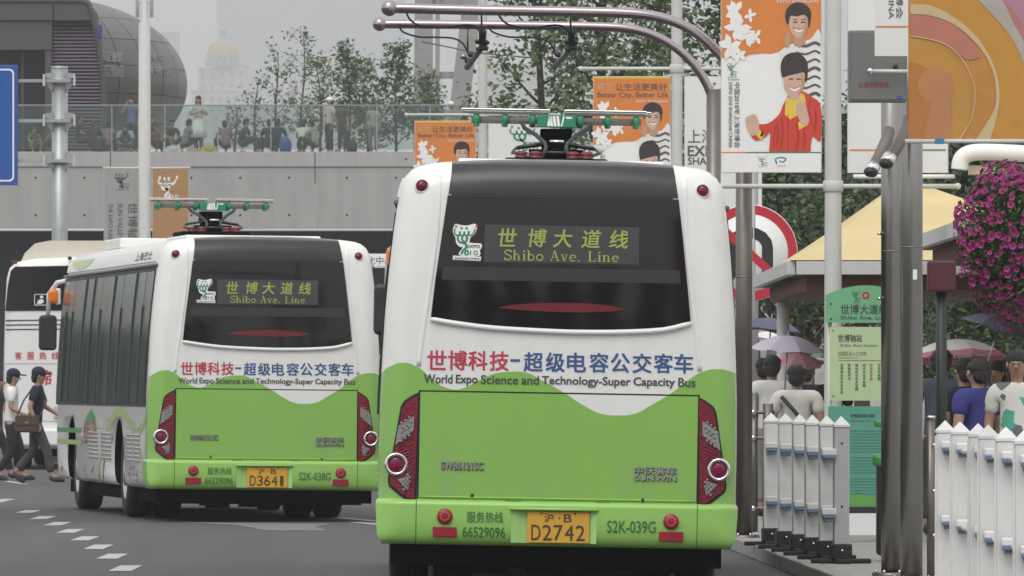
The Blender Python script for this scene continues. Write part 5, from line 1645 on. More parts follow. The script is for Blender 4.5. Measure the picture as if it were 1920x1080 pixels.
# young trees behind the terrace
yt = [(478, 150, 'crooked sapling with few leaves, first right of the gold dome', 12, 12, .06, .9), (520, 100, 'sparse young tree with bare upright twigs behind the mauve pair', 16, 12, .07, 1.2), (562, 62, 'tallest thin sapling with a bare leader in the middle of the terrace', 20, 18, .06, 1.3),
      (601, 120, 'bushy young tree right of the tallest sapling', 22, 26, .07, 1.1), (652, 88, 'slim leafy young tree behind the white capped standing person', 26, 40, .07, .9), (690, 128, 'low leafy young tree between the slim leafy one and the pylon', 24, 40, .07, 1.0), (742, 96, 'dense young tree just left of the pylon', 28, 46, .075, 1.1), (800, 150, 'leafy young tree seen between the pylon legs', 24, 40, .07, 1.0), (440, 200, 'low shrubby tree left of the crooked sapling', 12, 16, .06, .8)]
for i, (px, py, lab, nb, per, ls, sp_) in enumerate(yt):
    D = 298 + (i % 3) * 2.5
    zf = zt - .1
    hh = wz(py, D) - zf
    tree((wx(px, D), D, zf), hh, 40 + i, lab, LF if i % 2 else LFD, .055, sp_, nb, ls, int(per * .30) + 1, lean=(.02 * (-1) ** i, 0), crown0=.12, group='young trees on the terrace', tname='young_tree', twigs=4, clump=.30)
# street trees at the right
tree((wx(1010, 150), 150, .12), 9.4, 5, 'tall street tree with airy grey green crown behind the current collector of the near bus', LF, .12, 1.7, 30, .058, 30, crown0=.38, clump=.42, lean=(-.02, 0), group='street trees')
tree((wx(1150, 140), 140, .12), 9.8, 8, 'big leafy street tree between the two orange banners', LF, .14, 1.5, 34, .058, 38, crown0=.34, clump=.45, group='street trees')
tree((wx(1215, 165), 165, .12), 11.0, 11, 'street tree farther back beside the second white mast', LF, .14, 1.6, 34, .065, 30, crown0=.3, clump=.5, group='street trees')
tree((wx(1345, 150), 150, .12), 9.5, 17, 'dark leafy street tree behind the gantry elbow', LFD, .13, 1.4, 34, .06, 36, crown0=.3, clump=.45, group='street trees')
tree((wx(1420, 135), 135, .12), 4.6, 21, 'shady tree behind the round no turn sign', LFD, .13, 1.5, 44, .05, 80, crown0=.62, clump=.42, group='street trees')
tree((wx(1510, 128), 128, .12), 5.4, 23, 'dark forked tree between the round sign and the bus stop', LFD, .20, 1.8, 16, .05, 80, crown0=.4, clump=.5, group='street trees', fork=True, twigs=9)
tree((wx(1620, 140), 140, .12), 4.9, 29, 'dark tree behind the flat white mast', LFD, .15, 1.6, 44, .052, 80, crown0=.62, clump=.45, group='street trees')
tree((wx(1760, 125), 125, .12), 4.2, 31, 'low dark tree under the yellow shelters', LFD, .14, 1.9, 44, .05, 80, crown0=.22, clump=.45, group='street trees')
tree((wx(1880, 120), 120, .12), 4.2, 33, 'low tree behind the plaid umbrella', LFD, .14, 1.9, 44, .05, 80, crown0=.22, clump=.45, group='street trees')
# pale stone building glimpsed between the tree trunks
t = thing('stone_building', 'pale rubble stone building glimpsed below the shelter roof', 'building', (wx(1560, 200), 200, 0))
mb = MB(); mb.box((0, 4, 1.9), (8.2, 8, 3.8), M('rubble_stone', (.36, .35, .34), .9, var=.35, scale=2.5, bump=.8, bscale=3)); mb.build('wall', t)
mb = MB(); mb.box((0, 4, 3.9), (8.8, 8.6, .25), CONC); mb.build('roof', t)
for i in range(4):
    mb = MB(); mb.box((-3 + i * 2, -.03, 1.9), (.9, .08, 1.3), FARD); mb.build('window', t)

# ================================================================ MASTS AND BANNERS
MASTW = M('mast_white', (.56, .56, .54), .45, var=.04)
ORANGE = M('print_orange', (.66, .22, .055), .7, var=.05, scale=3)
YELL = M('print_yellow', (.70, .45, .06), .7)
SKINP = M('print_skin', (.60, .40, .31), .7, var=.04)
SKIND = M('print_skin_shade', (.47, .29, .21), .7, var=.05); REDC = M('print_cheek', (.60, .34, .27), .7); REDD = M('print_red_fold', (.42, .03, .025), .7)
HAIRP = M('print_hair', (.045, .035, .035), .7)
REDP = M('print_red', (.58, .055, .035), .7, var=.05, scale=5)
YELP = M('print_jacket_yellow', (.72, .52, .08), .7)
GREYB = M('print_grey', (.10, .10, .10), .7)
PKW = M('print_pale', (.74, .73, .72), .7)
BACKC = M('banner_back', (.70, .69, .68), .75)
def banner_cloth(name, label, X, Y, Z0, Z1, W, mat, group=None):
    t = thing(name, label, 'banner', (X, Y, Z0), 0, group)
    mb = MB(); n = 8
    for i in range(n):
        for j in range(n):
            pass
    vs = []; fs = []
    for j in range(13):
        for i in range(9):
            u = W * i / 8; z = (Z1 - Z0) * j / 12
            vs.append((u, .0, z))
    for j in range(12):
        for i in range(8):
            a = j * 9 + i; fs.append((a, a + 1, a + 10, a + 9))
    k = len(vs)
    vs2 = vs + [(v[0], .012, v[2]) for v in vs]
    fs2 = fs + [tuple(k + q for q in reversed(f)) for f in fs]
    mb.add(vs2, fs2, mat); mb.box((0, .006, (Z1 - Z0) / 2), (.006, .018, Z1 - Z0), MASTW); mb.box((W, .006, (Z1 - Z0) / 2), (.006, .018, Z1 - Z0), MASTW)
    mb.build('cloth', t)
    return t
def kids_print(t, H, W, top=True):
    """flat print in banner units: x 0..W, z 0..H; the art is laid out for a 0.9 x 1.69 m banner. The plush toys the children hold on the original are left out."""
    kx = W / 0.9
    def fn(l): return lambda a, b: (a * kx, -.003 - .0012 * l, float(np.interp(b, [0, .205, .975, 1.375, 1.69], [0, .18, 1.08, 1.53, 1.83])))
    art = MB(); H = 1.69
    # upper orange field with a brushed lower edge
    zo = .90
    rnd = random.Random(2)
    low = [(.004, zo + .02)] + [(.004 + .892 * i / 14, zo + .02 + .10 * (i / 14) + rnd.uniform(-.014, .014)) for i in range(15)] + [(.896, zo + .13)]
    poly2d(art, [(.004, H - .005)] + low + [(.896, H - .005)], fn(0), ORANGE)
    poly2d(art, [(.004, H - .005), (.004, H - .03), (.896, H - .03), (.896, H - .005)], fn(1), YELL)
    # white blossoms
    def blossom(cx, cz, r, n=6, sq=1.0):
        for i in range(n):
            a = 2 * PI * i / n + rnd.random(); c, s = math.cos(a), math.sin(a)
            poly2d(art, [(cx + r * .12 * -s, cz + r * .12 * c), (cx + r * .6 * c - r * .27 * s, cz + (r * .6 * s + r * .27 * c) * sq), (cx + r * c, cz + r * s * sq), (cx + r * .6 * c + r * .27 * s, cz + (r * .6 * s - r * .27 * c) * sq), (cx + r * .12 * s, cz - r * .12 * c)], fn(2 + i * .3), PWHITE)
    blossom(.13, 1.30, .10); blossom(.15, 1.17, .13, 7, .8); blossom(.26, 1.27, .06, 4); blossom(.23, 1.10, .09, 6); blossom(.31, 1.10, .06, 4, 1.4); blossom(.08, 1.02, .11, 7); blossom(.16, .95, .07, 5)
    if top:
        put_text(art, "让生活更美好", (.26, H - .175, .86, H - .085), fn(2), GREYB, .004); put_text(art, "城市,", (.05, H - .175, .23, H - .085), fn(2), SKINP, .006)
        put_text(art, "Better City, Better Life", (.05, H - .275, .87, H - .195), fn(2), GREYB, .006)
        put_text(art, "EXPO SHANGHAI", (.50, H - .32, .87, H - .29), fn(2), PKW)
    # the taller child: face, hair, striped jacket
    e = lambda cx, cz, rx, rz, m, l, a0=0, a1=2 * PI: disc2d(art, cx, cz, rx * 1.0, rz, fn(l), m, 24, a0, a1)
    poly2d(art, smooth_curve([(.52, .98), (.60, 1.03), (.70, 1.06), (.80, 1.08), (.893, 1.12), (.893, .45), (.70, .45), (.60, .70)], 4, False), fn(2), PKW)
    for i in range(9):
        z = 1.04 - i * .065
        ribbon(art, smooth_curve([(.66 + .01 * (i % 2), z), (.76, z - .015), (.84, z + .012), (.89, z - .01)], 3), .018 if i % 3 else .026, fn(3), GREYB)
    poly2d(art, [(.66, 1.13), (.65, 1.04), (.70, 1.01), (.76, 1.05), (.75, 1.14)], fn(3.4), SKIND)
    for (x_, a_, b_) in ((.50, .42, .26), (.54, .48, .24), (.68, .44, .22), (.74, .40, .24), (.84, .54, .36), (.36, .38, .33)): ribbon(art, smooth_curve([(x_, a_), (x_ + .012, (a_ + b_) / 2), (x_ - .006, b_)], 4), [.010 + .012 * math.sin(PI * q / 8) for q in range(9)], fn(5.9), REDD)
    e(.695, 1.205, .085, .112, SKINP, 4); poly2d(art, smooth_curve([(.745, 1.28), (.778, 1.22), (.765, 1.14), (.72, 1.095), (.745, 1.16), (.752, 1.22)], 4, True), fn(4.4), SKIND); e(.655, 1.17, .018, .012, SKIND, 4.5); e(.738, 1.17, .014, .012, REDC, 4.6)
    poly2d(art, smooth_curve([(.590, 1.20), (.575, 1.28), (.61, 1.345), (.68, 1.375), (.76, 1.355), (.805, 1.30), (.80, 1.22), (.785, 1.17), (.775, 1.25), (.74, 1.275), (.68, 1.262), (.62, 1.265), (.607, 1.22)], 4, True), fn(5), HAIRP)
    for x in (.665, .735): ribbon(art, [(x - .018, 1.213), (x, 1.219), (x + .018, 1.213)], .010, fn(5), HAIRP); ribbon(art, [(x - .02, 1.236), (x + .02, 1.238)], .006, fn(5), HAIRP)
    ribbon(art, smooth_curve([(.660, 1.155), (.698, 1.143), (.736, 1.157)], 4), .013, fn(5), PWHITE); ribbon(art, [(.662, 1.163), (.734, 1.163)], .004, fn(5.3), REDP); ribbon(art, [(.698, 1.20), (.692, 1.178), (.706, 1.176)], .004, fn(5), M('print_skin_line', (.45, .27, .2), .7))
    poly2d(art, smooth_curve([(.585, 1.13), (.565, 1.08), (.575, 1.02), (.61, 1.02), (.625, 1.08), (.615, 1.13)], 3, True), fn(5), SKIND)
    # the smaller child in the red and yellow jacket
    poly2d(art, smooth_curve([(.43, .215), (.44, .36), (.40, .33), (.31, .30), (.26, .36), (.31, .42), (.42, .43), (.52, .50), (.56, .58), (.62, .66), (.72, .68), (.82, .63), (.893, .56), (.893, .30), (.82, .33), (.80, .215)], 4), fn(5.2), REDP)
    poly2d(art, [(.58, .62), (.66, .655), (.74, .66), (.76, .60), (.70, .50), (.62, .46), (.57, .50)], fn(5.6), YELP)
    poly2d(art, [(.29, .36), (.36, .30), (.385, .345), (.32, .405)], fn(5.9), YELP); poly2d(art, [(.70, .38), (.78, .42), (.76, .47), (.68, .43)], fn(5.9), YELP)
    ribbon(art, [(.60, .50), (.60, .22)], .006, fn(6), M('print_dark_red', (.25, .02, .02), .7)); ribbon(art, smooth_curve([(.50, .44), (.48, .36), (.47, .24)], 3), .006, fn(6), MATS['print_dark_red']); ribbon(art, smooth_curve([(.80, .62), (.79, .5), (.83, .4)], 3), .006, fn(6), MATS['print_dark_red'])
    poly2d(art, smooth_curve([(.22, .47), (.235, .39), (.28, .335), (.335, .37), (.335, .45), (.30, .50), (.26, .49)], 4, True), fn(6.2), SKINP)
    poly2d(art, smooth_curve([(.67, .55), (.69, .48), (.74, .41), (.79, .45), (.77, .53), (.75, .60), (.70, .60)], 4, True), fn(6.2), SKINP)
    for k in range(3): ribbon(art, [(.245 + k * .03, .47), (.26 + k * .026, .41)], .003, fn(6.6), MATS['print_skin_line']); ribbon(art, [(.69 + k * .022, .58), (.70 + k * .022, .52)], .003, fn(6.6), MATS['print_skin_line'])
    poly2d(art, [(.60, .68), (.62, .61), (.70, .61), (.72, .69)], fn(5.8), SKINP)
    e(.655, .755, .095, .118, SKINP, 6.3); poly2d(art, smooth_curve([(.71, .83), (.748, .77), (.735, .69), (.68, .638), (.71, .70), (.72, .77)], 4, True), fn(6.5), SKIND); e(.605, .725, .020, .013, REDC, 6.6); e(.705, .725, .018, .013, REDC, 6.6)
    poly2d(art, smooth_curve([(.542, .80), (.535, .88), (.57, .945), (.65, .975), (.73, .95), (.775, .89), (.775, .79), (.755, .74), (.745, .82), (.70, .815), (.62, .800), (.56, .785)], 4, True), fn(7), HAIRP)
    for x in (.625, .695): ribbon(art, [(x - .02, .765), (x, .773), (x + .02, .765)], .010, fn(7), HAIRP)
    ribbon(art, smooth_curve([(.615, .706), (.66, .684), (.705, .708)], 4), .016, fn(7), PWHITE); ribbon(art, smooth_curve([(.612, .712), (.66, .70), (.708, .714)], 4), .005, fn(7.3), REDP)
    # emblem, words set sideways, footer
    logo_expo(art, (.055 * 1, .78, .145, .90), fn(2), LOGOGREEN, GREYTXT, REDTXT, 1.0)
    put_text(art, "中国2010年上海世博会", (.118, .245, .168, .745), fn(2), GREYB, .004, rot=90)
    put_text(art, "EXPO 2010 SHANGHAI CHINA", (.068, .245, .100, .745), fn(2), GREYB, .006, rot=90)
    ribbon(art, [(.06, .765), (.17, .765)], .004, fn(2), GREYB)
    ribbon(art, [(.004, .205), (.22, .205)], .012, fn(7), ORANGE); ribbon(art, [(.22, .205), (.896, .205)], .012, fn(7), M('print_line_green', (.05, .22, .12), .7))
    poly2d(art, [(.004, .005), (.896, .005), (.896, .199), (.004, .199)], fn(6.9), PWHITE)
    logo_expo(art, (.33, .06, .42, .17), fn(7.4), LOGOGREEN, GREYTXT, REDTXT, 1.0)
    ribbon(art, smooth_curve([(.50, .09), (.49, .14), (.54, .155), (.58, .14), (.555, .11), (.52, .12)], 4), .014, fn(7.4), M('print_teal', (.04, .22, .24), .7)); put_text(art, "上海公交", (.49, .06, .58, .08), fn(7.4), GREYB)
    art.build('printed_picture', t)
def expo_print(t, H, W):
    kx = W / .9
    fn = lambda l: (lambda a, b: (a * kx, -.003 - .0012 * l, b))
    art = MB()
    logo_expo(art, (.30, H - .50, .78, H - .06), fn(1), LOGOGREEN, GREYTXT, REDTXT, .8)
    put_text(art, "上海世博会", (.04, H - .78, .84, H - .62), fn(1), GREYB, .004)
    put_text(art, "EXPO", (.04, H - .93, .46, H - .81), fn(1), GREYB, .03)
    put_text(art, "SHANGHAI", (.04, H - 1.03, .62, H - .945), fn(1), GREYB, .02)
    ribbon(art, [(.02, .205), (.35, .205)], .012, fn(1), ORANGE); ribbon(art, [(.35, .205), (.88, .205)], .012, fn(1), MATS['print_line_green'])
    art.build('printed_picture', t)
def mast(name, label, px, d, s, r, ztop, arms, base=.12):
    t = thing(name, label, 'mast', (wx(px, d), d, base))
    mb = MB(); mb.lathe([(r * 1.12, 0), (r * 1.02, 3), (r, ztop * .6), (r * .92, ztop)], (0, 0, 0), MASTW, 24); mb.build('pole', t)
    mb = MB(); mb.lathe([(r * 2.0, 0), (r * 2.0, .03), (r * 1.3, .06), (r * 1.2, .28), (r * 1.05, .3)], (0, 0, 0), MASTW, 24); mb.build('base_collar', t)
    for (z, x0, x1) in arms:
        mb = MB(); mb.tube([(x0, 0, z - base), (x1, 0, z - base)], .022, MASTW, 10)
        for x in (x0, x1): mb.ball((x, 0, z - base), .03, MASTW, 8, 6)
        mb.lathe([(r * 1.15, -.05), (r * 1.25, -.04), (r * 1.25, .04), (r * 1.15, .05)], (0, 0, z - base), MASTW, 20); mb.build('banner_arm', t)
    return t
GB = 'white masts with paired expo banners'
# mast 1: px 1562, d 82.3
for (px, d, r, z0, z1, lab, gap0, gap1) in ((1562, 82.3, .074, 3.40, 5.23, 'thick white mast beside the bus stop sign, carrying the large picture banner', .105, .13),
                            (1269, 107, .066, 3.26, 5.09, 'middle white mast between the orange banner and the upright white one', .075, .09),
                            (905, 135, .070, 3.54, 5.37, 'slim pale mast farthest along the row, left of the near bus roof', .10, .085)):
    X = wx(px, d)
    m_ = mast('banner_mast', lab, px, d, 0, r, 8.2, [(z1 + .09, -1.12, 1.12), (z0 - .12, -1.12, 1.12)])
    W = .9
    nm = {1562: ('large picture banner of two children on the thick white mast', 'white banner right of the thick white mast, half hidden by the grey box'),
          1269: ('orange picture banner left of the middle white mast above the near bus', 'white expo banner right of the middle white mast, cut by the gantry pole'),
          905: ('smallest orange picture banner, left of the slim pale mast', 'white emblem banner right of the slim pale mast')}[px]
    b1 = banner_cloth('banner', nm[0], X - gap0 - W, d - .02, z0, z1, W, PWHITE, 'picture banners of two children'); kids_print(b1, z1 - z0, W)
    b2 = banner_cloth('banner', nm[1], X + gap1, d - .02, z0, z1, W, CLOTHW, 'white expo banners'); expo_print(b2, z1 - z0, W)
# mast 4 : slim lamp post far left with a grey and an orange banner
LD = 220.0; ls_ = F / LD
lp = thing('lamp_post', 'slim white lamp post rising in front of the oval hall', 'lamp post', (wx(271, LD), LD, .12))
mb = MB(); mb.lathe([(.16, 0), (.15, 4), (.14, wz(45, LD) - .12), (.09, wz(40, LD) - .1), (.09, 12)], (0, 0, 0), MASTW, 20); mb.build('pole', lp)
mb = MB(); mb.tube([(-1.0, 0, wz(315, LD) - .12), (1.1, 0, wz(315, LD) - .12)], .03, MASTW, 8); mb.build('banner_arm', lp)
for sg in (-1, 1):
    mb = MB(); mb.tube([(0, 0, wz(14, LD)), (sg * .17, 0, wz(14, LD))], .03, MASTW, 8); mb.tube([(sg * .17, 0, wz(42, LD)), (sg * .17, 0, wz(-60, LD))], .045, MASTW, 10); mb.build('lamp_bracket', lp)
WB = 68 / ls_; z1 = wz(317, LD); z0 = z1 - 1.72
g_ = banner_cloth('banner', 'grey banner lettered The Expo left of the slim lamp post', wx(195, LD), LD - .02, z0, z1, WB, M('banner_grey', (.30, .30, .30), .8, var=.06), None)
mb = MB(); fn = lambda a, b: (a * WB, -.004, b * 1.72)
logo_expo(mb, (.30 , .70, .72, .94), fn, GREYTXT, GREYTXT, GREYTXT, 1.0)
put_text(mb, "世博轴", (.66, .02, .92, .53), fn, GREYTXT, .01, rot=90); put_text(mb, "SUN VALLEY", (.38, -.0 + .01, .52, .52), fn, GREYTXT, .004, rot=90); put_text(mb, "THE EXPO AXIS", (.12, .01, .24, .52), fn, GREYTXT, .004, rot=90)
mb.build('printed_picture', g_)
o2 = banner_cloth('banner', 'plain orange banner with a pale emblem right of the slim lamp post', wx(286, LD), LD - .02, z0, z1, WB, M('banner_tan_orange', (.36, .20, .09), .8, var=.05), None)
mb = MB(); logo_expo(mb, (.14, .55, .78, .90), fn, PKW, MATS['banner_tan_orange'], PKW, 1.0); mb.build('printed_picture', o2)

# ================================================================ CHARGING GANTRIES
TUBE = M('gantry_tube', (.40, .34, .36), .16, 1.0, var=.06, scale=2)
def gantry_pole(px, d, dia_px, ztop, label, group='steel gantry poles'):
    r = dia_px / 2 * d / F
    t = thing('gantry_pole', label, 'pole', (wx(px, d), d, .12), 0, group)
    mb = MB(); mb.tube([(0, 0, 0), (0, 0, ztop - .12)], r, STEELD if d > 70 else STEEL, 28); mb.build('pole', t)
    mb = MB(); mb.lathe([(r * 1.9, 0), (r * 1.9, .02), (r * 1.05, .025)], (0, 0, 0), STEELD, 24)
    for k in range(6):
        a = k * PI / 3; mb.ball((r * 1.5 * math.cos(a), r * 1.5 * math.sin(a), .03), .014, CHROME, 6, 4)
    mb.build('base_plate', t)
    mb = MB(); mb.lathe([(r * 1.01, -.006), (r * 1.04, -.004), (r * 1.04, .004), (r * 1.01, .006)], (0, 0, 2.35), STEELD, 24); mb.build('joint_band', t)
    return t, r
pA, rA = gantry_pole(1338, 87.0, 27, 4.3, 'steel gantry pole rising just behind the right shoulder of the near bus')
pB, rB = gantry_pole(1395, 82.8, 31, 4.4, 'steel gantry pole on the kerb right of the near bus')
for t_, r_, d_, tip, arc_px, lab in ((pA, rA, 87.0, (712, 45), [(712, 45), (850, 46), (1000, 48), (1120, 50), (1180, 54), (1225, 66), (1265, 88), (1300, 120), (1325, 158), (1337, 195), (1338, 230)], 'lower'),
                              (pB, rB, 82.8, (730, 15), [(730, 15), (900, 19), (1080, 22), (1180, 25), (1240, 33), (1290, 52), (1330, 82), (1362, 118), (1384, 160), (1394, 200), (1395, 240)], 'upper')):
    pts = [at(x, y, d_) for x, y in arc_px]
    o_ = t_.location
    pl_ = [(p.x - o_.x, 0, p.z - o_.z) for p in pts]
    pl_ = smooth_curve(pl_, 5)
    mb = MB(); mb.tube(pl_, r_ * .62, TUBE, 18); mb.build('arm', t_)
    mb = MB(); mb.ball(pl_[0], r_ * 1.0, TUBE, 18, 12); mb.build('end_ball', t_)
# contact shoes hanging from both arms with looping cables
def cpt(px, py, d): return at(px, py, d)
for k, (ux, lx, sx_, sy_) in enumerate(((903, 877, 900, 60), (1070, 1040, 1068, 58))):
    t = thing('contact_shoe', ('left' if k == 0 else 'right') + ' black contact shoe hanging from the gantry arms with looping cables', 'contact shoe', tuple(cpt(ux, 45, 84.5)))
    o_ = t.location
    L = lambda px, py, d: tuple(cpt(px, py, d) - o_)
    mb = MB(); mb.tube([L(ux, 10, 82.8), L(ux, 62, 83)], .009, STEELD, 8); mb.tube([L(lx, 40, 87), L(lx, 95, 87)], .009, STEELD, 8); stuff(mb.build('hanger_rod', t))
    mb = MB(); mb.tube([L(ux + 2, 60, 83), L(ux + 1, 88, 83.4), L(ux - 10, 104, 85), L(lx - 1, 126, 87)], [.035, .028, .025, .03], DARKPL, 10); mb.build('shoe_bar', t)
    for p in ((ux - 6, 78), (ux + 8, 80), (ux + 6, 90), (ux - 4, 92)):
        mb = MB(); mb.ball(L(*p, 83.2), (.035, .03, .025), DARKPL, 10, 6); mb.build('clamp', t)
    for p in ((lx - 8, 106), (lx + 6, 102), (lx, 114)):
        mb = MB(); mb.ball(L(*p, 86.8), (.032, .03, .03), DARKPL if p[1] != 106 else STEEL, 10, 6); mb.build('clamp', t)
    cb = [(762 + k * 172, 24), (770 + k * 172, 38), (790 + k * 172, 49), (830 + k * 172, 52), (870 + k * 168, 47), (890 + k * 166, 50), (ux, 62)]
    mb = MB(); mb.tube([L(x, y, 82.9) for x, y in smooth_curve(cb, 5)], .009, BLACK, 8); mb.build('cable', t)
    cb = [(748 + k * 168, 48), (756 + k * 168, 60), (785 + k * 168, 69), (820 + k * 166, 70), (850 + k * 164, 72), (868 + k * 164, 82), (lx + 2, 102)]
    mb = MB(); mb.tube([L(x, y, 86.9) for x, y in smooth_curve(cb, 5)], .009, BLACK, 8); mb.build('cable', t)
mb = MB(); p0, p1 = at(790, 78, 92), at(1003, 109, 92); mb.tube([p0, p0.lerp(p1, .5) - Vector((0, 0, .03)), p1], .008, STEELD, 6); o = mb.build('stay_wire'); tag(o, 'thin pale stay wire slanting below the gantry arms', 'wire')
# the nearer pair of poles
pC, rC = gantry_pole(1671, 66.5, 38, 5.5, 'left one of the two thick steel poles in front of the bus stop sign')
pD, rD = gantry_pole(1709, 64.5, 42, 5.5, 'right one of the two thick steel poles, beside the white pickets')
for t_, d_, pts in ((pC, 66.5, [(1671, 235), (1662, 262), (1647, 295), (1633, 322)]), (pD, 64.5, [(1706, 215), (1700, 240), (1684, 272), (1662, 306)])):
    P_ = [at(x, y, d_ - .12 * i) - t_.location for i, (x, y) in enumerate(pts)]
    mb = MB(); mb.tube(smooth_curve([tuple(p) for p in P_], 5), .042, STEELD, 16); mb.build('stub_arm', t_)
    mb = MB(); mb.tube([P_[-1] + (P_[-2] - P_[-1]) * .35, P_[-1]], .052, CHROME, 16); mb.ball(P_[-1], (.054, .054, .04), DARKPL, 14, 8); mb.build('stub_cap', t_)
mb = MB(); mb.box((.02, -.10, wz(515, 64.5) - .12), (.03, .01, .07), PWHITE); mb.build('number_tag', pD)
for k, (py) in enumerate((438, 560)):
    mb = MB(); mb.tube([(-rC * 1.0, -.02, wz(py, 66.5) - .12), (-rC * 1.3, -.03, wz(py, 66.5) - .12)], .012, CHROME, 8); mb.build('rivet', pC)
# control box between them
bd = 64.0
t = thing('control_box', 'grey metal control box with red lettering fixed to the pair of steel poles', 'control box', (wx(1645, bd), bd, wz(192, bd)))
hw_, hh = 109 * bd / F, 134 * bd / F
BOXM = M('box_grey', (.17, .17, .165), .5, .2, var=.05)
mb = MB(); mb.box((0, 0, hh / 2), (hw_, .24, hh), BOXM, bev=.008); mb.build('housing', t)
mb = MB(); mb.box((0, -.123, hh / 2), (hw_ - .03, .008, hh - .03), BOXM, bev=.003); dr = mb.build('door', t)
mb = MB(); put_text(mb, "注意行车安全", (-.135, .10, .08, .137), lambda a, b: (a, -.129, b), M('box_red_text', (.35, .05, .05), .6), .01); mb.build('lettering', dr)
mb = MB(); mb.box((hw_ / 2 - .055, -.1275, .03), (.035, .004, .022), M('box_label_blue', (.03, .09, .30), .5)); mb.build('blue_label', dr)
mb = MB(); mb.tube([(-.055, -.2, wz(135, bd) - wz(192, bd)), (.24, -.2, wz(136, bd) - wz(192, bd))], .014, MASTW, 10); mb.ball((-.058, -.2, wz(135, bd) - wz(192, bd)), .024, CHROME, 12, 8); mb.build('rod', t)
mb = MB(); mb.ball((.12, -.15, wz(126, bd) - wz(192, bd)), .018, DARKPL, 10, 6); mb.build('knob', t)
# white vertical banner hung above, and the translucent orange one nearest
vb = thing('banner', 'white banner lettered CHINA hanging over the grey control box', 'banner', (wx(1640, 60), 60.0, wz(105, 60)))
W_ = 63 * 60 / F; H_ = 2.3
mb = MB(); mb.box((W_ / 2, .004, H_ / 2), (W_, .008, H_), CLOTHW); mb.build('cloth', vb)
mb = MB(); fv = lambda a, b: (a * 60 / F, -.002, b * 60 / F)
put_text(mb, "2010 SHANGHAI CHINA", (26, 70, 36, 290), fv, GREYB, .006, rot=90); put_text(mb, "上海世博会", (40, 70, 53, 190), fv, GREYB, .006, rot=90)
ribbon(mb, [(2, 55), (63, 55)], 3, fv, ORANGE); mb.build('printed_picture', vb)
OB = 55.0; k_ = OB / F
ob = thing('banner', 'near translucent orange banner with swirling pink and amber rings', 'banner', (wx(1703, OB), OB, wz(262, OB)))
def swm(n, c, a=.9): return M('swirl_' + n, c, .6, var=.07, scale=6)
mb = MB(); mb.box((150 * k_, .004, 240 * k_), (300 * k_, .006, 480 * k_), swm('amber', (.46, .215, .045))); mb.build('cloth', ob)
mb = MB()
fs_ = lambda l: (lambda a, b: ((a - 1703) * k_, -.0008 - .0006 * l, (262 - b) * k_))
def ring_(cx, cy, r0, r1, m, l, a0=-90, a1=90, stretch=1.0):
    n = 48; vs = []; fsx = []
    for i in range(n + 1):
        a = R(a0 + (a1 - a0) * i / n)
        for r in (r0, r1):
            x = max(1704.0, min(2002, cx + r * math.cos(a))); y = min(261.0, max(-217, cy - r * stretch * math.sin(a)))
            vs.append(fs_(l)(x, y))
    for i in range(n): fsx.append((2 * i, 2 * i + 1, 2 * i + 3, 2 * i + 2))
    mb.add(vs, fsx, m)
ring_(1690, 190, 178, 270, swm('gold', (.50, .24, .04)), 1)
ring_(1690, 190, 240, 420, swm('pink', (.42, .17, .17)), 2, -90, 90)
ring_(1700, 190, 262, 300, swm('mauve', (.40, .20, .27)), 3)
ring_(1690, 200, 60, 130, swm('ochre', (.47, .24, .05)), 2)
ring_(1690, 210, 0, 95, swm('rust', (.42, .17, .04)), 3)
# pale crescents
def crescent(o, i_, m, l):
    o, i_ = smooth_curve(o, 5), smooth_curve(i_, 5)
    n = min(len(o), len(i_)); vs = []
    for q in range(n):
        vs.append(fs_(l)(*o[int(q * (len(o) - 1) / (n - 1))])); vs.append(fs_(l)(*i_[int(q * (len(i_) - 1) / (n - 1))]))
    mb.add(vs, [(2 * q, 2 * q + 1, 2 * q + 3, 2 * q + 2) for q in range(n - 1)], m)
crescent([(1707, 27), (1747, 31), (1789, 47), (1820, 75), (1838, 105)], [(1707, 66), (1767, 79), (1795, 100), (1815, 112), (1836, 108)], swm('coral', (.45, .17, .12)), 5)
CRE = swm('cream', (.55, .42, .24)); CRG = swm('pale', (.40, .36, .33))
crescent([(1707, 8), (1747, 11), (1793, 35), (1833, 71), (1860, 115), (1873, 160), (1872, 205), (1857, 261)], [(1707, 26), (1747, 30), (1789, 46), (1829, 80), (1856, 119), (1867, 160), (1864, 205), (1830, 261)], CRE, 6)
crescent([(1850, -40), (1880, 0), (1900, 43), (1922, 83), (1950, 160)], [(1810, -40), (1835, 0), (1875, 43), (1905, 85), (1935, 160)], CRG, 6)
crescent([(1707, 66), (1767, 79), (1802, 107), (1825, 150), (1829, 187), (1821, 227), (1801, 261)], [(1707, 68), (1766, 81), (1800, 108), (1823, 150), (1827, 187), (1819, 227), (1798, 261)], swm('thin_line', (.58, .40, .25)), 6)
ring_(1755, 160, 0, 34, swm('show_through', (.45, .205, .075)), 5, -180, 180)  # shape showing through the translucent cloth, put in as flat colour
poly2d(mb, [(1755, 142), (1782, 142), (1785, 260), (1733, 260), (1745, 200)], fs_(5.4), swm('show_through2', (.45, .20, .085)))
mb.build('printed_swirl', ob)
mb = MB(); mb.tube([(-6 * k_, 0, -3 * k_), (300 * k_, 0, -3 * k_)], 4.5 * k_, MASTW, 10); mb.build('bottom_bar', ob)
mb = MB(); mb.box((58 * k_, -.004, -3 * k_), (16 * k_, .04, 10 * k_), M('clip_blue', (.03, .20, .38), .5)); mb.build('clip', ob)

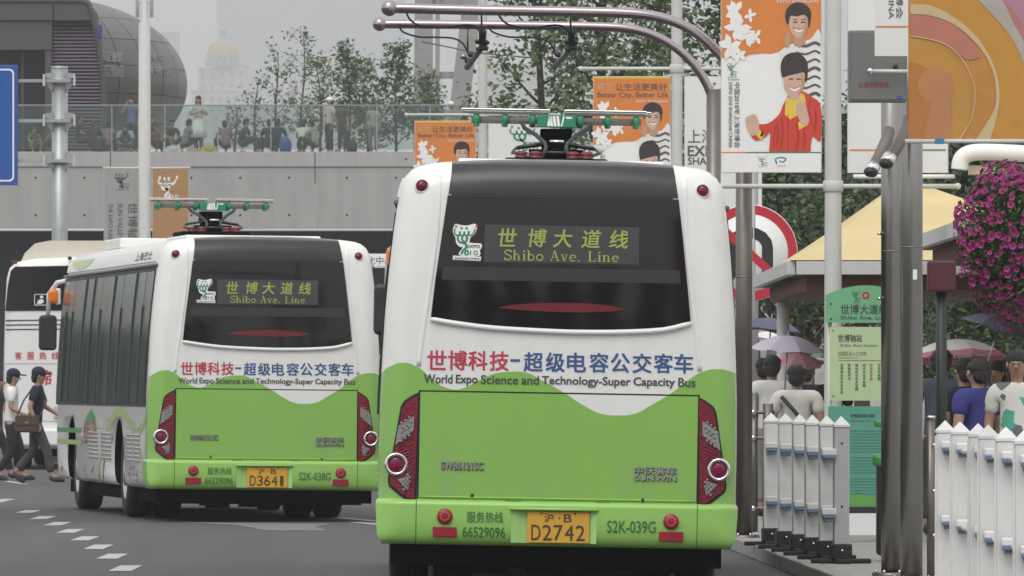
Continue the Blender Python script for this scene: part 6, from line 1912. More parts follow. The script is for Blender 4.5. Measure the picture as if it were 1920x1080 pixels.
# ================================================================ SIGNS
# blue direction sign far left on a galvanised post
SD = 175.0; sk = SD / F
GALV = M('galvanised', (.36, .38, .38), .45, .6, var=.12, scale=3)
sp = thing('sign_post', 'galvanised post with three bracket rails left of the oval hall', 'sign post', (wx(112, SD), SD, 0))
mb = MB(); mb.tube([(0, 0, 0), (0, 0, wz(128, SD))], 15 * sk, GALV, 24); mb.build('post', sp)
mb = MB(); mb.lathe([(15.5 * sk, 0), (15.5 * sk, .04), (0, .05)], (0, 0, wz(128, SD)), GALV, 20); mb.build('cap', sp)
for py in (152, 227, 302):
    mb = MB(); z = wz(py, SD); x0 = wx(-160, SD) - sp.location.x
    mb.box(((x0 + .22) / 2, -.19, z), (.22 - x0, .07, .06), GALV); rl = mb.build('bracket_rail', sp)
    mb = MB(); mb.lathe([(16.5 * sk, -.05), (18 * sk, -.045), (18 * sk, .045), (16.5 * sk, .05)], (0, 0, z), GALV, 20)
    mb.build('clamp_ring', rl)
    for sx_ in (-1, 1):
        m_ = MB(); m_.prism([(sx_ * .10, z + .02), (sx_ * .26, z + .06), (sx_ * .28, z + .14), (sx_ * .14, z + .16)], -.10, -.05, GALV); m_.build('gusset', rl)
        m_ = MB(); m_.prism([(sx_ * .10, z - .02), (sx_ * .26, z - .05), (sx_ * .14, z - .20)], -.10, -.05, GALV); m_.build('gusset', rl)
        m_ = MB(); m_.box((sx_ * .29, -.24, z + .01), (.035, .08, .22), CHROME); m_.build('bolt_plate', rl)
bs = thing('direction_sign', 'blue direction sign with a white border at the left edge', 'road sign', (wx(-120, SD), SD - .28, wz(348, SD)))
w_, h_ = 155 * sk, 225 * sk
SBLUE = M('sign_blue', (.006, .085, .33), .4, var=.04)
mb = MB(); mb.box((w_ / 2, 0, h_ / 2), (w_, .03, h_), SBLUE, bev=.01); mb.build('board', bs)
mb = MB(); e = 7 * sk; cr_ = 9 * sk
def rr(e, r):
    P = []
    for cx, cz, a in ((w_ - e - r, h_ - e - r, 0), (e + r, h_ - e - r, 90), (e + r, e + r, 180), (w_ - e - r, e + r, 270)):
        for q in range(6): P.append((cx + r * math.cos(R(a + q * 18)), cz + r * math.sin(R(a + q * 18))))
    return P
O_, I_ = rr(e, cr_), rr(e + 3 * sk, cr_ - 2 * sk)
n = len(O_); f_ = lambda a, b: (a, -.018, b)
mb.add([f_(*p) for p in O_] + [f_(*p) for p in I_], [(i, (i + 1) % n, (i + 1) % n + n, i + n) for i in range(n)], PWHITE); mb.build('border', bs)
# round no U-turn sign
ND = 105.0; nk = ND / F
ns = thing('no_turn_sign', 'round no U-turn sign with a red ring behind the gantry pole', 'road sign', (wx(1405, ND), ND, .12))
zc_ = wz(474, ND) - .12; r_ = 91 * nk
mb = MB(); mb.tube([(wx(1413, ND) - wx(1405, ND), .05, 0), (wx(1413, ND) - wx(1405, ND), .05, zc_ + r_ + 1.0)], 9 * nk, M('sign_post_grey', (.30, .31, .32), .5, .3), 16); mb.build('post', ns)
mb = MB(); mb.lathe([(0, .012), (r_, .012), (r_, 0), (0, 0)], (0, 0, zc_), PWHITE, 48, 'Y'); mb.build('disc', ns)
SR = M('sign_red', (.47, .015, .04), .45)
mb = MB(); mb.lathe([(r_ * .985, -.002), (r_ * .80, -.002)], (0, 0, zc_), SR, 64, 'Y', sm=False); mb.build('red_ring', ns)
mb = MB(); f_ = lambda a, b: (a * nk, -.0035, zc_ + b * nk)
ribbon(mb, [(-34, -26), (-34, 10)] + [(-34 + 34 - 34 * math.cos(R(a)), 10 + 28 * math.sin(R(a))) for a in (20, 45, 70, 90, 110, 135, 160)] + [(34, 10), (34, -52)], 21, f_, DARKPL)
poly2d(mb, [(-10, -26), (-58, -26), (-34, -56)], f_, DARKPL); mb.build('arrow', ns)
mb = MB(); f_ = lambda a, b: (a * nk, -.005, zc_ + b * nk); ribbon(mb, [(-58, 52), (58, -52)], 15, f_, SR); mb.build('slash', ns)
# bus stop sign: arched green head, cream timetable, teal notice
BD = 80.5; bk = BD / F
bsn = thing('bus_stop_sign', 'tall green and cream bus stop sign half hidden by the steel poles', 'bus stop sign', (wx(1548, BD), BD, .12))
WS = 150
zq = lambda py: wz(py, BD) - .12
SGREEN = M('stop_green', (.16, .42, .22), .4, var=.03); SCREAM = M('stop_cream', (.46, .60, .34), .45, var=.03); STEAL = M('stop_teal', (.10, .34, .25), .45, var=.05)
def q2(px, py): return ((px - 1548) * bk, zq(py))
mb = MB(); arc_ = [(1548, 605), (1548, 565)] + [(1548 + WS * i / 12, 565 - 30 * math.sin(PI * (.12 + .76 * i / 12)) ** .9) for i in range(13)] + [(1548 + WS, 565), (1548 + WS, 605)]
mb.prism([q2(*p) for p in arc_], -.03, .03, SGREEN); hd = mb.build('head_panel', bsn)
mb = MB(); fh = lambda a, b: ((a - 1548) * bk, -.0325, zq(-b))
put_text(mb, "世博大道线", (1576, -589, 1664, -571), fh, GREYTXT, .012); put_text(mb, "Shibo Ave. Line", (1576, -599, 1664, -592), fh, GREYTXT, .01)
logo_expo(mb, (1597, -568, 1614, -545), fh, LOGOGREEN, GREYTXT, REDTXT, 1.4); disc2d(mb, 1623, -554, 7, 7, fh, SR, 16); disc2d(mb, 1623, -554, 3.2, 3.2, lambda a, b: ((a - 1548) * bk, -.034, zq(-b)), SGREEN, 12)
for p in ((1558, -570), (1558, -598)): disc2d(mb, *p, 2.2, 2.2, fh, GREYTXT, 8)
mb.build('lettering', hd)
mb = MB(); mb.prism([q2(*p) for p in [(1556, 751), (1698, 751), (1698, 613), (1556, 613)]], -.02, .02, SCREAM); tp = mb.build('timetable_panel', bsn)
mb = MB(); fh = lambda a, b: ((a - 1548) * bk, -.0225, zq(-b))
put_text(mb, "世博轴站", (1571, -641, 1616, -627), fh, GREYTXT, .012); put_text(mb, "Shibo Axis Station", (1575, -650, 1645, -645), fh, GREYTXT)
put_text(mb, "往园区出入口方向", (1571, -667, 1624, -659), fh, GREYTXT); put_text(mb, "Operating hours", (1571, -673, 1608, -669), fh, GREYTXT)
ribbon(mb, [(1571, -676), (1690, -676)], .8, fh, GREYTXT)
rnd = random.Random(6)
for i, x in enumerate((1578, 1592, 1606, 1620, 1633, 1648, 1662, 1676)):
    s_ = "世博轴站中华艺术宫园区大道公交车"[i:i + rnd.randint(5, 9)]
    vertical_text(mb, s_, x, -682, 5.2, 1.2, fh, SR if i == 4 else GREYTXT, .01)
for p in ((1562, -620), (1562, -743)): disc2d(mb, *p, 2, 2, fh, M('rivet_green', (.05, .3, .12), .4), 8)
mb.build('lettering', tp)
mb = MB(); mb.prism([q2(*p) for p in [(1553, 950), (1700, 950), (1700, 762), (1553, 762)]], -.025, .025, STEAL); np_ = mb.build('notice_panel', bsn)
mb = MB(); fh = lambda a, b: ((a - 1548) * bk, -.0275, zq(-b))
put_text(mb, "世博园区乘车须知", (1594, -783, 1640, -776), fh, GREYTXT, .01); put_text(mb, "Notice for passengers", (1594, -792, 1680, -787), fh, GREYTXT)
for i in range(22):
    y = -808 - i * 5.6
    if i in (8, 15): continue
    ribbon(mb, [(1594, y), (1594 + rnd.uniform(50, 92), y)], 1.6, fh, M('notice_print', (.06, .20, .15), .6))
poly2d(mb, [(1555, -948), (1555, -932)] + [(1560 + i * 8, -932 + rnd.uniform(-3, 10)) for i in range(17)] + [(1698, -930), (1698, -948)], fh, M('notice_grass', (.12, .36, .06), .6))
mb.build('lettering', np_)
mb = MB(); mb.prism([q2(*p) for p in [(1553, 962), (1700, 962), (1700, 950.5), (1553, 950.5)]], -.03, .03, DARKPL); mb.build('dark_plinth', bsn)
mb = MB(); mb.prism([q2(*p) for p in [(1560, 1003), (1694, 1003), (1694, 962.5), (1560, 962.5)]], -.04, .04, PWHITE); mb.build('foot', bsn)
for x in (1556, 1694):
    mb = MB(); mb.tube([((x - 1548) * bk, .04, 0), ((x - 1548) * bk, .04, zq(600))], .02, MASTW, 10); mb.build('upright', bsn)
# green litter bin peeping out from behind the left pole
t = thing('litter_bin', 'green topped black litter bin mostly hidden behind the left steel pole', 'bin', (wx(1672, 72), 72, .12))
BG = M('bin_green', (.03, .26, .05), .45)
mb = MB(); mb.box((0, 0, .40), (.24, .24, .72), DARKPL, bev=.03); mb.build('bin_body', t)
mb = MB(); mb.box((0, 0, .79), (.30, .28, .10), BG, bev=.03); mb.build('lid', t)
mb = MB(); mb.box((0, .0, 1.08), (.28, .06, .06), BG, bev=.02); mb.tube([(0, 0, .8), (0, 0, 1.1)], .03, BG, 8); mb.build('handle', t)

# ================================================================ BARRIERS
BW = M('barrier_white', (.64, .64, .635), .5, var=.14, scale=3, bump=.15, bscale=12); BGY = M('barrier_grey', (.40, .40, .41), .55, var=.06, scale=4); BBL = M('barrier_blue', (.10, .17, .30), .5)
G6 = 'white gate barriers on black feet standing along the kerb'
spots = [(1555, 72.4, 70), (1508, 73.6, 56), (1476, 75.0, 56), (1442, 76.4, 56), (1408, 78, 56), (1372, 79.6, 56)]
xs_ = [1555, 1511, 1478, 1449 + 0, 1420, 1392]
cen = [1554, 1549 - 40, 1549 - 72, 1549 - 98, 1549 - 126 + 0, 1549 - 150]
cen = [1554, 1546, 1522, 1496, 1470, 1448]
# post fronts read off the photograph: left edge and width of each cap
fronts = [(1562, 1592, 785, 1060, 'frontmost white barrier, with a plain grey face'), (1537, 1563, 770, 1042, 'second white barrier behind the grey faced one'), (1512, 1534, 769, 1034, 'third white barrier in the row by the kerb'), (1487, 1511, 769, 1030, 'fourth white barrier in the row by the kerb'), (1460, 1485, 768, 1026, 'fifth white barrier, last but one of the row'), (1434, 1458, 766, 1022, 'rearmost white barrier, next to the dark railing')]
for i, (x0, x1, y0, y1, lab) in enumerate(fronts):
    d = 71.0 + i * 1.55
    k = d / F
    xc = (x0 + x1) / 2 if i else 1577
    t = thing('barrier_post', lab, 'barrier', (wx(xc, d), d, .12), R(4), G6)
    H = 1.135
    # slab-like body
    wd = .118
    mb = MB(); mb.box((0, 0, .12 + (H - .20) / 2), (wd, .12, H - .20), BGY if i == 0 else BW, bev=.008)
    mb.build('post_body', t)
    mb = MB(); z0_ = H - .08
    mb.box((0, 0, z0_ + .008), (wd + .012, .132, .016), BW)
    mb.add([(-.063, -.066, z0_ + .0165), (.063, -.066, z0_ + .0165), (.063, .066, z0_ + .0165), (-.063, .066, z0_ + .0165), (0, 0, z0_ + .085)], [(0, 1, 4), (1, 2, 4), (2, 3, 4), (3, 0, 4), (3, 2, 1, 0)], BW); mb.build('pyramid_cap', t)
    mb = MB(); mb.box((0, 0, .09), (.16, .16, .12), BLACK, bev=.012); mb.box((0, 0, .018), (.46, .12, .036), BLACK, bev=.01); mb.box((0, 0, .018), (.12, .42, .036), BLACK, bev=.01); ft = mb.build('rubber_foot', t)
    mb = MB(); mb.ball((0, -.083, .10), .012, CHROME, 8, 5); mb.build('bolt', ft)
    if i == 0:
        for z in (.93, .44):
            mb = MB(); mb.ball((.0, -.062, z), .009, DARKPL, 8, 5); mb.build('bolt', t)
    # side leaf: the folded gate panel with its two rails seen end on
    if i > 0:
        mb = MB(); mb.box((.118, .06, .60), (.11, .02, .92), BW, bev=.004); lf = mb.build('gate_leaf', t)
    for z in (.86, .40):
        bxx = -.005 if i else -.10; byy = -.125 if i else -.045
        mb = MB(); mb.box((bxx, byy, z), (.115, .10, .055), BW, bev=.012); rl = mb.build('rail_end', t)
        mb = MB(); mb.box((bxx, byy - .005, z - .040), (.100, .09, .022), BBL, bev=.006); mb.build('blue_band', rl)
        mb = MB(); mb.box((bxx, byy, z - .066), (.075, .08, .026), M('rail_under', (.14, .15, .16), .6), bev=.006); mb.build('rail_bracket', rl)
# dark steel handrail beside pole B
t = thing('handrail', 'low dark steel handrail between the gantry pole and the white barriers', 'railing', (wx(1420, 86), 86, .12))
for x, nm in ((-.03, 'rail_post'), (.10, 'rail_post')):
    mb = MB(); mb.tube([(x, 0, 0), (x, 0, 1.30 if x < 0 else 1.2)], .035 if x < 0 else .05, STEELD, 12); mb.build(nm, t)
for z in (.88, 1.12, .22):
    mb = MB(); mb.tube([(-.06, -.02, z), (.16, -.02, z)], .018, STEELD, 8); mb.ball((-.04, -.05, z), .03, CHROME, 10, 6); mb.build('rail_bar', t)
# picket fence running towards the camera at the right
fence = thing('picket_fence', 'white picket fence with pointed tops running out of the right edge', 'fence', (wx(1772, 62), 62, .12))
fl = fence.location
pk = [(1772, 62, 0), (1800, 60, 0), (1834, 57.5, 0), (1853, 55.5, 0), (1886, 53, 0), (1922, 50.5, 0), (1960, 48.5, 0), (2000, 46.5, 0)]
mb = MB(); wd = .115
mb.box((0, 0, .53), (wd, .10, 1.06), BW, bev=.008); mb.box((0, 0, 1.068), (wd + .012, .112, .016), BW)
mb.add([(-.063, -.056, 1.0765), (.063, -.056, 1.0765), (.063, .056, 1.0765), (-.063, .056, 1.0765), (0, 0, 1.145)], [(0, 1, 4), (1, 2, 4), (2, 3, 4), (3, 0, 4), (3, 2, 1, 0)], BW)
mb.box((-wd / 2 - .008, -.035, .53), (.014, .012, 1.02), BW)
pko = mb.build('picket', fence)
mb = MB(); mb.box((0, 0, 0), (.105, .12, .05), BW, bev=.012); mb.box((0, -.004, -.036), (.095, .11, .024), BBL, bev=.006); mb.box((0, 0, -.058), (.075, .07, .022), M('rail_under2', (.2, .21, .22), .6), bev=.006)
reo = mb.build('rail_end', fence)
first = True
for i, (px, d, _) in enumerate(pk):
    o = pko if i == 0 else bpy.data.objects.new('picket', pko.data)
    if i: col.objects.link(o); o.parent = fence
    o.location = (wx(px, d) - fl.x, d - fl.y, 0); o.rotation_euler.z = R(3)
    for z in (.98, .48):
        r_ = reo if first else bpy.data.objects.new('rail_end', reo.data)
        if not first: col.objects.link(r_); r_.parent = fence
        first = False
        r_.location = (wx(px, d) - fl.x + .02, d - fl.y - .125, z)
for z in (.95, .45):
    mb = MB(); mb.tube([(.03, .10, z), (wx(1853, 55.5) - fl.x + .03, 55.5 - 61.9, z), (wx(2000, 46.5) - fl.x + .03, 46.5 - 61.9, z)], .016, BW, 8); mb.build('rail', fence)
mb = MB(); mb.box((.09, .12, .50), (.10, .03, .98), BW); lf = mb.build('infill_panel', fence)
for i, (px, d, _) in enumerate(pk[:-1]):
    o = lf if i == 0 else bpy.data.objects.new('infill_panel', lf.data)
    if i: col.objects.link(o); o.parent = fence
    o.location = (wx(px, d) - fl.x - .0, d - fl.y, 0)
t = thing('steel_stanchion', 'dark studded steel stanchion between the thick pole and the pickets', 'post', (wx(1745, 66), 66, .12))
mb = MB(); mb.tube([(0, 0, 0), (0, 0, 1.14)], .028, STEELD, 14); mb.build('post', t)
mb = MB(); mb.tube([(0, 0, 1.14), (0, .0, 1.16)], .034, CHROME, 14); mb.build('cap', t)
for z in (.3, .62, .95):
    mb = MB(); mb.ball((.022, -.03, z), .014, CHROME, 8, 5); mb.build('stud', t)

# ================================================================ SHELTERS
FAB = M('shelter_fabric', (.58, .47, .23), .7, var=.10, scale=.8, bump=.3, bscale=3)
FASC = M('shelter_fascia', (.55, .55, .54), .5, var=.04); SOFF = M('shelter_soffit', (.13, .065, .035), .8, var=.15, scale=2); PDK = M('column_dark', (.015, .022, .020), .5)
def shelter(label, x0, x1, y0, y1, z, apex, posts, colm):
    t = thing('shelter', label, 'shelter', (x0, y0, .12)); o = Vector((x0, y0, .12))
    C_ = [Vector((x0, y0, z)), Vector((x1, y0, z)), Vector((x1, y1, z)), Vector((x0, y1, z))]; A_ = Vector(apex)
    for k in range(4):
        a, b = C_[k], C_[(k + 1) % 4]; vs = []; fs = []
        for i in range(9):
            f = i / 8; sag = (1 - (1 - f) ** 1.0); h_ = f ** 1.2
            for j in range(9):
                g = j / 8; e_ = a.lerp(b, g); p = e_.lerp(A_, f); p.z = z + .02 + (A_.z - z) * h_ + .10 * math.sin(g * PI * 5) * f * (1 - f)
                vs.append(tuple(p - o))
        for i in range(8):
            for j in range(8):
                q = i * 9 + j; fs.append((q, q + 1, q + 10, q + 9))
        m_ = MB(); m_.add(vs, fs, FAB, True); m_.build('fabric_panel', t)
    for k in range(4):
        a, b = C_[k] - o, C_[(k + 1) % 4] - o; mid = (a + b) / 2; d_ = b - a; ang = math.atan2(d_.y, d_.x)
        m_ = MB(); m_.box((mid.x, mid.y, mid.z - .055), (d_.length - .10, .08, .13), FASC, rz=ang); m_.build('fascia', t)
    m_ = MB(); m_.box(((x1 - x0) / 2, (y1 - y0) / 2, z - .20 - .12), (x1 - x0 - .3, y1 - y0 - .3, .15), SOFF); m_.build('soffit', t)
    for (px, py_) in posts:
        m_ = MB(); m_.tube([(px - x0, py_ - y0, 0), (px - x0, py_ - y0, z - .4)], .07, colm, 14); c_ = m_.build('column', t)
    return t
shelter('pale yellow fabric roofed shelter with white eaves behind the bus stop sign', 2.74, 6.6, 90, 103, 2.70, (4.15, 97, 3.66), [(3.0, 101.5), (6.2, 101.5), (6.2, 91.5)], MASTW)
s2 = shelter('nearer yellow roofed shelter at the right over the waiting people', 3.95, 8.6, 78, 89.6, 2.93, (6.2, 84, 4.0), [(8.0, 88), (8.0, 80)], PDK)
cx_ = wx(1765, 76.5)
t = thing('shelter_column', 'dark green black column with a crimson box at its head', 'column', (cx_, 76.5, .12))
mb = MB(); mb.tube([(0, 0, 0), (0, 0, 2.42)], .046, PDK, 16); mb.build('column', t)
mb = MB(); mb.box((0, -.02, wz(518, 76.5) - .12), (.235, .2, .26), M('crimson_box', (.075, .009, .020), .6), bev=.02); mb.build('crimson_box', t)
# white curved pipe canopy edge behind the flowers
t = thing('pipe_arch', 'thick white curved pipe above the yellow shelter, behind the flowers', 'arch', (wx(1795, 104), 104, .12))
mb = MB(); P_ = [(1799, 318), (1802, 300), (1814, 289), (1840, 285), (1900, 287), (2000, 293)]
mb.tube([tuple(at(x, y, 104) - t.location) for x, y in smooth_curve(P_, 5)], .095, PWHITE, 16); mb.build('pipe', t)
mb = MB(); mb.box((.95, .3, wz(318, 104) - .12), (1.6, .5, .10), M('cream_board', (.55, .48, .34), .7)); mb.build('cream_board', t)
mb = MB(); mb.tube([tuple(at(x, 331, 104) - t.location) for x in (1600, 1690, 1790)], .025, PWHITE, 8); mb.build('pipe_rail', t)

# ================================================================ HANGING FLOWERS
FLD = 55.0
ft = thing('hanging_flower_basket', 'hanging ball of magenta petunias at the right edge', 'flower basket', tuple(at(1905, 455, FLD)))
rg = np.random.default_rng(7); rnd = random.Random(7)
PET = M('petunia_magenta', (.25, .013, .125), .6, var=.25, island=.4); PETC = M('petunia_throat', (.07, .005, .05), .7)
RX, RY, RZ = .36, .36, .50
def fshape(u, v):
    return u
mb = MB(); mb.ball((0, 0, -.02), (RX * .62, RY * .62, RZ * .72), M('moss_core', (.02, .035, .012), .9), 18, 12); mb.build('moss_core', ft)
N_ = 7500
dirs = rg.normal(size=(N_, 3)); dirs /= np.linalg.norm(dirs, axis=1)[:, None]
rad = rg.uniform(.62, 1.0, N_)[:, None]
P = dirs * rad * np.array([RX, RY, RZ]) * (1 + .06 * np.sin(dirs[:, :1] * 7 + dirs[:, 2:] * 5))
d1 = rg.normal(size=(N_, 3)); d1 /= np.linalg.norm(d1, axis=1)[:, None]; d2 = np.cross(d1, rg.normal(size=(N_, 3))); d2 /= np.linalg.norm(d2, axis=1)[:, None]
L_ = rg.uniform(.010, .020, N_)[:, None]
V = np.stack([P - d1 * L_, P - d2 * L_ * .5, P + d1 * L_, P + d2 * L_ * .5], 1).reshape(-1, 3)
mb = MB(); mb.add(V.tolist(), [(4 * i, 4 * i + 1, 4 * i + 2, 4 * i + 3) for i in range(N_)], M('petunia_leaf', (.055, .10, .03), .6, var=.3, island=.4)); stuff(mb.build('foliage', ft))
bl = MB(); n = 10
vs = [(0, 0, 0)]
for i in range(n):
    a = 2 * PI * i / n; r = .021 if i % 2 == 0 else .0165; vs.append((r * math.cos(a), r * math.sin(a), .008))
bl.add(vs, [(0, 1 + i, 1 + (i + 1) % n) for i in range(n)], PET)
bl.add([(0, 0, .0015)] + [(.006 * math.cos(2 * PI * i / 6), .006 * math.sin(2 * PI * i / 6), .0045) for i in range(6)], [(0, 1 + i, 1 + (i + 1) % 6) for i in range(6)], PETC)
bo = bl.build('blossom', ft); meb = bo.data
rest = MB()
cand = []
for i in range(980):
    dv_ = Vector((rnd.gauss(0, 1), rnd.gauss(0, 1), rnd.gauss(0, 1))).normalized()
    q = 1 + .06 * math.sin(dv_.x * 7 + dv_.z * 5)
    p = Vector((dv_.x * RX, dv_.y * RY, dv_.z * RZ)) * q * rnd.uniform(.90, 1.04)
    cand.append((dv_.y, p, (dv_ + Vector((rnd.gauss(0, .3), rnd.gauss(0, .3) - .35, rnd.gauss(0, .3)))).normalized(), rnd.uniform(.7, 1.3)))
cand.sort(key=lambda c: c[0])
for i, (yy, p, nr, s_) in enumerate(cand):
    qt = nr.to_track_quat('Z', 'Y')
    if i < 290:
        o = bo if i == 0 else bpy.data.objects.new('blossom', meb)
        if i: col.objects.link(o); o.parent = ft
        o.location = p; o.rotation_euler = qt.to_euler(); o.scale = (s_, s_, s_)
    else:
        rest.add([p + qt @ (Vector(v) * s_) for v in bl.v[:n + 1]], [(0, 1 + k, 1 + (k + 1) % n) for k in range(n)], PET)
stuff(rest.build('far_side_blossoms', ft))
mb = MB(); mb.tube([(0, 0, 0), (.3, .05, .05), (1.1, 0, .1)], .014, DARKPL, 8); mb.build('hanger', ft)
t = thing('flower_lamp_post', 'dark post just outside the right edge that carries the flower basket', 'lamp post', (ft.location.x + 1.1, FLD, .12))
mb = MB(); mb.lathe([(.08, 0), (.06, .3), (.05, 5.2), (.0, 5.25)], (0, 0, 0), DARKPL, 16); mb.build('pole', t)

# ================================================================ PARKED COACH, FAR LEFT
CD = 160.0; ck = CD / F
cx0, cx1 = wx(4, CD), wx(272, CD)
co = thing('white_coach', 'white coach with a cream roof pod and navy stripes parked at the far left', 'coach', ((cx0 + cx1) / 2, CD, 0))
CW = (cx1 - cx0) / 2; Cz = lambda py: wz(py, CD); Cx = lambda px: wx(px, CD) - co.location.x
def coach_ring(hw, zt_, y, inset=0):
    P = []
    for (fx, fz) in ((1, 0.36), (1.0, 1.0), (.985, 1.9), (.965, 2.9), (.94, 3.35), (.90, 3.52), (.80, 3.62), (.55, 3.68), (0, 3.71)): P.append((hw * fx, fz))
    P = P + [(-x, z) for x, z in reversed(P[:-1])]
    return [((x) * (1 - inset), y, 1.9 + (z - 1.9) * (1 - inset * (1 if z > 1.9 else .5))) for x, z in P]
vs = []; fs = []
rings_ = [coach_ring(CW, 0, .12, .5), coach_ring(CW, 0, .0, .12), coach_ring(CW, 0, .02, .05), coach_ring(CW, 0, .08, .015), coach_ring(CW, 0, .2), coach_ring(CW, 0, 6), coach_ring(CW, 0, 11.6), coach_ring(CW, 0, 11.9, .04)]
rings_[0] = [(x, 0, z) for x, y, z in rings_[0]]
n = len(rings_[0])
for r in rings_: vs += r
for i in range(len(rings_) - 1):
    for k in range(n): fs.append((i * n + k, (i + 1) * n + k, (i + 1) * n + (k + 1) % n, i * n + (k + 1) % n))
fs.append(tuple(reversed(range(n)))); fs.append(tuple((len(rings_) - 1) * n + k for k in range(n)))
mb = MB(); mb.add(vs, fs, WHITE, True); cb_ = mb.build('body', co)
bm = bmesh.new(); bm.from_mesh(cb_.data); bmesh.ops.recalc_face_normals(bm, faces=bm.faces)
for f in bm.faces:
    if len(f.verts) > 4: f.smooth = False
bm.to_mesh(cb_.data); bm.free()
mb = MB(); pod = [(-.95, 3.62), (-.88, 3.78), (-.70, 3.95), (-.45, 4.0), (.55, 4.0), (.75, 3.93), (1.02, 3.66)]
mb.prism(pod, .5, 3.2, M('cream_fibreglass', (.60, .56, .47), .45, var=.04)); mb.build('roof_pod', co)
mb = MB(); f_ = lambda a, b: (Cx(a), -.012, Cz(-b))
wp = [(6, 583), (0, 583), (3, 560), (14, 510), (24, 500), (252, 497), (264, 510), (272, 582)]
wp = [(10, 583), (14, 540), (20, 508), (28, 500), (246, 496), (256, 506), (262, 540), (265, 581)]
mb.add([f_(a, -b) for a, b in wp], [tuple(range(len(wp)))], GLASSU); mb.build('rear_window', co)
mb = MB(); f2 = lambda l: (lambda a, b: (Cx(a), -.004 - l * .003, Cz(-b)))
NVY = M('stripe_navy', (.02, .02, .10), .5)
for y in (601, 609.5, 618): ribbon(mb, [(10, -y), (266, -y + 2)], 2.4, f2(0), NVY)
mb.build('stripes', co)
mb = MB()
for i, c in enumerate("客服热线"): put_text(mb, c, (28 + i * 23, -674, 41 + i * 23, -660), f2(0), REDTXT, .02)
put_text(mb, "锦", (67, -722, 96, -694), f2(0), REDTXT, .02, shear=.1)
mb.build('lettering', co)
mb = MB(); fb_ = f2(.1)
for a, b in (((8, -682), (262, -682)), ((8, -682), (8, -790)), ((262, -682), (262, -790)), ((8, -790), (262, -790))): ribbon(mb, [a, b], 1.2, fb_, GREYP)
mb.build('hatch_seam', co)
mb = MB(); fx0, fx1, fy0, fy1 = 65, 88, 552, 572; f3 = lambda a, b: (Cx(a), -.016, Cz(-b))
for a, b in (((fx0, -fy0), (fx1, -fy0)), ((fx0, -fy1), (fx1, -fy1)), ((fx0, -fy0), (fx0, -fy1)), ((fx1, -fy0), (fx1, -fy1))): ribbon(mb, [a, b], 1.2, f3, PWHITE)
disc2d(mb, 78, -557, 3, 3, f3, PWHITE, 10); poly2d(mb, [(69, -570), (72, -562), (80, -561), (83, -566), (77, -570)], f3, PWHITE); mb.build('window_sticker', co)
for x in (27, 250):
    m_ = MB(); m_.box((Cx(x), -.01, Cz(492)), (11 * ck, .03, 6 * ck), REDL, bev=.01); m_.build('high_lamp', co)
for x in (20, 252):
    m_ = MB(); m_.box((Cx(x), -.012, Cz(800)), (16 * ck, .04, 30 * ck), REDL, bev=.01); m_.build('tail_lamp', co)
for x, nm in ((131, 'reverse_camera'),):
    m_ = MB(); m_.ball((Cx(x), -.02, Cz(484)), (.04, .05, .035), DARKPL, 10, 6); m_.build(nm, co)
mb = MB(); mb.box((0, -.02, .56), (CW * 1.96, .14, .30), WHITE, bev=.04); mb.build('bumper', co)
m_ = MB(); m_.box((Cx(112), -.03, Cz(772)), (22 * ck, .05, 24 * ck), M('lamp_warm', (.55, .48, .40), .3), bev=.02); m_.build('handle_recess', co)
mb = MB(); mb.box((0, 5.8, .38), (CW * 1.8, 11, .3), UNDER); mb.build('chassis', co)
for y in (2.6, 9.5):
    for sg in (-1, 1):
        m_ = MB(); m_.lathe([(.28, -.16), (.48, -.15), (.52, -.1), (.52, .1), (.48, .15), (.28, .16)], (sg * (CW - .22), y, .52), BLACK, 28, 'X'); wh = m_.build('wheel', co)
        m_ = MB(); m_.lathe([(.28, sg * .12), (.15, sg * .08), (0, sg * .1)], (sg * (CW - .22), y, .52), WHEELHUB, 20, 'X'); m_.build('rim', wh)
m_ = MB(); m_.box((0, -.098, .58), (.44, .01, .13), BAYG); m_.build('number_plate', co)

# small white shuttle and a hoarding glimpsed between the two buses
t = thing('site_sign', 'white hoarding sign glimpsed in the gap between the two buses', 'sign', (wx(716, 210), 210, 0))
sg_ = 210 / F
mb = MB(); mb.box((0, 0, wz(489, 210)), (110 * sg_, .08, 26 * sg_), PWHITE, bev=.01); bdd = mb.build('board', t)
mb = MB(); put_text(mb, "文化中心", (-44 * sg_, wz(496, 210), 20 * sg_, wz(481, 210)), lambda a, b: (a, -.045, b), GREYTXT, .004); put_text(mb, "Culture Center", (-44 * sg_, wz(500.5, 210), 20 * sg_, wz(498, 210)), lambda a, b: (a, -.045, b), GREYTXT); mb.build('lettering', bdd)
for x in (-.55, .55):
    m_ = MB(); m_.tube([(x, .06, 0), (x, .06, wz(500, 210))], .04, STEELD, 8); m_.build('post', t)
t = thing('parked_van', 'white van with an orange stripe glimpsed between the two buses', 'van', (wx(712, 175), 175, 0))
mb = MB(); prof = [(-.95, .35), (-.97, 1.2), (-.93, 2.2), (-.80, 2.75), (-.4, 3.0), (.1, 3.06)]
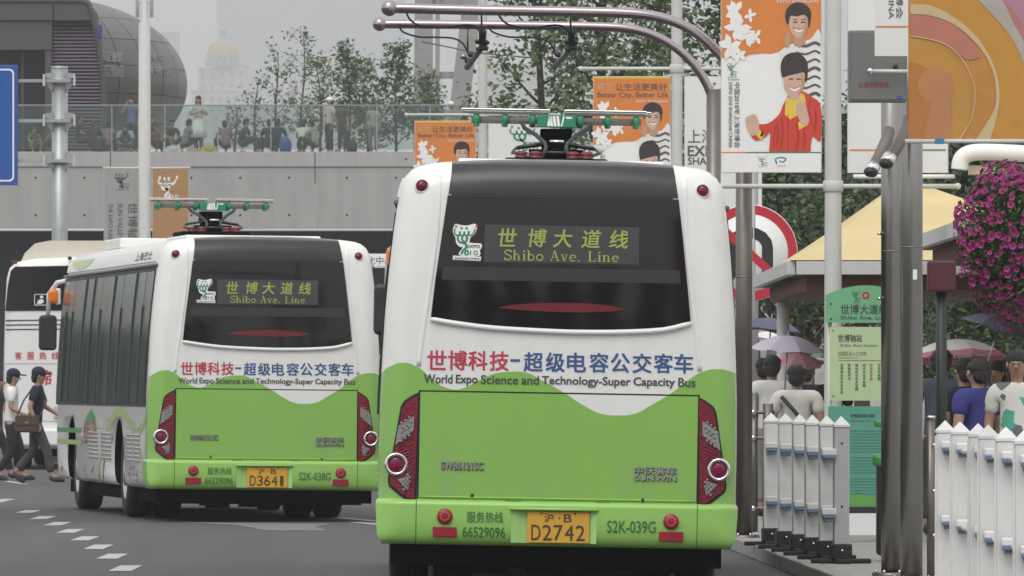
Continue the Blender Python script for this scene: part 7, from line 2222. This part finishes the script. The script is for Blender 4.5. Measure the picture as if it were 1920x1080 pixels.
prof = prof + [(-x, z) for x, z in reversed(prof)]
mb.prism(prof, 0, 5.2, WHITE); mb.build('body', t)
mb = MB(); mb.prism([(-.80, 2.05), (-.76, 2.6), (.76, 2.6), (.80, 2.05)], -.02, -.002, GLASSU); mb.build('rear_window', t)
mb = MB(); mb.prism([(-.95, 1.78), (-.95, 1.92), (.95, 1.92), (.95, 1.78)], -.015, -.002, ORANGE); mb.prism([(-.95, 1.3), (-.95, 1.6), (.95, 1.6), (.95, 1.3)], -.015, -.002, BLUETXT); mb.build('stripes', t)
for y in (1.1, 4.1):
    for sg in (-1, 1):
        m_ = MB(); m_.lathe([(.2, -.1), (.34, -.1), (.36, 0), (.34, .1), (.2, .1)], (sg * .84, y, .36), BLACK, 20, 'X'); m_.build('wheel', t)

# ================================================================ trees added behind the camera to darken the reflections in the glass
for i in range(9):
    tree((-16 + i * 4.6, -42 - (i % 3) * 4, 0), 13.0 + (i % 3), 60 + i, 'tree added behind the camera, seen only mirrored in the bus windows', LFD,        .16, 3.0, 50, .20, 40, crown0=.06, clump=1.0, group='trees mirrored in the glass', tname='mirrored_tree')

# ================================================================ HAZE
hz = MB(); x0, x1, y0, y1, z0, z1 = -880, 880, -250, 7800, -1.0, 395
hz.add([(x, y, z) for z in (z0, z1) for y in (y0, y1) for x in (x0, x1)], [(0, 2, 3, 1), (4, 5, 7, 6), (0, 1, 5, 4), (2, 6, 7, 3), (0, 4, 6, 2), (1, 3, 7, 5)], MATS['white_paint'])
ho = hz.build('haze'); stuff(ho)
hm_ = bpy.data.materials.new('haze_air'); hm_.use_nodes = True
h = hm_.node_tree; h.nodes.clear()
o_ = h.nodes.new('ShaderNodeOutputMaterial'); pv = h.nodes.new('ShaderNodeVolumePrincipled')
pv.inputs['Color'].default_value = (.93, .95, .97, 1); pv.inputs['Density'].default_value = .00027; pv.inputs['Anisotropy'].default_value = 0.0
h.links.new(pv.outputs[0], o_.inputs['Volume'])
ho.data.materials.clear(); ho.data.materials.append(hm_)
